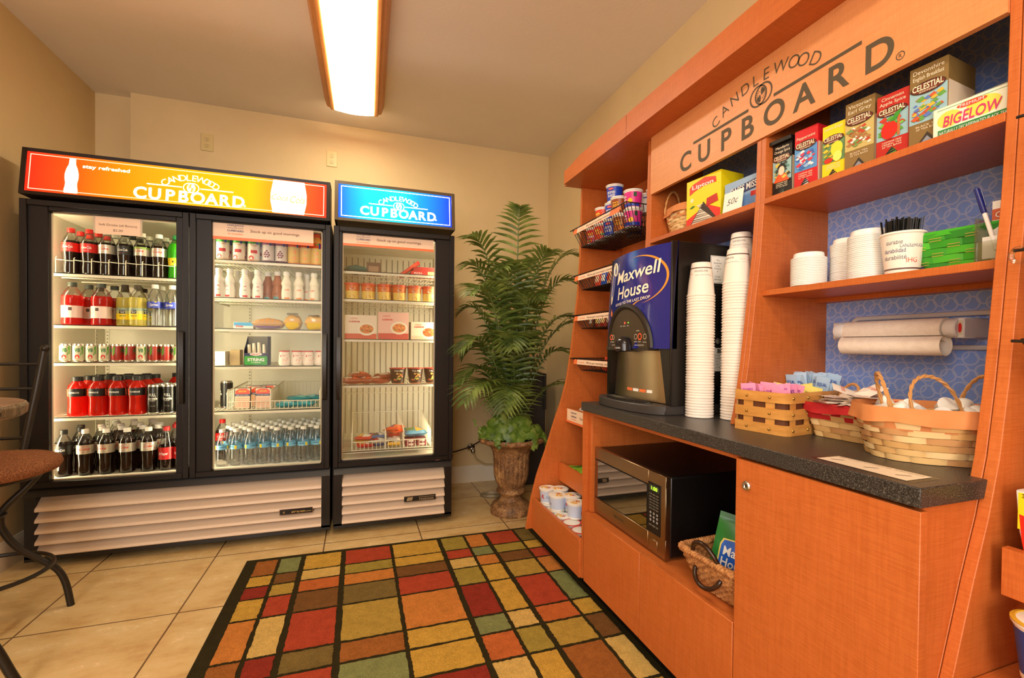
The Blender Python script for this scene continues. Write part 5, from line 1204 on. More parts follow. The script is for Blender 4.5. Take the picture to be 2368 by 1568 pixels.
for i in range(9):
    z = .004+.020*(i//2) if i < 6 else .004+.024*(i-6); x = (-.0+.075*(i % 2)+.04) if i < 6 else .215
    c_ = cb[i % 4]
    wrapped('ice_cream_bar', 'wrapped ice cream bar, %s of the heap in the freezer bin' % nth(i), 'ice cream bar', (x, 3.075+.03*(i % 3), zf+.004+z), .105 if i < 6 else .085, .12, .030, c_[0], bagp(c_[1], cm(236, 232, 220, .35)), 'wrapped ice cream bars', .3, random.uniform(-.4, .4))
for i, (x, z, a) in enumerate(((.215, .085, .5), (.225, .10, -.4))): wrapped('ice_cream_bar', 'orange wrapped bar, %s on top of the middle bin compartment' % ('left' if i == 0 else 'right'), 'ice cream bar', (x, 3.09, zf+z), .085, .13, .030, cm(216, 84, 40, .35), bagp(cm(120, 60, 130, .35), cm(236, 120, 60, .35)), 'wrapped ice cream bars', .4, a)
for i, z in enumerate((0, .022)):
    for j, x in enumerate((.315, .385)): box_pack('bar_carton', 'maroon bar carton, %s %s in the right bin compartment' % (('lower', 'upper')[i], ('left', 'right')[j]), 'carton', (x, 3.03, zf+.005+z), .062, .11, .020, cm(130, 50, 60, .4), lambda q, w_, h_: q.patch(rect(-w_*.2, w_*.3, .004, h_-.004), V(0, 0, 0), UX, UZ, cm(226, 210, 200, .4)), 'maroon bar cartons')
wrapped('frozen_bag', 'blue and green frozen bag on the cartons in the right bin compartment', 'bag', (.345, 3.14, zf+.05), .15, .14, .05, cm(70, 130, 170, .35), bagp(cm(90, 130, 60, .35), cm(230, 170, 60, .35)), None, .3, .2)
# ------------------------------------------------------------------ cereal cups
def cereal_cup(name, body, gfx, h=.092, r0=.037, r1=.0445, lid=cm(236, 232, 224, .3), foil=None):
    t = thing(name, 'x', 'cereal cup'); q = MB(); W0 = cm(240, 236, 226, .45)
    q.lathe([(r0-.002, 0), (r0, .001), (r0+.001, .010), (r1-.002, h-.012), (r1-.0015, h-.008), (r1+.0015, h-.006), (r1+.002, h-.001), (r1, h)], [W0, W0, body, W0, W0, W0, W0], 24)
    q.build('cup', t)
    q = MB(); q.lathe([(r1+.0022, h-.0015), (r1+.0022, h), (r1-.004, h+.0015), (r1-.006, h-.0005), (.0001, h-.0005)], lid, 24)
    if foil: foil(q, h, r1)
    q.build('lid', t)
    q = MB(); gfx(q, (r0+r1)/2+.0006, h); q.build('print', t); return Proto(t)
def wt(q, s_, r, z, h, m, w_, ang=0, shear=0, bold=.04):
    rr = r+(z-.046)*.10; wrap_text(q, s_, rr, z, h, m, w_, ang, shear, bold)
def wp(q, r, z, pts, m, ang=0, lift=.0004, sub=1):
    rr = r+(z-.046)*.10+.0004; wrap_patch(q, rr, z, pts, m, ang, lift, sub)
def ell(a, b_, n=14): return [(a*math.cos(2*PI*i/n), b_*math.sin(2*PI*i/n)) for i in range(n)]
def star(a, n=10): return [((a if i % 2 else a*.72)*math.cos(PI*i/n), (a if i % 2 else a*.72)*math.sin(PI*i/n)) for i in range(2*n)]
def g_fro(q, r, h):
    wp(q, r, .068, ell(.015, .006), cm(226, 90, 90, .4)); wt(q, 'FROSTED', r, .050, .013, WHITE, .046, shear=.2); wt(q, 'FLAKES', r, .034, .013, WHITE, .040, shear=.2)
    wt(q, 'FROSTED', r, .050, .013, WHITE, .046, shear=.2, ang=PI); wt(q, 'FLAKES', r, .034, .013, WHITE, .040, shear=.2, ang=PI)
def g_rai(q, r, h):
    wp(q, r, .03, rect(-.045, .045, -.018, -.002), cm(30, 60, 170, .4), sub=8); wp(q, r, .038, star(.014), cm(250, 200, 40, .4), lift=.001); wp(q, r, .066, rect(.018, .032, -.010, .010), cm(30, 90, 50, .4), lift=.001); wt(q, 'raisin', r, .060, .011, WHITE, .026, ang=-.75); wt(q, 'bran', r, .047, .011, WHITE, .022, ang=-.75); wt(q, 'crunch', r, .035, .008, YEL, .024, ang=-.75)
def g_nut(q, r, h): wt(q, 'Honey Nut', r, .062, .008, cm(250, 190, 40, .4), .032); wt(q, 'OOOS', r, .047, .014, cm(250, 190, 40, .4), .036); wp(q, r, .026, ell(.028, .010), cm(240, 140, 30, .4))
def g_app(q, r, h): wt(q, 'apple', r, .060, .012, cm(250, 220, 70, .4), .030, ang=-.3); wt(q, 'JACKS', r, .044, .012, cm(250, 230, 90, .4), .036); wp(q, r, .056, ell(.009, .010), cm(236, 90, 60, .4), ang=.6, lift=.001); wp(q, r, .036, ell(.011, .006), cm(90, 170, 60, .4), ang=.5, lift=.001)
def g_fru(q, r, h):
    wt(q, 'FRUIT', r, .058, .013, YEL, .034); wt(q, 'LOOPS', r, .042, .013, WHITE, .036)
    for i, c_ in enumerate(((250, 210, 50), (90, 190, 70), (240, 150, 40), (150, 80, 170))): wp(q, r, .022, [(x-.02+.013*i, y) for x, y in ell(.005, .005, 8)], cm(*c_, .4), lift=.001)
C_FRO = cereal_cup('cereal_cup', cm(30, 66, 190, .4), g_fro); C_RAI = cereal_cup('cereal_cup', cm(222, 50, 140, .4), g_rai); C_NUT = cereal_cup('cereal_cup', cm(150, 76, 36, .4), g_nut)
C_APP = cereal_cup('cereal_cup', cm(226, 70, 34, .4), g_app); C_FRU = cereal_cup('cereal_cup', cm(206, 30, 34, .4), g_fru); C_WHI = cereal_cup('cereal_cup', cm(226, 222, 206, .4), lambda q, r, h: (wp(q, r, .07, rect(-.04, .04, -.003, .003), cm(50, 60, 150, .4), sub=8), wt(q, 'corn flakes', r, .045, .008, cm(130, 130, 130, .5), .04)))
A0 = -PI/2+.55   # turns a cup's front from -Y towards the room
for pr_, x, y, tier, a, lab in (
        (C_FRU, 1.235, 2.335, 0, .0, 'red fruit cereal cup at the left end of the top wire basket'), (C_APP, 1.235, 2.245, 0, .1, 'orange apple cereal cup in the bottom layer of the top wire basket'),
        (C_FRO, 1.235, 2.145, 0, 0, 'blue frosted cereal cup in the bottom layer of the top wire basket'), (C_NUT, 1.235, 2.050, 0, .1, 'brown honey nut cereal cup in the bottom layer of the top wire basket'), (C_RAI, 1.235, 1.945, 0, .2, 'pink and blue raisin cereal cup in the bottom layer of the top wire basket'),
        (C_APP, 1.250, 2.262, 1, 0, 'orange apple cereal cup in the second layer of the top wire basket'), (C_FRO, 1.255, 2.165, 1, 0, 'blue frosted cereal cup in the second layer of the top wire basket'), (C_NUT, 1.235, 2.070, 1, 0, 'brown honey nut cereal cup in the second layer of the top wire basket'),
        (C_RAI, 1.240, 1.955, 1, .1, 'pink and blue raisin cereal cup in the second layer of the top wire basket'), (C_FRO, 1.262, 2.165, 2, 0, 'blue frosted cereal cup on the very top of the cup pile'), (C_RAI, 1.330, 1.900, 1, 1, 'raisin cereal cup behind the divider in the top wire basket'),
        (C_WHI, 1.335, 1.985, 1, 1, 'pale cereal cup at the back of the second layer'), (C_WHI, 1.335, 1.870, 2, .6, 'white cereal cup perched highest at the right rear of the basket'), (C_FRO, 1.335, 2.09, 0, 0, 'blue cereal cup at the back of the bottom layer')):
    pr_.put((x, y, 1.672+.0935*tier), A0+a, lab, 'cereal cups in the top wire basket')
def bars(z, y0, y1, cols, lab, grp, n=9, tilt=.25, hh=.085):
    rn = random.Random(int(z*100))
    for i in range(n):
        t = None; c_ = cols[i % len(cols)]; y = y1-(y1-y0)*(i+.5)/n
        t = thing('snack_pack', '%s, %s from the left' % (lab, nth(i)), 'snack', (0, 0, 0), grp); q = MB()
        w_ = (y1-y0)/n*1.25; q.grid(lambda u, v: (-.006-.010*math.sin(PI*u)*math.sin(PI*v), (u-.5)*w_, hh*v), 6, 6, cm(*c_[0], .35)); q.grid(lambda u, v: (.006+.010*math.sin(PI*u)*math.sin(PI*v), (.5-u)*w_, hh*v), 6, 6, cm(*c_[0], .35)); q.grid(lambda u, v: (-.0075-.010*math.sin(PI*(.2+.6*u))*math.sin(PI*(.25+.4*v)), ((.2+.6*u)-.5)*w_, hh*(.25+.4*v)), 4, 4, cm(*c_[1], .35)); q.build('wrapper', t)
        t.location = (1.222+rn.uniform(0, .02), y, z); t.rotation_euler = (rn.uniform(-.25, .25), tilt*.5, rn.uniform(-.2, .2))
bars(1.437, 1.90, 2.33, (((30, 80, 190), (210, 220, 240)), ((220, 70, 40), (240, 200, 170)), ((40, 90, 200), (240, 240, 240)), ((230, 180, 130), (200, 60, 50)), ((24, 60, 160), (120, 190, 230)), ((40, 130, 150), (230, 200, 160))), 'snack pack in the second hanging basket', 'snack packs in the second basket')
bars(1.219, 1.90, 2.35, (((120, 64, 36), (230, 220, 210)), ((180, 50, 40), (230, 200, 120)), ((150, 100, 60), (220, 210, 190)), ((170, 40, 34), (236, 210, 150)), ((110, 60, 40), (180, 150, 120))), 'snack bar in the third hanging basket', 'snack bars in the third basket', 11, hh=.07)
bars(.985, 1.88, 2.20, (((206, 70, 40), (240, 180, 60)), ((180, 50, 36), (230, 200, 180)), ((220, 100, 50), (250, 210, 90)), ((190, 40, 40), (240, 120, 60))), 'snack bar in the lowest hanging basket', 'snack bars in the lowest basket', 7, hh=.07)
for i in range(4):
    wrapped('snack_pack', 'silver and red snack pack in the labelled tray, %s from the left' % nth(i), 'snack', (1.21, 2.33-.10*i, .700), .09, .12, .07, cm(190, 176, 160, .35), bagp(cm(200, 60, 50, .35), cm(230, 226, 216, .35)), 'snack packs in the labelled tray', .3, .2*i)
for i in range(6):
    wrapped('granola_bar', 'green granola bar, %s in the middle wooden tray' % nth(i), 'granola bar', (1.165+.03*(i % 2), 2.36-.085*i, .412+.012*(i % 3)), .055, .15, .028, cm(120, 170, 40, .35), bagp(cm(60, 110, 40, .35), cm(226, 214, 90, .35)), 'green granola bars', .25, 1.2+.3*(i % 3))
# special breakfast cups in the low tray
def k_foil(q, h, r):
    for i in range(7): q.ball((-.018-.014*math.cos(i), .016*math.sin(i*1.7), h+.001), .007, cm(222, 170, 84, .5), 6, .35)
    q.text('K', (.008, -.006, h+.001), (1, 0, 0), (0, 1, 0), .018, RED, shear=.3, bold=.04, lift=.0008)
def g_k(q, r, h):
    for a in (0, 2.6): wt(q, 'K', r, h*.52, .026, cm(190, 36, 44, .4), .024, ang=a-.4, shear=.3, bold=.03); wt(q, 'Original', r, h*.48, .010, cm(84, 104, 160, .4), .036, ang=a+.45, bold=.0)
    for i in range(5): wp(q, r, h*.62-i*.006, rect(-.012, .010, 0, .0015), cm(120, 130, 160, .5), ang=1.6, sub=2)
    for i in range(7): wp(q, r, h*.45, [(.014+i*.0025, -.008), (.015+i*.0025, -.008), (.015+i*.0025, .008), (.014+i*.0025, .008)], cm(90, 90, 110, .5), ang=1.6)
C_K = cereal_cup('cereal_cup', cm(196, 208, 232, .45), g_k, .080, .038, .0465, foil=k_foil); C_R = cereal_cup('cereal_cup', cm(60, 80, 150, .45), g_k, .080, .038, .0465, lid=cm(206, 60, 40, .4))
KP = [(C_K, .985, 2.385, 1, .4), (C_K, .990, 2.262, 1, 2.6), (C_K, 1.045, 2.355, 1, 1.0), (C_K, 1.060, 2.225, 1, .2), (C_K, 1.03, 2.125, 1, 1.9), (C_K, .985, 2.37, 0, 0), (C_K, .985, 2.27, 0, 1.2), (C_K, .980, 2.172, 0, .5), (C_R, .985, 2.075, 0, 1.5), (C_K, 1.075, 2.155, 0, 1), (C_R, 1.075, 2.04, 1, 1), (C_R, .985, 1.975, 0, 1), (C_R, 1.075, 2.05, 0, 2), (C_K, 1.075, 2.26, 0, 2), (C_K, 1.075, 2.37, 0, 2)]
for i, (pr_, x, y, tier, a) in enumerate(KP):
    pr_.put((x+.008, y, (.248 if tier else .1665)), A0+a, '%s cup, %s of the %s layer in the low tray' % ('pale blue' if pr_ is C_K else 'red-lidded', nth(i), ('bottom', 'top')[tier]), 'cereal cups in the low tray')

# ------------------------------------------------------------------ woven baskets
def weave_mat(name, a, b_): return two_tone(name, a, b_, 26, .5, .15, (1, 1, 6))
WA = [cm(232, 192, 128, .42), cm(214, 168, 104, .45), cm(242, 208, 150, .42), cm(204, 152, 98, .45)]
def perim(a, b_, n, t):     # superellipse; for boxy plans a rounded rectangle walked at even speed
    if n >= 5:
        r = .22*min(a, b_); w_, h_ = 2*(a-r), 2*(b_-r); q_ = PI*r/2; L = 2*w_+2*h_+4*q_; d = (t/(2*PI) % 1)*L
        segs = ((h_/2, 0), (q_, 1), (w_, 2), (q_, 3), (h_, 4), (q_, 5), (w_, 6), (q_, 7), (h_/2, 8))
        for ln, k in segs:
            if d <= ln+1e-9: break
            d -= ln
        if k == 0: return a, d
        if k == 2: return w_/2-d, b_
        if k == 4: return -a, h_/2-d
        if k == 6: return -w_/2+d, -b_
        if k == 8: return a, -h_/2+d
        cx, cy, a0 = {1: (w_/2, h_/2, 0), 3: (-w_/2, h_/2, PI/2), 5: (-w_/2, -h_/2, PI), 7: (w_/2, -h_/2, 1.5*PI)}[k]; an = a0+d/r
        return cx+r*math.cos(an), cy+r*math.sin(an)
    c, s_ = math.cos(t), math.sin(t)
    return a*abs(c)**(2/n)*(1 if c >= 0 else -1), b_*abs(s_)**(2/n)*(1 if s_ >= 0 else -1)
def woven(t, a0, b0, a1, b1, H, n, rows, stakes, z0=0, mats=WA, th=.0022, seed=1):
    """splint walls: bands pass in front of and behind upright stakes"""
    rn = random.Random(seed); q = MB(); N = stakes*4; hr = H/rows
    for i in range(rows):
        for k in range(stakes):   # one visible segment per stake gap, colour varies
            if (k+i) % 2: continue
            m = mats[rn.randrange(len(mats))]; vs = []
            M_ = 8
            for j in range(M_+1):
                u = j/M_; T = 2*PI*(k-.10+(2.2)*u)/stakes; bulge = th*2.4*math.sin(PI*u)**.7-th*.4
                for zz in (.04, .96):
                    f = (i+zz)/rows; a = a0+(a1-a0)*f; b_ = b0+(b1-b0)*f; x, y = perim(a, b_, n, T); L = math.hypot(x, y) or 1
                    k2 = 1+bulge/L; vs.append((x*k2, y*k2, z0+H*f))
            q.add(vs, [(2*j, 2*j+2, 2*j+3, 2*j+1) for j in range(M_)], m)
    q.build('woven_wall', t)
    q = MB()
    for k in range(stakes):
        for half in (0,):
            vs = []
            T0 = 2*PI*(k+.28)/stakes; T1 = 2*PI*(k+.78)/stakes
            for j in range(rows*2+1):
                f = j/(rows*2); a = a0+(a1-a0)*f; b_ = b0+(b1-b0)*f
                for T in (T0, T1):
                    x, y = perim(a, b_, n, T); L = math.hypot(x, y); k2 = 1+(th*.5)/L; vs.append((x*k2, y*k2, z0+H*f))
            q.add(vs, [(2*j, 2*j+1, 2*j+3, 2*j+2) for j in range(rows*2)], mats[k % len(mats)])
    # inner skin and floor
    q.grid(lambda u, v: (*perim((a0+(a1-a0)*v)*.985, (b0+(b1-b0)*v)*.985, n, 2*PI*u), z0+H*v), 48, 2, mats[1], closeu=True)
    q.add([(*perim(a0*.99, b0*.99, n, 2*PI*i/48), z0+.002) for i in range(48)], [tuple(range(48))], mats[1]); q.build('stakes', t)
def liner(t, a1, b1, n, zt, drop, m, fl=.004, inside=.05, seed=0):
    q = MB()
    def f(u, v):
        T = 2*PI*u; w_ = .0035*math.sin(T*9+seed)+.002*math.sin(T*17)
        if v < .5:
            k = v/.5; off = fl+.004*(1-k)+w_*(1-k); z = zt-drop*(1-k)+.003*math.sin(T*5+seed)*(1-k)
        else:
            k = (v-.5)/.5; off = fl*(1-k)-.006*k; z = zt+.003*math.sin(PI*k)-inside*k
        x, y = perim(a1, b1, n, T); L = math.hypot(x, y); s_ = 1+off/L; return (x*s_, y*s_, z)
    q.grid(f, 80, 8, m, closeu=True); return q.build('cloth_liner', t)
def handle(t, cx, cy, w_, h_, ang, lean, z, m, nm='handle', r=.0028):
    q = MB(); 
    for ph in (0, PI):
        pts = []
        for i in range(31):
            a = PI*i/30; s_ = w_/2*math.cos(a); hz = h_*math.sin(a)**.85; tw = i*1.1+ph
            x = cx+s_*math.cos(ang)-math.sin(ang)*lean*hz/h_; y = cy+s_*math.sin(ang)+math.cos(ang)*lean*hz/h_
            pts.append((x+r*.8*math.cos(tw)*math.cos(ang+1.57), y+r*.8*math.cos(tw)*math.sin(ang+1.57), z+hz+r*.8*math.sin(tw)))
        q.tube(pts, r, m, 6)
    q.build(nm, t)
HND = cm(196, 142, 84, .5); PEACH = two_tone('peach_cloth', (208, 128, 70), (222, 146, 88), 8, .8, .1); REDC = two_tone('red_cloth', (176, 22, 26), (196, 32, 34), 8, .8, .1)
# big oval basket of creamers (long axis along the counter end)
t = thing('woven_basket', 'large oval woven basket with orange-brown cloth lining and small white creamer cups', 'basket', (0, 0, 0), 'lined woven baskets')
woven(t, .106, .084, .132, .104, .100, 2.4, 7, 24, mats=WA, seed=4, th=.0026); liner(t, .134, .106, 2.4, .118, .034, PEACH, .005, .05)
handle(t, -.082, -.02, .100, .082, math.radians(80), .02, .105, HND); handle(t, .0, -.045, .11, .078, math.radians(20), .03, .105, HND); handle(t, .085, .0, .10, .080, math.radians(100), -.02, .105, HND)
t.location = (1.208, .690, .8695); t.rotation_euler = (0, 0, math.radians(-38))
CRM = cm(240, 238, 230, .3)
tc = thing('creamer_cup', 'x', 'creamer'); q = MB(); q.lathe([(.011, 0), (.012, .001), (.0165, .024), (.019, .0245), (.019, .0255), (.0001, .026)], CRM, 16); q.build('cup', tc); q = MB(); q.patch([(0, 0), (.008, -.002), (.008, .002)], (.018, 0, .0255), (1, 0, 0), (0, 1, 0), CRM, 0); q.build('lid_tab', tc); CR = Proto(tc)
for i, (dx, dy, z, rx, ry) in enumerate(((-.11, .01, .100, 1.5, .2), (-.085, -.03, .102, 1.2, .6), (-.06, .04, .104, .4, .9), (-.03, -.02, .108, 1.4, -.3), (.0, .02, .108, 2.6, .4), (.02, -.045, .104, 1.7, .9), (.04, .03, .108, 1.1, -.5), (.065, -.01, .110, 2.2, .3), (.09, .035, .102, .8, .4), (.10, -.03, .102, 1.5, -.7), (-.05, .0, .092, .4, .4), (.05, .01, .094, .3, .2))):
    a = math.radians(-38); CR.put((1.208+dx*.88*math.cos(a)-dy*math.sin(a), .690+dx*.88*math.sin(a)+dy*math.cos(a), .8695+z), i, 'white creamer cup, %s in the large oval basket' % nth(i), 'creamer cups', rx=rx, ry=ry)
for i, (dx, dy, c_) in enumerate(((-.035, .065, (226, 60, 50)), (-.065, .0, (240, 200, 60)), (.105, .0, (250, 210, 60)))):
    a = math.radians(-38); wrapped('sugar_packet', '%s packet among the creamers in the large oval basket' % ('red', 'yellow', 'orange-yellow')[i], 'packet', (1.208+dx*.88*math.cos(a)-dy*math.sin(a), .690+dx*.88*math.sin(a)+dy*math.cos(a), .975), .06, .045, .010, cm(*c_, .5), None, None, .2, i)
# rectangular red lined basket with sugar packets
t = thing('woven_basket', 'rectangular woven basket with red cloth lining full of white and pink packets', 'basket', (0, 0, 0), 'lined woven baskets')
woven(t, .083, .052, .102, .070, .078, 7, 5, 22, seed=8); liner(t, .104, .072, 7, .095, .026, REDC, .0075, .045, 2); handle(t, -.062, .045, .085, .060, math.radians(-25), .02, .082, HND)
t.location = (1.262, .880, .8695); t.rotation_euler = (0, 0, math.radians(-86))
def packet(name, c_, pc_, s_='SUGAR', w_=.05, h_=.062):
    t = thing(name, 'x', 'packet'); q = MB(); q.grid(lambda u, v: ((u-.5)*w_, .0025*math.sin(PI*u)*math.sin(PI*v), h_*v), 5, 5, c_); q.grid(lambda u, v: ((.5-u)*w_, -.0025*math.sin(PI*u)*math.sin(PI*v)-.0002, h_*v), 5, 5, c_); q.build('paper', t)
    q = MB(); q.text(s_, (0, -.0034, h_*.62), UX, UZ, .010, pc_, width=w_*.7, bold=.02); q.text(s_, (0, .0034, h_*.62), (-1, 0, 0), UZ, .010, pc_, width=w_*.7, bold=.02); q.patch(rect(-w_*.4, w_*.4, h_*.12, h_*.3), V(0, -.0022, 0), UX, UZ, pc_, .0004); q.build('print', t); return Proto(t)
PKW = packet('sugar_packet', cm(244, 232, 220, .55), cm(230, 120, 90, .5)); PKP = packet('sweetener_packet', cm(246, 150, 190, .55), cm(150, 60, 160, .5), 'SWEET', .042, .052); PKB = packet('sweetener_packet', cm(176, 204, 232, .55), cm(50, 80, 170, .5), 'EQUAL', .036, .060); PKY = packet('sweetener_packet', cm(244, 226, 120, .55), cm(120, 100, 40, .5), 'SPLEN')
rn = random.Random(11); a = math.radians(-86)
for i in range(34):
    dx = -.080+.16*((i*7) % 34)/33; dy = rn.uniform(-.045, .045); z = .078+rn.uniform(0, .026)+.018*(1-abs(dx)/.1)
    PKW.put((1.262+dx*math.cos(a)-dy*math.sin(a), .880+dx*math.sin(a)+dy*math.cos(a), .8695+z), rn.uniform(0, 6), 'white and pink sugar packet, %s in the red lined basket' % nth(i), 'sugar packets', rx=rn.uniform(1.1, 1.75), ry=rn.uniform(-.3, .3))
# slatted wooden crate
t = thing('slat_basket', 'long wooden slat basket with brass rivets holding pink, yellow and blue packets', 'basket', (0, 0, 0)); SL = two_tone('slat_wood', (196, 134, 62), (216, 156, 80), 12, .4, .05, (1, 1, 5)); BR_ = cm(190, 150, 80, .3, .9); DKW = cm(110, 62, 34, .6)
A_, B_ = .165, .082; H_ = .108
def rr_pt(u, off=0):    # rounded rectangle path, u in 0..1
    return perim(A_+off, B_+off, 5, 2*PI*u)
for j, (z0, z1) in enumerate(((0, .029), (.044, .073), (.089, .118))):
    q = MB(); q.grid(lambda u, v: (*rr_pt(u, .003), z0+(z1-z0)*v), 64, 1, SL, closeu=True); q.grid(lambda u, v: (*rr_pt(1-u, .0), z0+(z1-z0)*v), 64, 1, SL, closeu=True)
    for zz in (z0, z1): q.grid(lambda u, v: (*rr_pt(u, .003*v), zz), 64, 1, SL, closeu=True)
    q.build('hoop_band', t)
for k in range(14):
    T = 2*PI*(k+.5)/14; q = MB(); x0, y0 = perim(A_, B_, 5, T-.09); x1, y1 = perim(A_, B_, 5, T+.09)
    q.slab([(x0, y0, .0), (x1, y1, .0), (x1, y1, .118), (x0, y0, .118)], (-x0*.02, -y0*.04, 0), .8, SL); o = q.build('upright_slat', t)
q = MB()
for k in range(14):
    T = 2*PI*(k+.5)/14
    for z in (.0145, .0585, .1035): x, y = perim(A_+.0035, B_+.0035, 5, T); q.ball((x, y, z), .0042, BR_, 8)
o = q.build('rivets', t); o['kind'] = 'stuff'
q = MB(); q.box(-A_+.012, A_-.012, -B_+.008, B_-.008, .002, .006, DKW); q.grid(lambda u, v: (*rr_pt(u, -.007), .004+.098*v), 64, 1, DKW, closeu=True)
for x in (-.055, .055): q.box(x-.003, x+.003, -B_+.008, B_-.008, .004, .108, SL)
q.build('inner_lining', t)
CRX, CRY, CRA = 1.248, 1.070, math.radians(10); t.location = (CRX, CRY, .8695); t.rotation_euler = (0, 0, CRA)
def crate(PK, n, x0, x1, zz, lab, seed, spread=.25):
    rn = random.Random(seed)
    for i in range(n):
        dx = x0+(x1-x0)*(i+.5)/n; dy = rn.uniform(-.050, .050)
        PK.put((CRX+dx*math.cos(CRA)-dy*math.sin(CRA), CRY+dx*math.sin(CRA)+dy*math.cos(CRA), .8695+zz+rn.uniform(0, .014)), CRA+PI/2+rn.uniform(-.4, .4), '%s, %s from the front of the slat basket' % (lab, nth(i)), lab+'s', rx=rn.uniform(-spread, spread), ry=rn.uniform(-.3, .3))
crate(PKP, 16, -.150, -.065, .078, 'pink sweetener packet', 3, .5); crate(PKY, 8, -.048, .04, .060, 'yellow sweetener packet', 4); crate(PKB, 24, .06, .150, .098, 'blue sweetener packet', 5, .35)
# notice taped to the counter
t = thing('counter_notice', 'white printed notice taped flat on the countertop front edge', 'notice', (.985, .665, .8692)); q = MB()
c4 = [(.956, .757), (1.022, .755), (1.026, .575), (.952, .575)]
q.add([(x, y, .8698) for x, y in c4], [(3, 2, 1, 0)], cm(240, 222, 196, .35)); q.add([(x+(.004 if x > 1 else -.004), y+(.012 if y > .7 else -.012), .8694) for x, y in c4], [(3, 2, 1, 0)], CLEARBAG); q.build('paper', t)
q = MB(); q.text('HELP YOURSELF TO COFFEE & TEA - PLEASE RECYCLE', (1.014, .665, .8700), U, (1, 0, 0), .0062, cm(110, 96, 86, .5), width=.165)
for y in (.73, .66, .60): q.text('/', (.985, y, .8700), U, (1, 0, 0), .018, cm(120, 110, 104, .5), shear=.6, bold=.04)
q.build('print', t)
# ------------------------------------------------------------------ shelf goods
# tea boxes: fronts face the room (-X); built facing -Y then turned
def tea(label, y, h_, w_, col, sc, name2, base, foot=None, lid=False, d_=.12, dark=None):
    t = thing('tea_box', label, 'tea box', (0, 0, 0), 'boxes of tea bags'); q = MB(); q.box(-w_/2, w_/2, 0, d_, 0, h_, col); q.box(-w_/2-.0003, w_/2+.0003, .002, d_-.002, .002, h_*.72, cm(226, 206, 180, .5))
    if lid: q.box(-w_/2-.004, w_/2+.004, -.012, d_+.004, h_, h_+.012, cm(20, 16, 16, .3))
    q.build('carton', t, bevel=.0008)
    q = MB(); f = V(0, -.0002, 0); q.patch(rect(-w_/2+.001, w_/2-.001, h_*.30, h_*.70), f, UX, UZ, sc[0])
    rn = random.Random(len(label)); zc = h_*.5
    for i in range(44):
        a, b_ = rn.uniform(-w_/2+.011, w_/2-.011), rn.uniform(h_*.34, h_*.62); s_ = rn.uniform(.004, .010); q.patch([(a-s_, b_), (a-s_*.2, b_-s_*.6), (a+s_, b_-.001), (a+s_*.3, b_+s_*.7)], f, UX, UZ, sc[1+i % (len(sc)-1)], .0006+.00005*i)
    if foot: foot(q, w_, h_)
    rc = V(0, -.0002, h_*.715); q.patch(ell(w_*.46, h_*.075, 20), rc, UX, UZ, cm(60, 26, 22, .4), .0022); q.patch(ell(w_*.435, h_*.062, 20), rc, UX, UZ, cm(110, 50, 36, .4), .0024); q.text('CELESTIAL', rc+V(0, 0, .003), UX, UZ, h_*.075, cm(250, 236, 200, .4), width=w_*.80, bold=.02, lift=.003); q.text('SEASONINGS', rc+V(0, 0, -.008), UX, UZ, h_*.022, cm(250, 236, 200, .4), width=w_*.45, lift=.003)
    cc = cm(246, 232, 200, .4)
    for i, s_ in enumerate(name2): q.text(s_, V(0, -.0002, h_*(.93-.075*i)), UX, UZ, h_*.052, cc, width=w_*min(.8, .085*len(s_)), lift=.001)
    for i, s_ in enumerate(base): q.text(s_, V(0, -.0002, h_*(.255-.035*i)), UX, UZ, h_*.024, cc, width=w_*.6, lift=.001)
    q.patch([(-w_*.30, .002), (w_*.30, .002), (0, h_*.17)], f, UX, UZ, dark or cm(30, 22, 20, .5), .001)
    if not dark:
        for i in range(4): q.patch([(-w_*.16+.002*i, .004+.006*i), (w_*.18-.003*i, .006+.006*i), (w_*.15, .009+.006*i)], f, UX, UZ, sc[1], .0014)
    else: q.patch([(-w_*.22, .004), (w_*.20, .004), (0, h_*.12)], f, UX, UZ, cm(140, 146, 156, .4), .0014)
    q.build('front_print', t)
    t.location = (1.232, y, 1.5815); t.rotation_euler = (0, 0, -PI/2+.10)
C_ = lambda *a: cm(*a, .4)
def g_geisha(q, w_, h_):
    f = V(0, 0, 0); q.patch(ell(.010, .014), V(0, 0, h_*.48), UX, UZ, C_(240, 214, 190), .003); q.patch([(-.011, .0), (-.012, .012), (0, .022), (.012, .012), (.011, 0), (.006, .010), (-.006, .010)], V(0, 0, h_*.50), UX, UZ, C_(24, 18, 18), .0034); q.patch([(-.026, -.024), (.026, -.024), (.012, .0), (-.012, 0)], V(0, 0, h_*.42), UX, UZ, C_(230, 90, 40), .0028)
def g_apple(q, w_, h_): q.patch(ell(.018, .022), V(-.005, 0, h_*.43), UX, UZ, C_(206, 40, 28), .003); q.patch([(-.004, 0), (.012, .006), (.024, .026), (.008, .020)], V(0, 0, h_*.54), UX, UZ, C_(60, 150, 50), .0034); q.patch(rect(.012, .018, -.03, .02), V(0, 0, h_*.5), UX, UZ, C_(190, 110, 60), .0026)
def g_lemon(q, w_, h_): q.patch(ell(.016, .020), V(.010, 0, h_*.52), UX, UZ, C_(250, 224, 60), .003); q.patch(ell(.012, .014), V(.012, 0, h_*.38), UX, UZ, C_(252, 236, 110), .0032); q.patch(ell(.012, .007), V(-.012, 0, h_*.34), UX, UZ, C_(206, 50, 40), .003)
tea('black tea box, Mandarin Orange Spice, at the left end of the upper shelf', 1.108, .163, .064, C_(26, 24, 22), [C_(150, 190, 190), C_(90, 140, 130), C_(230, 200, 90), C_(60, 60, 50)], ('Mandarin', 'Orange Spice'), ('CAFFEINE FREE', 'HERBAL TEA', '20 TEA BAGS'), g_geisha, True)
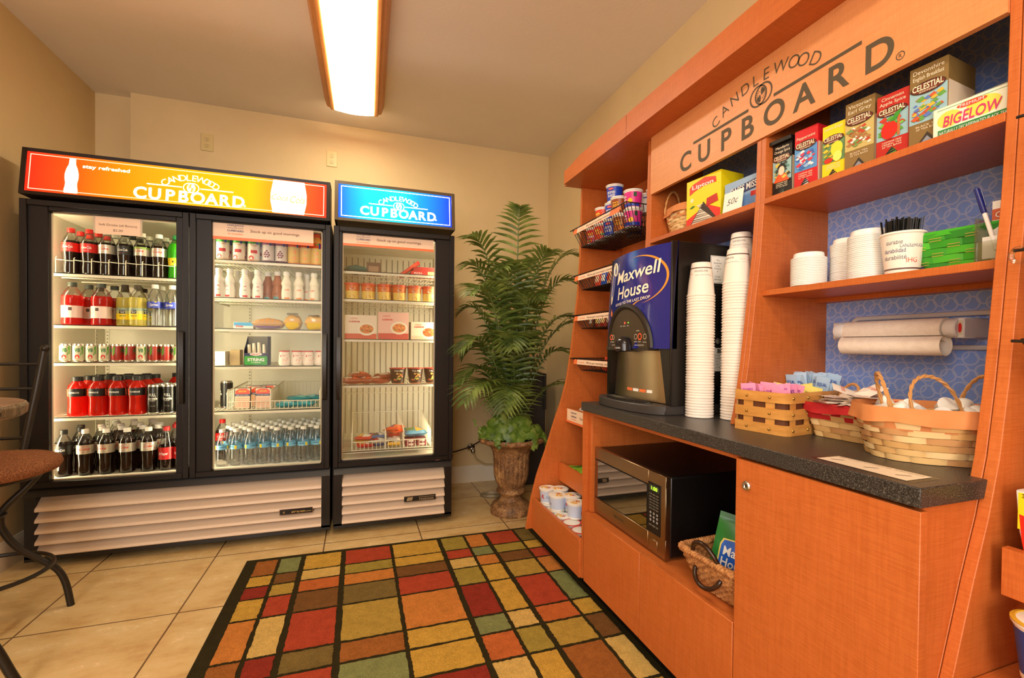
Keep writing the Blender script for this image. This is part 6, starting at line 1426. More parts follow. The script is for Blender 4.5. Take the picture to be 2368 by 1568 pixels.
tea('bright red Peppermint tea box on the upper shelf', 1.027, .175, .070, C_(206, 28, 36), [C_(90, 150, 210), C_(240, 240, 244), C_(220, 60, 80), C_(60, 110, 190), C_(150, 190, 230)], ('', 'Peppermint'), ('CAFFEINE FREE', 'HERBAL TEA', '20 TEA BAGS'))
tea('yellow Lemon Zinger tea box on the upper shelf', .942, .150, .062, C_(246, 214, 24), [C_(110, 150, 100), C_(200, 170, 60), C_(90, 130, 60), C_(230, 200, 60)], ('Lemon Zinger', ''), ('CAFFEINE FREE', 'HERBAL TEA', '20 TEA BAGS'), g_lemon)
tea('bronze Victorian Earl Grey tea box on the upper shelf', .872, .182, .072, C_(140, 112, 64), [C_(200, 180, 110), C_(240, 236, 226), C_(190, 70, 50), C_(120, 150, 80), C_(170, 120, 70)], ('Victorian', 'Earl Grey'), ('BLACK TEA', '20 TEA BAGS'), None, dark=C_(56, 50, 44))
tea('dark red Cinnamon Apple Spice tea box on the upper shelf', .792, .160, .070, C_(186, 40, 32), [C_(150, 190, 200), C_(90, 160, 60), C_(120, 190, 80), C_(200, 60, 40)], ('Cinnamon', 'Apple Spice'), ('CAFFEINE FREE', 'HERBAL TEA', '20 TEA BAGS'), g_apple)
tea('bronze Devonshire English Breakfast tea box, tallest on the upper shelf', .716, .188, .074, C_(132, 106, 60), [C_(150, 190, 200), C_(230, 180, 60), C_(100, 160, 70), C_(90, 120, 190), C_(200, 90, 50)], ('Devonshire', 'English Breakfast'), ('BLACK TEA', '20 TEA BAGS'), None, dark=C_(56, 50, 44))
def g_big(q, w_, h_):
    W2 = w_/2; q.patch(rect(-W2+.002, W2-.002, .002, h_-.002), V(0, -.0002, 0), UX, UZ, C_(232, 236, 214)); q.patch(ell(.022, .018), V(-W2+.03, 0, h_*.55), UX, UZ, C_(226, 220, 90), .0008); q.patch(ell(.03, .02), V(W2-.05, 0, h_*.6), UX, UZ, C_(226, 220, 90), .0008)
    q.patch(rect(-W2+.010, W2-.002, .006, h_*.26), V(0, 0, 0), UX, UZ, C_(40, 130, 60), .001); q.text('NATURALLY DECAFFEINATED BLACK TEA', V(0, -.0004, h_*.155), UX, UZ, h_*.11, WHITE, width=w_*.82, lift=.0014, shear=.15); q.text('BIGELOW', V(0, -.0004, h_*.50), UX, UZ, h_*.34, C_(206, 60, 110), width=w_*.72, bold=.02, lift=.0014, shear=.2)
    q.patch(ell(.026, h_*.085), V(0, 0, h_*.82), UX, UZ, C_(226, 80, 50), .0012); q.text('PREMIUM', V(0, -.0004, h_*.82), UX, UZ, h_*.095, WHITE, width=.040, lift=.0016)
    for z in (.90,): q.patch(rect(-W2+.008, W2-.002, h_*z, h_*(z+.012)), V(0, 0, 0), UX, UZ, C_(60, 130, 60), .001)
t = box_pack('tea_box', 'long white and green decaffeinated black tea box lying on the upper shelf', 'tea box', (1.225, .630, 1.5815), .138, .10, .068, C_(232, 236, 214), g_big, 'boxes of tea bags', rz=-PI/2+.06)
t = box_pack('tea_box', 'decaffeinated tea box stacked behind, at the right end of the upper shelf', 'tea box', (1.345, .640, 1.5815), .138, .08, .122, C_(226, 230, 210), lambda q, w_, h_: (q.patch(rect(-w_/2, w_/2, h_*.45, h_*.60), V(0, 0, 0), UX, UZ, C_(40, 120, 60), .0008), q.text('DECAFFEINATED', V(0, -.0002, h_*.525), UX, UZ, .012, WHITE, width=.12, lift=.0014, shear=.15), q.text('BIGELOW', V(0, -.0002, h_*.76), UX, UZ, .026, C_(190, 50, 130), width=.10, bold=.02, lift=.0014, shear=.2)), 'boxes of tea bags', rz=-PI/2+.03)
def g_lip(q, w_, h_):
    f = V(0, -.0002, 0); q.patch([(-w_/2+.001, .002), (w_/2-.001, .002), (w_/2-.001, h_*.22), (w_*.12, h_*.38), (-w_/2+.001, h_*.16)], f, UX, UZ, C_(226, 50, 34), .0004)
    q.patch([(-w_*.40, h_*.68), (-w_*.25, h_*.74), (w_*.05, h_*.80), (w_*.38, h_*.78), (w_*.36, h_*.90), (w_*.05, h_*.97), (-w_*.30, h_*.90), (-w_*.40, h_*.84)], f, UX, UZ, C_(222, 60, 40), .0008); q.text('Lipton', V(-w_*.01, -.0004, h_*.83), UX, UZ, h_*.085, WHITE, width=w_*.62, bold=.03, lift=.0014)
    q.patch([(-w_*.38, .003), (w_*.42, .003), (w_*.02, h_*.46)], f, UX, UZ, C_(60, 40, 30), .0012)
    for i in range(9): q.patch([(-w_*.34+.006*i, .006+.008*i), (w_*.36-.010*i, .003+.008*i), (w_*.30-.010*i, .010+.008*i), (-w_*.30+.007*i, .011+.008*i)], f, UX, UZ, (C_(236, 226, 206), C_(196, 180, 160))[i % 2], .0016+.0001*i)
    q.patch([(w_*.10, h_*.34), (w_*.44, h_*.38), (w_*.40, h_*.54), (w_*.12, h_*.50)], f, UX, UZ, C_(196, 36, 24), .002); q.patch(ell(.008, .008), V(-w_*.32, 0, h_*.56), UX, UZ, C_(236, 240, 200), .001); q.patch([(-w_*.40, h_*.40), (-w_*.32, h_*.38), (-w_*.22, h_*.42), (-w_*.30, h_*.44)], f, UX, UZ, C_(60, 120, 30), .001)
box_pack('tea_box', 'big yellow tea bag box with red triangle opening on the middle bay shelf', 'tea box', (1.228, 1.455, 1.5815), .168, .115, .178, C_(246, 222, 20), g_lip, None, rz=-PI/2+.10)
def g_swi(q, w_, h_):
    f = V(0, -.0002, 0); q.patch(rect(-w_/2+.001, w_/2-.001, h_*.02, h_*.45), f, UX, UZ, C_(110, 150, 200), .0004); q.patch([(-w_*.3, h_*.50), (w_*.42, h_*.58), (w_*.42, h_*.86), (-w_*.3, h_*.76)], f, UX, UZ, C_(24, 34, 90), .0006); q.text('SWISS MISS', V(.004, -.0004, h_*.70), V(1, 0, .05), UZ, h_*.20, WHITE, width=w_*.70, bold=.02, lift=.001); q.patch(ell(.016, .007), V(-w_*.38, 0, h_*.2), UX, UZ, C_(240, 200, 80), .0012); q.text('COCOA', V(-w_*.38, -.0004, h_*.2), UX, UZ, .008, C_(80, 50, 20), width=.026, lift=.0018); q.patch(rect(w_*.22, w_/2-.001, h_*.36, h_*.50), f, UX, UZ, RED, .0009)
t = box_pack('cocoa_box', 'blue cocoa mix box beside the big yellow tea box', 'cocoa box', (1.240, 1.273, 1.5815), .160, .10, .112, C_(150, 180, 214), g_swi, None, rz=-PI/2+.04)
t = thing('price_card', 'white card with handwritten price leaning on the cocoa box', 'card', (0, 0, 0)); q = MB(); q.box(-.042, .042, 0, .001, 0, .072, cm(250, 246, 236, .5)); q.build('card', t); q = MB(); q.text('50¢', (0, -.0004, .038), V(1, 0, .08), UZ, .022, cm(40, 40, 44, .5), width=.05, bold=-.02, shear=.2); q.build('handwriting', t)
t.location = (1.2120, 1.292, 1.5815); t.rotation_euler = (-.13, 0, -PI/2+.04)
t = thing('paper_pouch', 'white pouch standing at the right end behind the cocoa box', 'pouch', (0, 0, 0)); q = MB(); q.grid(lambda u, v: ((u-.5)*.05*(1-.3*v), -.012*math.sin(PI*u)*(1-v), .165*v), 6, 6, cm(236, 236, 240, .5)); q.grid(lambda u, v: ((.5-u)*.05*(1-.3*v), .012*math.sin(PI*u)*(1-v), .165*v), 6, 6, cm(236, 236, 240, .5)); q.build('pouch', t); t.location = (1.36, 1.215, 1.5815); t.rotation_euler = (0, 0, -PI/2)
t = thing('woven_basket', 'small woven basket with tall looped handle beside the yellow tea box', 'basket', (0, 0, 0), 'lined woven baskets'); woven(t, .080, .062, .108, .085, .098, 2.6, 9, 26, seed=3, th=.002); liner(t, .110, .087, 2.6, .118, .030, PEACH, .004, .05, 1); handle(t, -.062, -.050, .11, .105, math.radians(120), -.01, .098, HND)
t.location = (1.325, 1.648, 1.5815); t.rotation_euler = (0, 0, math.radians(-100))
# lids in stacks
def lid_proto():
    t = thing('cup_lid', 'x', 'lid'); q = MB(); L = cm(242, 240, 236, .35)
    q.lathe([(.0445, 0), (.0465, .0005), (.0468, .003), (.0455, .0045), (.0440, .005), (.0425, .0045)], L, 28); q.build('rim', t); return t
def lid_top():
    t = thing('cup_lid', 'x', 'lid'); q = MB(); L = cm(242, 240, 236, .35)
    q.lathe([(.0445, 0), (.0465, .0005), (.0468, .003), (.0455, .0045), (.0400, .006), (.0385, .018), (.0370, .019), (.0350, .016), (.0001, .015)], L, 28); q.build('lid_dome', t); return t
LP, LT = Proto(lid_proto()), Proto(lid_top())
for x, y, n, nm in ((1.245, 1.022, 17, 'shortest stack of lids'), (1.318, .955, 24, 'rear stack of lids'), (1.268, .868, 24, 'stack of lids beside the stirrer cup')):
    for k in range(n): (LT if k == n-1 else LP).put((x+random.uniform(-.0005, .0005), y, 1.2935+.0048*k), 0, ('top lid' if k == n-1 else 'white plastic lid, %s from the bottom,' % nth(k))+' of the '+nm, nm)
# stirrer cup
t = thing('paper_cup', 'printed paper cup filled with black stirrers on the lower shelf', 'cup', (1.246, .772, 1.2935)); q = MB(); CW = cm(246, 236, 224, .55); h = .098
q.lathe([(.0320, .0), (.0335, .001), (.0342, .008), (.0350, .012), (.0440, h-.006)], [CW, CW, cm(112, 88, 82, .5), CW], 32, (1.246, .772, 1.2935)); q.lathe([(.0440, h-.006), (.0462, h-.005), (.0466, h-.002), (.0455, h), (.0435, h-.001), (.0335, .004), (.0001, .004)], CW, 32, (1.246, .772, 1.2935)); q.build('cup_wall', t)
q = MB(); G = cm(96, 92, 104, .5)
def tx2(s_, ang, z, hh, m_, w_):
    r = .0335+z*.105; n_ = V(-math.cos(ang), -math.sin(ang), 0); uu = V(math.sin(ang), -math.cos(ang), 0); q.text(s_, V(1.246, .772, 1.2935+z)+n_*r, uu, UZ, hh, m_, width=w_, bend=r, lift=.0008)
for s_, z, w_, m_ in (('durable', .074, .034, G), ('durabilidad', .054, .044, NAVY), ('durabilité', .038, .046, G)): tx2(s_, .15, z, .011, m_, w_)
tx2('CANDLEWOOD', 1.05, .064, .009, NAVY, .05); tx2('IHG', 1.05, .030, .012, cm(214, 90, 50, .5), .022); q.build('cup_print', t)
ts = thing('coffee_stirrer', 'x', 'stirrer'); q = MB(); q.box(-.0026, .0026, -.0009, .0009, 0, .127, BLACK); q.build('stick', ts); ST = Proto(ts)
rn = random.Random(4)
for i in range(80):
    a, rr_ = rn.uniform(0, 2*PI), .029*rn.random()**.5; lx, ly = .11*rr_/.026*math.cos(a), .11*rr_/.026*math.sin(a)
    ST.put((1.246+rr_*math.cos(a), .772+rr_*math.sin(a), 1.298+rn.uniform(-.003, .004)), rn.uniform(0, 3), 'black coffee stirrer standing in the printed paper cup', 'black coffee stirrers', rx=-ly, ry=lx)
# green basket
GR = [cm(66, 176, 40, .35), cm(56, 156, 40, .35), cm(80, 190, 50, .35), cm(48, 140, 46, .35)]
t = thing('woven_basket', 'bright green woven rectangular basket on the lower shelf', 'basket', (0, 0, 0)); woven(t, .075, .060, .090, .073, .085, 9, 5, 20, mats=GR, seed=6, th=.002)
q = MB(); q.grid(lambda u, v: (*perim(.092, .075, 9, 2*PI*u), .078+.012*v), 60, 1, GR[0], closeu=True)
for i, z in ((0, .018), (1, .036), (0, .053), (1, .07)):
    for k in range(10):
        T = 2*PI*(2*k+i+.55)/20; a_ = .075+.015*z/.085; b2 = .060+.013*z/.085; p0 = perim(a_+.006, b2+.006, 9, T-.10); p1 = perim(a_+.006, b2+.006, 9, T+.12)
        for dz in (-.003, .003): q.tube([(p0[0], p0[1], z+dz), (p1[0], p1[1], z+dz)], .0007, cm(214, 190, 90, .5), 4)
q.build('rim_band', t); t.location = (1.330, .668, 1.2935); t.rotation_euler = (0, 0, math.radians(-84))
t = thing('pen', 'blue-capped pen leaning in the acrylic card holder', 'pen', (0, 0, 0)); q = MB(); q.tube([(0, 0, 0), (0, 0, .085)], .0040, WHITE, 10); q.build('barrel', t); q = MB(); q.tube([(0, 0, .085), (0, 0, .092), (0, 0, .145)], [.0042, .0052, .0044], cm(24, 34, 110, .3), 10); q.tube([(0, -.006, .10), (0, -.007, .143)], .0014, cm(24, 34, 110, .3), 6); q.build('cap', t); t.location = (1.222, .582, 1.315); t.rotation_euler = (-.30, .10, 0)
t = thing('card_holder', 'clear acrylic holder with comment cards at the right end of the lower shelf', 'card holder', (1.27, .585, 1.2935)); AC = glass_pane('acrylic', (.90, .92, .88, 1), .12, .02)
q = MB(); q.box(1.212, 1.3, .611, .614, 1.2935, 1.385, AC); q.box(1.212, 1.215, .568, .611, 1.2935, 1.335, AC); q.box(1.212, 1.3, .568, .611, 1.2935, 1.2965, AC); q.box(1.3, 1.303, .568, .614, 1.2935, 1.41, AC); q.build('holder', t)
q = MB(); q.box(1.262, 1.266, .570, .610, 1.297, 1.425, cm(244, 238, 228, .5)); q.box(1.2615, 1.262, .570, .610, 1.385, 1.408, cm(200, 96, 60, .5)); q.text('CW', (1.2612, .590, 1.396), U, UZ, .012, WHITE); q.box(1.222, 1.224, .572, .606, 1.300, 1.345, WHITE); q.build('cards', t)
# towel holder on the blue backing
PLW = cm(226, 222, 218, .35); t = thing('towel_holder', 'white wall-mounted paper towel holder on the blue backing under the shelves', 'towel holder', (1.46, .86, 1.15)); q = MB()
def rrect(y0, y1, z0, z1, r, n=5):
    o = []
    for cy, cz, a0 in ((y1-r, z1-r, 0), (y0+r, z1-r, 90), (y0+r, z0+r, 180), (y1-r, z0+r, 270)):
        for i in range(n+1): a = math.radians(a0+90*i/n); o.append((cy+r*math.cos(a), cz+r*math.sin(a)))
    return o
pts = rrect(.690, 1.050, 1.118, 1.205, .02); q.tube([(1.470, y, z) for y, z in pts], .0068, PLW, 8, True); q.build('back_frame', t)
for y, nm in ((.722, 'right_arm'), (1.030, 'left_arm')):
    q = MB(); s_ = 1 if y < .8 else -1; q.box(1.372, 1.470, y-.011, y+.011, 1.140, 1.190, PLW); q.lathe([(.0001, 0), (.024, 0), (.024, .022), (.020, .030), (.0001, .032)], PLW, 20)
    k = len(q.v)-6*20; q.v = q.v[:8]+[(1.378+x, y-s_*.011*0+s_*z, 1.165+yy) for x, yy, z in q.v[8:]]; ar = q.build('arm', t, bevel=.003)
    if s_ > 0: q = MB(); q.patch(rect(-.008, .008, -.018, .018), (1.3715, y, 1.165), U, UZ, cm(206, 200, 170, .4)); q.patch(ell(.004, .012), (1.3712, y-.003, 1.165), U, UZ, RED); q.text('RUB', (1.3712, y+.004, 1.165), V(0, 0, 1), V(0, 1, 0), .006, BLACK, width=.024); q.build('maker_label', ar)
t = thing('towel_roll', 'nearly empty white paper towel roll hanging on the wall holder', 'paper towels', (1.385, .88, 1.155)); TW = two_tone('towel_paper', (236, 222, 206), (244, 232, 216), 60, .85, .15)
q = MB(); q.tube([(1.388, .755, 1.162), (1.388, 1.006, 1.162)], .030, TW, 28); q.build('roll', t)
q = MB(); q.grid(lambda u, v: (1.362-.026*math.cos(2.0*PI*u*.96+1.3), .742+.255*v, 1.122+.026*math.sin(2.0*PI*u*.96+1.3)), 26, 2, TW); q.grid(lambda u, v: (1.3625-.0255*math.cos(2.0*PI*u*.96+1.3), .742+.255*(1-v), 1.122+.0255*math.sin(2.0*PI*u*.96+1.3)), 26, 2, TW); q.build('loose_sheet', t)
# ------------------------------------------------------------------ rope basket with coffee bags in the niche
ROPE = two_tone('rope_weave', (150, 92, 46), (206, 146, 86), 60, .7, .6, (1, 1, 1), 5, 90)
t = thing('wicker_basket', 'coarse brown rope basket with dark looped handles beside the microwave', 'basket', (1.055, 1.084, .3905)); q = MB()
BX, BY, BR0 = 1.055, 1.084, math.radians(3)
def bpt(a, b_, T, z):
    x, y = perim(a, b_, 5, T); c, s_ = math.cos(BR0), math.sin(BR0); return (BX+x*c-y*s_, BY+x*s_+y*c, .3905+z)
rows = 13
for i in range(rows):
    f = i/(rows-1); a_, b_ = .072+.050*f, .078+.024*f; z = .008+.102*f; N = 110; pts = []
    for k in range(N):
        T = 2*PI*k/N; up = 0; wob = .0022*math.sin(k*2*PI/N*26+(PI if i % 2 else 0)); x, y, zz = bpt(a_+wob, b_+wob, T, z+up); pts.append((x, y, zz))
    q.tube(pts, .0056, ROPE, 6, True)
q.add([bpt(.070, .076, 2*PI*i/40, .004) for i in range(40)], [tuple(range(40))], ROPE); q.build('woven_wall', t)
q = MB()
for ph in (0, 2.1, 4.2):
    N = 240; pts = []
    for k in range(N):
        T = 2*PI*k/N; up = 0; tw = T*30+ph; x, y, z = bpt(.122+.006*math.cos(tw), .104+.006*math.cos(tw), T, .116+up+.006*math.sin(tw)); pts.append((x, y, z))
    q.tube(pts, .0062, ROPE, 6, True)
q.build('braided_rim', t)
HD = cm(48, 26, 16, .2)
for a_, b0_, zz in ((PI, 0, .112), (PI, -.008, .078)):
    q = MB(); pts = []
    for i in range(21):
        an = PI*i/20; yy = .048*math.cos(an); out = .014+.022*math.sin(an)**.7+b0_; x, y = -(.098+out), yy; c, s_ = math.cos(BR0), math.sin(BR0); pts.append((BX+x*c-y*s_, BY+x*s_+y*c, .3905+zz+(.052*math.sin(an) if b0_ == 0 else -.04*math.sin(an))))
    q.tube(pts, [.005]+[.0068]*19+[.005], HD, 10); q.build('handle', t)
def pouch(label, loc, rot, sc=1, txt=True, col=(34, 118, 50)):
    t = thing('coffee_bag', label, 'coffee bag', (0, 0, 0), 'green coffee bags'); q = MB(); GC = cm(*col, .28); w_, h_ = .15*sc, .20*sc
    def f(u, v, s_): return ((u-.5)*w_*(1-.10*(2*v-1)**2*0), s_*.030*math.sin(PI*u)**.7*max(0, math.sin(PI*min(1, v*1.12)))**.7+.002*math.sin(22*v)*math.sin(9*u), h_*v)
    q.grid(lambda u, v: f(u, v, -1), 14, 14, GC); q.grid(lambda u, v: f(1-u, v, 1), 14, 14, GC); q.build('pouch', t)
    q = MB(); q.box(-w_/2, w_/2, -.001, .001, h_*.93, h_*1.0, GC)
    for i in range(3): q.box(-w_/2, w_/2, -.0016, .0016, h_*(.945+.018*i), h_*(.951+.018*i), GC)
    q.build('seal', t)
    if txt:
        q = MB()
        def cur(vs0): q.v[vs0:] = [(x, f(x/w_+.5, z/h_, -1)[1]+(y if y < 0 else 0)-.0012, z) for x, y, z in q.v[vs0:]]
        ol = [(-.056, .040), (-.020, .030), (.030, .022), (.062, .030), (.062, .118), (.030, .122), (-.020, .132), (-.050, .128), (-.056, .112)]; 
        def big(sc_, m, l): 
            n0 = len(q.v); cx, cz = .003, .078; P_ = [((x-cx)*sc_+cx, (z-cz)*sc_+cz) for x, z in ol]; vs = [(cx, -l, cz)]
            for i, p in enumerate(P_):
                for k in range(5): p2 = P_[(i+1) % len(P_)]; vs.append((p[0]+(p2[0]-p[0])*k/5, -l, p[1]+(p2[1]-p[1])*k/5))
            n_ = len(vs)-1; mid = [((vs[0][0]+v[0])/2, -l, (vs[0][2]+v[2])/2) for v in vs[1:]]; al = vs+mid
            fs = [(0, n_+1+i, n_+1+(i+1) % n_) for i in range(n_)]+[(1+i, 1+(i+1) % n_, n_+1+(i+1) % n_, n_+1+i) for i in range(n_)]
            q.add([tuple(c*sc if j != 1 else c for j, c in enumerate(v)) for v in al], fs, m); cur(n0)
        big(1.0, cm(226, 206, 110, .35), .0004); big(.93, cm(36, 96, 196, .35), .0010)
        n0 = len(q.v); q.text('Maxwell', (.006*sc, 0, .098*sc), UX, UZ, .026*sc, WHITE, width=.098*sc, bold=.02, lift=.0045, res=2); q.text('House', (-.006*sc, 0, .066*sc), UX, UZ, .026*sc, WHITE, width=.078*sc, bold=.02, lift=.0045); q.text('GOOD TO THE LAST DROP', (.004*sc, 0, .045*sc), UX, UZ, .006*sc, cm(120, 200, 240, .4), width=.08*sc, lift=.004); cur(n0); q.build('label', t)
    t.location = loc; t.rotation_euler = rot
pouch('green coffee bag with blue label leaning in the rope basket', (1.035, 1.075, .412), (-.22, .16, math.radians(-52)))
pouch('dark green coffee bag behind the labelled one in the rope basket', (1.135, 1.075, .440), (-.10, .34, math.radians(-60)), .95, False, (16, 70, 40))

# ------------------------------------------------------------------ right edge cabinet goods
def soup(label, x, y, z):
    t = thing('soup_pack', label, 'soup pack', (0, 0, 0), 'instant soup packs'); q = MB(); w_, h_ = .13, .125
    ol = [(-w_/2+.018, 0), (w_/2-.018, 0), (w_/2-.006, h_*.4), (w_/2, h_), (-w_/2, h_), (-w_/2+.006, h_*.4)]
    q.slab([(a, 0, b_) for a, b_ in ol], (0, 1, 0), .06, cm(226, 222, 216, .35)); q.build('pack', t, bevel=.002)
    q = MB(); q.patch([(-w_/2+.004, h_*.45), (w_/2-.006, h_*.45), (w_/2-.004, h_-.004), (-w_/2+.004, h_-.004)], V(0, 0, 0), UX, UZ, YEL, .0003)
    q.patch([(-w_/2+.016, .003), (w_/2-.016, .003), (w_/2-.008, h_*.30), (.0, h_*.56), (-w_/2+.006, h_*.66), (-w_/2+.010, h_*.3)], V(0, 0, 0), UX, UZ, cm(226, 44, 30, .35), .0006); ring(q, V(.006, 0, h_*.20), UX, UZ, .040, .046, WHITE, 30, .3, PI-.3, lift=.0009)
    q.patch(ell(.036, .018), V(.006, 0, h_*.16), UX, UZ, cm(226, 150, 70, .4), .001)
    q.text('3 MINUTE', (-w_/2+.034, 0, h_*.93), UX, UZ, .007, BLACK, width=.05, bold=.03); q.text('Instant', (.012, 0, h_*.76), UX, UZ, .020, BLACK, width=.072, bold=.04); q.text('LUNCH', (.016, 0, h_*.60), UX, UZ, .020, BLACK, width=.066, bold=.04); q.patch(ell(.012, .010), V(-.02, 0, h_*.87), UX, UZ, cm(226, 44, 30, .35), .0008); q.build('print', t)
    t.location = (x, y, z); t.rotation_euler = (0, 0, -PI/2)
soup('yellow and red instant soup pack, front one in the right edge bin', 1.110, .430, .738); soup('yellow and red instant soup pack, raised rear one in the right edge bin', 1.178, .432, .850)
for i, (x, z) in enumerate(((1.178, .725),)): box_pack('carton', 'carton under the raised soup pack in the right edge bin', 'carton', (x, .432, .688), .13, .05, .16, cm(226, 200, 60, .45), rz=-PI/2)
NB = cereal_cup('noodle_cup', cm(30, 70, 150, .4), lambda q, r, h: (wt(q, 'NOODLE', r, .060, .014, cm(240, 120, 40, .4), .046), wp(q, r, .03, ell(.022, .014), cm(230, 130, 50, .4))), .098, .036, .048, lid=cm(216, 170, 50, .4))
NB.put((1.082, .432, .560), A0, 'noodle cup with yellow lid, upper one in the right edge cabinet', 'noodle cups in the right edge cabinet', scale=1)
NB.put((1.092, .418, .5165), A0+1, 'blue noodle cup with yellow lid, lower one in the right edge cabinet', 'noodle cups in the right edge cabinet')
t = wrapped('snack_pack', 'red snack pack in the lowest wire basket of the right edge cabinet', 'snack', (1.20, .42, 1.068), .10, .12, .06, cm(206, 30, 34, .3), None)

# ------------------------------------------------------------------ urn with palm and ivy
URN = NT('aged_urn'); co = URN.coord(); f1 = URN.noise(co, 14, 6, .7); f2 = URN.noise(co, 90, 4)
xx = URN.ramp(f1, [(.32, (54, 34, 20)), (.5, (124, 82, 48)), (.66, (196, 150, 96))]); xx = URN.mix(.3, xx, URN.ramp(f2, [(.35, (60, 40, 26)), (.65, (210, 166, 112))])); URN.l(xx, URN.p.inputs['Base Color']); URN.p.inputs['Roughness'].default_value = .6; URN.bump(f2, .5, .004); URN = URN.m
PX, PY = .968, 2.965
t = thing('potted_palm', 'tall palm with ivy in a fluted brown urn in the room corner', 'potted plant', (PX, PY, 0))
q = MB(); prof = [(.135, 0), (.137, .012), (.136, .040), (.128, .052), (.120, .066), (.112, .072), (.086, .082), (.072, .100), (.070, .118), (.080, .128), (.094, .138), (.097, .150), (.090, .162), (.082, .168), (.088, .182), (.104, .215), (.115, .260), (.117, .310), (.118, .370), (.124, .410), (.140, .440), (.172, .462), (.205, .474), (.214, .482), (.216, .496), (.206, .506), (.190, .502), (.165, .480), (.120, .470), (.0001, .468)]
def wob(a, z):
    if .17 < z < .45: return 1+.045*(abs(math.sin(a*11))**.6-.55)*min(1, (z-.17)/.03)*min(1, (.45-z)/.04)
    if .08 < z < .10: return 1+.03*(abs(math.sin(a*11))-.5)
    if z > .455 and z < .51: return 1+.035*math.sin(a*16)*(1 if z > .47 else .4)+.01*math.sin(a*37)
    if .12 < z < .165: return 1+.02*math.sin(a*30+z*300)
    return 1
q.lathe(prof, URN, 132, (PX, PY, 0), wob=wob); q.build('urn', t, sharp=60)
q = MB(); q.lathe([(.0001, 0), (.17, .0), (.175, -.01)], cm(44, 30, 20, .9), 24, (PX, PY, .484)); q.build('soil', t)
def leafm(name, a, b_, c_, tl=.25):
    t_ = NT(name); co = t_.coord(); f = t_.noise(co, 9, 3); t_.l(t_.ramp(f, [(.3, a), (.5, b_), (.72, c_)]), t_.p.inputs['Base Color']); t_.p.inputs['Roughness'].default_value = .42
    mx = t_.n('MixShader'); mx.inputs[0].default_value = tl; tr = t_.n('BsdfTranslucent'); tr.inputs[0].default_value = rgb(*c_); t_.l(t_.p.outputs[0], mx.inputs[1]); t_.l(tr.outputs[0], mx.inputs[2]); t_.l(mx.outputs[0], t_.out.inputs[0]); return t_.m
PALM = leafm('palm_leaf', (40, 64, 26), (86, 108, 44), (152, 168, 88)); STEMM = cm(96, 110, 50, .5); IVY = leafm('ivy_leaf', (52, 84, 22), (110, 144, 48), (170, 188, 92)); TRUNK = cm(70, 62, 36, .7)
def frond(base, ang, reach, top, droop, n=25, ll=.24, seed=0, side=0):
    rn = random.Random(seed); q = MB(); N = 34; d = V(math.cos(ang), math.sin(ang), 0); pts = []
    for i in range(N+1):
        s_ = i/N; r = reach*(s_**1.5); z = base[2]+(top-base[2])*math.sin(min(1.0, s_*1.0)*PI/2)**1.05 - droop*max(0, s_-.55)**2*4.9
        pts.append(V(base[0], base[1], z)+d*r+V(-d.y, d.x, 0)*side*s_*s_)
    q.tube(pts, [.0062*(1-.8*i/N)+.0008 for i in range(N+1)], STEMM, 5)
    for k in range(n):
        s_ = .24+.76*k/(n-1); fi = s_*N; i = min(N-1, int(fi)); p = pts[i].lerp(pts[i+1], fi-i); tg = (pts[min(N, i+1)]-pts[max(0, i-1)]).normalized()
        sdv = tg.cross(V(0, 0, 1)); 
        if sdv.length < .1: sdv = V(-d.y, d.x, 0)
        sdv.normalize(); nrm = sdv.cross(tg).normalized()
        if nrm.z < 0: nrm = -nrm
        L = ll*math.sin(PI*(.16+.80*((s_-.24)/.76)))**.7*rn.uniform(.88, 1.08); fw = .35+.75*((s_-.24)/.76)**1.6
        for sg in (-1, 1):
            dirv = (sdv*sg+tg*fw+nrm*rn.uniform(.1, .32)).normalized(); w_ = .0098; vs = []; M_ = 6
            wv = tg-dirv*tg.dot(dirv); wv.normalize()
            for j in range(M_+1):
                u = j/M_; c = p+dirv*L*u+V(0, 0, -1)*(L*.34*u*u*rn.uniform(.9, 1.1)); hw = w_*(math.sin(PI*min(1, .12+.88*u))**.6)*(1-u**4)+.0004
                vs += [c+wv*hw+nrm*hw*.35, c, c-wv*hw+nrm*hw*.35]
            fs = []
            for j in range(M_): a = 3*j; fs += [(a, a+1, a+4, a+3), (a+1, a+2, a+5, a+4)]
            q.add(vs, fs, PALM)
    q.build('frond', t)
# stems rise from the soil; fronds in every direction, kept off the walls
FR = [  # angle, reach, top z, droop, leaflet length, side
    (-100, .06, 2.00, .0, .19, .01), (200, .34, 1.84, .07, .19, 0), (-14, .40, 1.78, .05, .18, 0), (188, .32, 1.70, .10, .20, 0), (-30, .38, 1.62, .10, .20, 0), (215, .40, 1.56, .14, .22, 0), (-62, .28, 1.76, .07, .20, .02), (235, .28, 1.66, .08, .20, .02),
    (172, .32, 1.44, .12, .19, 0), (-6, .42, 1.38, .08, .18, 0), (-20, .48, 1.34, .10, .21, 0), (-80, .28, 1.52, .12, .20, 0), (203, .40, 1.24, .16, .21, 0), (250, .32, 1.26, .16, .21, 0), (194, .36, 1.04, .16, .20, 0), (215, .44, .96, .18, .21, 0),
    (-35, .40, 1.16, .14, .18, 0), (-28, .44, .92, .12, .18, 0), (100, .18, 1.62, .04, .18, 0), (60, .22, 1.55, .05, .18, 0), (242, .34, .92, .18, .21, 0), (180, .30, 1.18, .14, .19, 0), (-100, .20, 1.66, .05, .2, 0)]
for i, (a, r, zt, dr, ll, sd) in enumerate(FR):
    an = math.radians(a); frond((PX+.035*math.cos(an+.5), PY+.035*math.sin(an+.5), .50), an, r, zt, dr, 24, ll*1.2, i, sd)
q = MB()
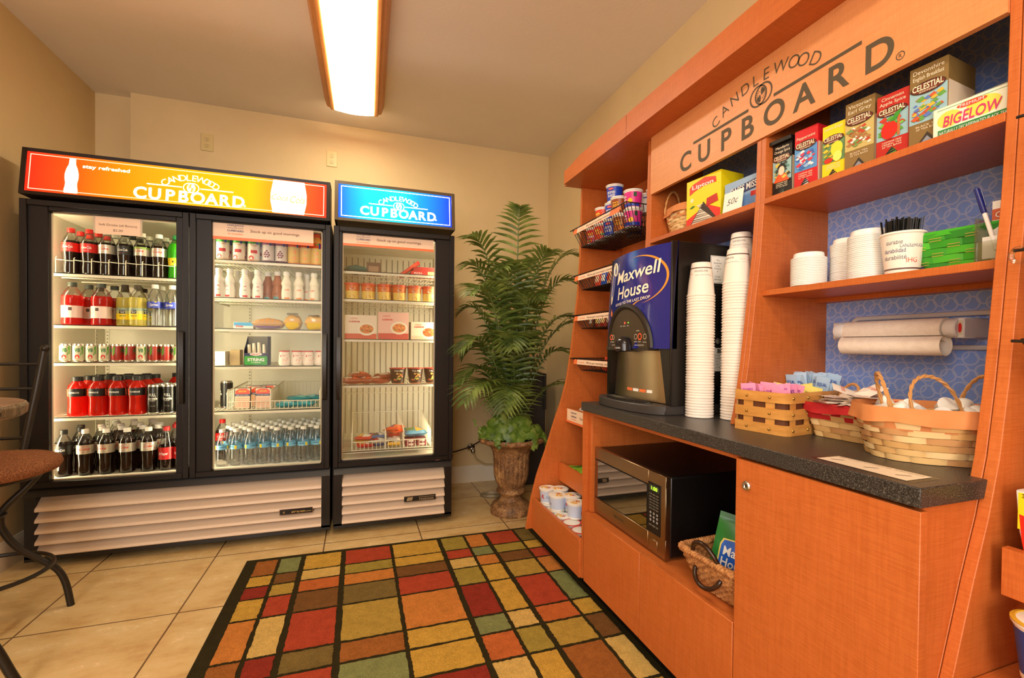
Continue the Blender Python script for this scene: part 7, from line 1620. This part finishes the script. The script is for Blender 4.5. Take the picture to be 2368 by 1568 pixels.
for i in range(5):
    a = i*1.3; q.tube([(PX+.03*math.cos(a), PY+.03*math.sin(a), .48), (PX+.026*math.cos(a), PY+.026*math.sin(a), .8), (PX+.02*math.cos(a), PY+.02*math.sin(a), 1.05)], [.012, .009, .006], TRUNK, 8)
q.build('stems', t)
def ivy_leaf(q, p, nrm, up, s_):
    nrm = nrm.normalized(); up = (up-nrm*up.dot(nrm)).normalized(); sd = up.cross(nrm)
    ol = [(0, -.35), (.16, -.42), (.42, -.30), (.38, -.12), (.62, .02), (.42, .16), (.36, .38), (.18, .40), (0, .72), (-.18, .40), (-.36, .38), (-.42, .16), (-.62, .02), (-.38, -.12), (-.42, -.30), (-.16, -.42)]
    vs = [p+nrm*s_*.08]+[p+(sd*x+up*y)*s_-nrm*s_*(.25*abs(x)+.10*abs(y)) for x, y in ol]
    q.add(vs, [(0, i, i % 16+1) for i in range(1, 17)], IVY)
rn = random.Random(9)
for j in range(3):
    q = MB()
    for i in range(44):
        a = rn.uniform(0, 2*PI); rr_ = rn.uniform(.05, .205); h0 = .50+.14*(1-rr_/.22)+rn.uniform(-.01, .06); p = V(PX+rr_*math.cos(a), PY+rr_*math.sin(a), h0); n_ = V(math.cos(a)*rr_*5+rn.uniform(-.5, .5), math.sin(a)*rr_*5-.9, .6+rn.uniform(-.4, .4)); ivy_leaf(q, p, n_, V(rn.uniform(-1, 1), rn.uniform(-1, 1), rn.uniform(-.9, .2)), rn.uniform(.05, .098))
    q.build('ivy_foliage', t)
for a, L_ in ((195, .10), (-25, .20), (-8, .16), (-70, .06), (230, .05)):
    q = MB(); an = math.radians(a); pts = []
    for i in range(12):
        s_ = i/11; pts.append(V(PX+(.16+.08*math.sin(s_*2))*math.cos(an), PY+(.16+.08*math.sin(s_*2))*math.sin(an), .53+.03*math.sin(s_*PI)-L_*s_*s_))
    if a == 195: pts = [V(PX-.16-.12*s_, PY-.05-.02*s_, .52+.02*math.sin(8*s_)+.10*s_) for s_ in [i/11 for i in range(12)]]
    q.tube(pts, .0016, STEMM, 5)
    for i, p in enumerate(pts): ivy_leaf(q, p+V(rn.uniform(-.01, .01), rn.uniform(-.02, .01), 0), V(math.cos(an)*.6, math.sin(an)*.6-.6, .4), V(rn.uniform(-.5, .5), 0, -1), rn.uniform(.02, .045) if a != 195 else .018)
    q.build('ivy_vine', t)

# ------------------------------------------------------------------ stool and table at the left
IRON = cm(40, 34, 26, .42, .3)
FAB = NT('waffle_fabric'); co = FAB.coord((1, 1, 1)); wv = FAB.n('TexVoronoi'); wv.inputs['Scale'].default_value = 260; FAB.l(co, wv.inputs['Vector']); FAB.l(FAB.ramp(wv.outputs['Distance'], [(.1, (196, 128, 80)), (.6, (120, 70, 36))]), FAB.p.inputs['Base Color']); FAB.p.inputs['Roughness'].default_value = .9; FAB.bump(wv.outputs['Distance'], .6, .004); FAB = FAB.m
SX, SY = -1.372, 2.365
t = thing('counter_stool', 'iron counter stool with round woven brown seat in front of the cooler', 'stool', (SX, SY, 0))
q = MB(); q.lathe([(.0001, .585), (.195, .585), (.226, .597), (.236, .617), (.230, .636), (.205, .648), (.13, .660), (.0001, .664)], FAB, 48, (SX, SY, 0)); q.build('seat', t, sharp=80)
q = MB(); q.tube([(SX+.17*math.cos(a*PI/16), SY+.17*math.sin(a*PI/16), .578) for a in range(32)], .009, IRON, 8, True); q.box(SX-.17, SX+.17, SY-.012, SY+.012, .568, .582, IRON); q.box(SX-.012, SX+.012, SY-.17, SY+.17, .568, .582, IRON)
for a in (.4, 2.0): q.lathe([(.0001, 0), (.008, 0), (.008, .008), (.0001, .008)], IRON, 8, (SX+.1*math.cos(a), SY-.1, .560))
q.build('seat_frame', t)
def bez(P_, n=26):
    P_ = [V(*p) for p in P_]; o = []
    for i in range(len(P_)-1):
        p0 = P_[max(0, i-1)]; p1 = P_[i]; p2 = P_[i+1]; p3 = P_[min(len(P_)-1, i+2)]
        for k in range(8):
            s_ = k/8; o.append(.5*((2*p1)+(p2-p0)*s_+(2*p0-5*p1+4*p2-p3)*s_*s_+(3*p1-p0-3*p2+p3)*s_**3))
    o.append(P_[-1]); return o
for k in range(4):
    an = math.radians(23+90*k); c, s_ = math.cos(an), math.sin(an)
    q = MB(); q.tube(bez([(SX+r*c, SY+r*s_, z) for r, z in ((.165, .575), (.125, .52), (.070, .455), (.058, .41), (.066, .36), (.105, .285), (.165, .222), (.215, .165), (.240, .10), (.256, .0))]), .0125, IRON, 10); q.build('leg', t)
q = MB(); q.tube([(SX+.205*math.cos(a*PI/20), SY+.205*math.sin(a*PI/20), .205) for a in range(40)], .0085, IRON, 8, True); q.build('foot_ring', t)
q = MB(); q.tube([(SX+.07*math.cos(a*PI/12), SY+.07*math.sin(a*PI/12), .43) for a in range(24)], .007, IRON, 8, True); q.build('hub_ring', t)
bp_ = [(-1.322, 2.560), (-1.575, 2.500)]
for x, y in bp_:
    q = MB(); q.tube([(x-.02, y-.06, .572), (x-.012, y-.01, .65), (x+.012, y+.03, .90), (x+.025, y+.055, 1.065)], .0135, IRON, 10); q.ball((x+.027, y+.058, 1.078), .0165, IRON, 12); q.build('back_post', t)
for z in (.70, .805, .905, 1.01):
    f = (z-.65)/.41; q = MB(); (xa, ya), (xb, yb) = bp_; ox, oy = -.012+.037*f, -.01+.065*f
    q.tube([(xa+ox, ya+oy, z), ((xa+xb)/2+ox, (ya+yb)/2+oy+.02, z), (xb+ox, yb+oy, z)], .0068, IRON, 8); q.build('back_rail', t)
TT = two_tone('slate_top', (120, 96, 76), (168, 134, 104), 7, .35, .1)
EDG = NT('mosaic_edge'); co = EDG.coord(); br = EDG.n('TexBrick'); br.inputs['Scale'].default_value = 30; br.inputs['Color1'].default_value = rgb(150, 130, 100); br.inputs['Color2'].default_value = rgb(110, 92, 62); br.inputs['Mortar'].default_value = rgb(60, 48, 36); EDG.l(co, br.inputs['Vector']); EDG.l(br.outputs[0], EDG.p.inputs['Base Color']); EDG.p.inputs['Roughness'].default_value = .4; EDG = EDG.m
TX, TY = -1.285, 1.845
t = thing('pub_table', 'round stone-topped high table at the left edge', 'table', (TX, TY, 0))
q = MB(); q.lathe([(.0001, .872), (.285, .872), (.294, .880), (.297, .905), (.290, .915), (.0001, .915)], [IRON, EDG, EDG, EDG, TT], 64, (TX, TY, 0)); q.build('table_top', t, bevel=.002)
q = MB(); q.lathe([(.0001, .20), (.032, .22), (.032, .86), (.10, .866), (.10, .872)], IRON, 20, (TX, TY, 0)); q.build('column', t)
for k in range(4):
    an = math.radians(14+90*k); c, s_ = math.cos(an), math.sin(an); q = MB(); q.tube(bez([(TX+r*c, TY+r*s_, z) for r, z in ((.028, .46), (.050, .40), (.105, .33), (.175, .25), (.225, .16), (.262, .06), (.285, .0))]), .0135, IRON, 10); q.build('leg', t)
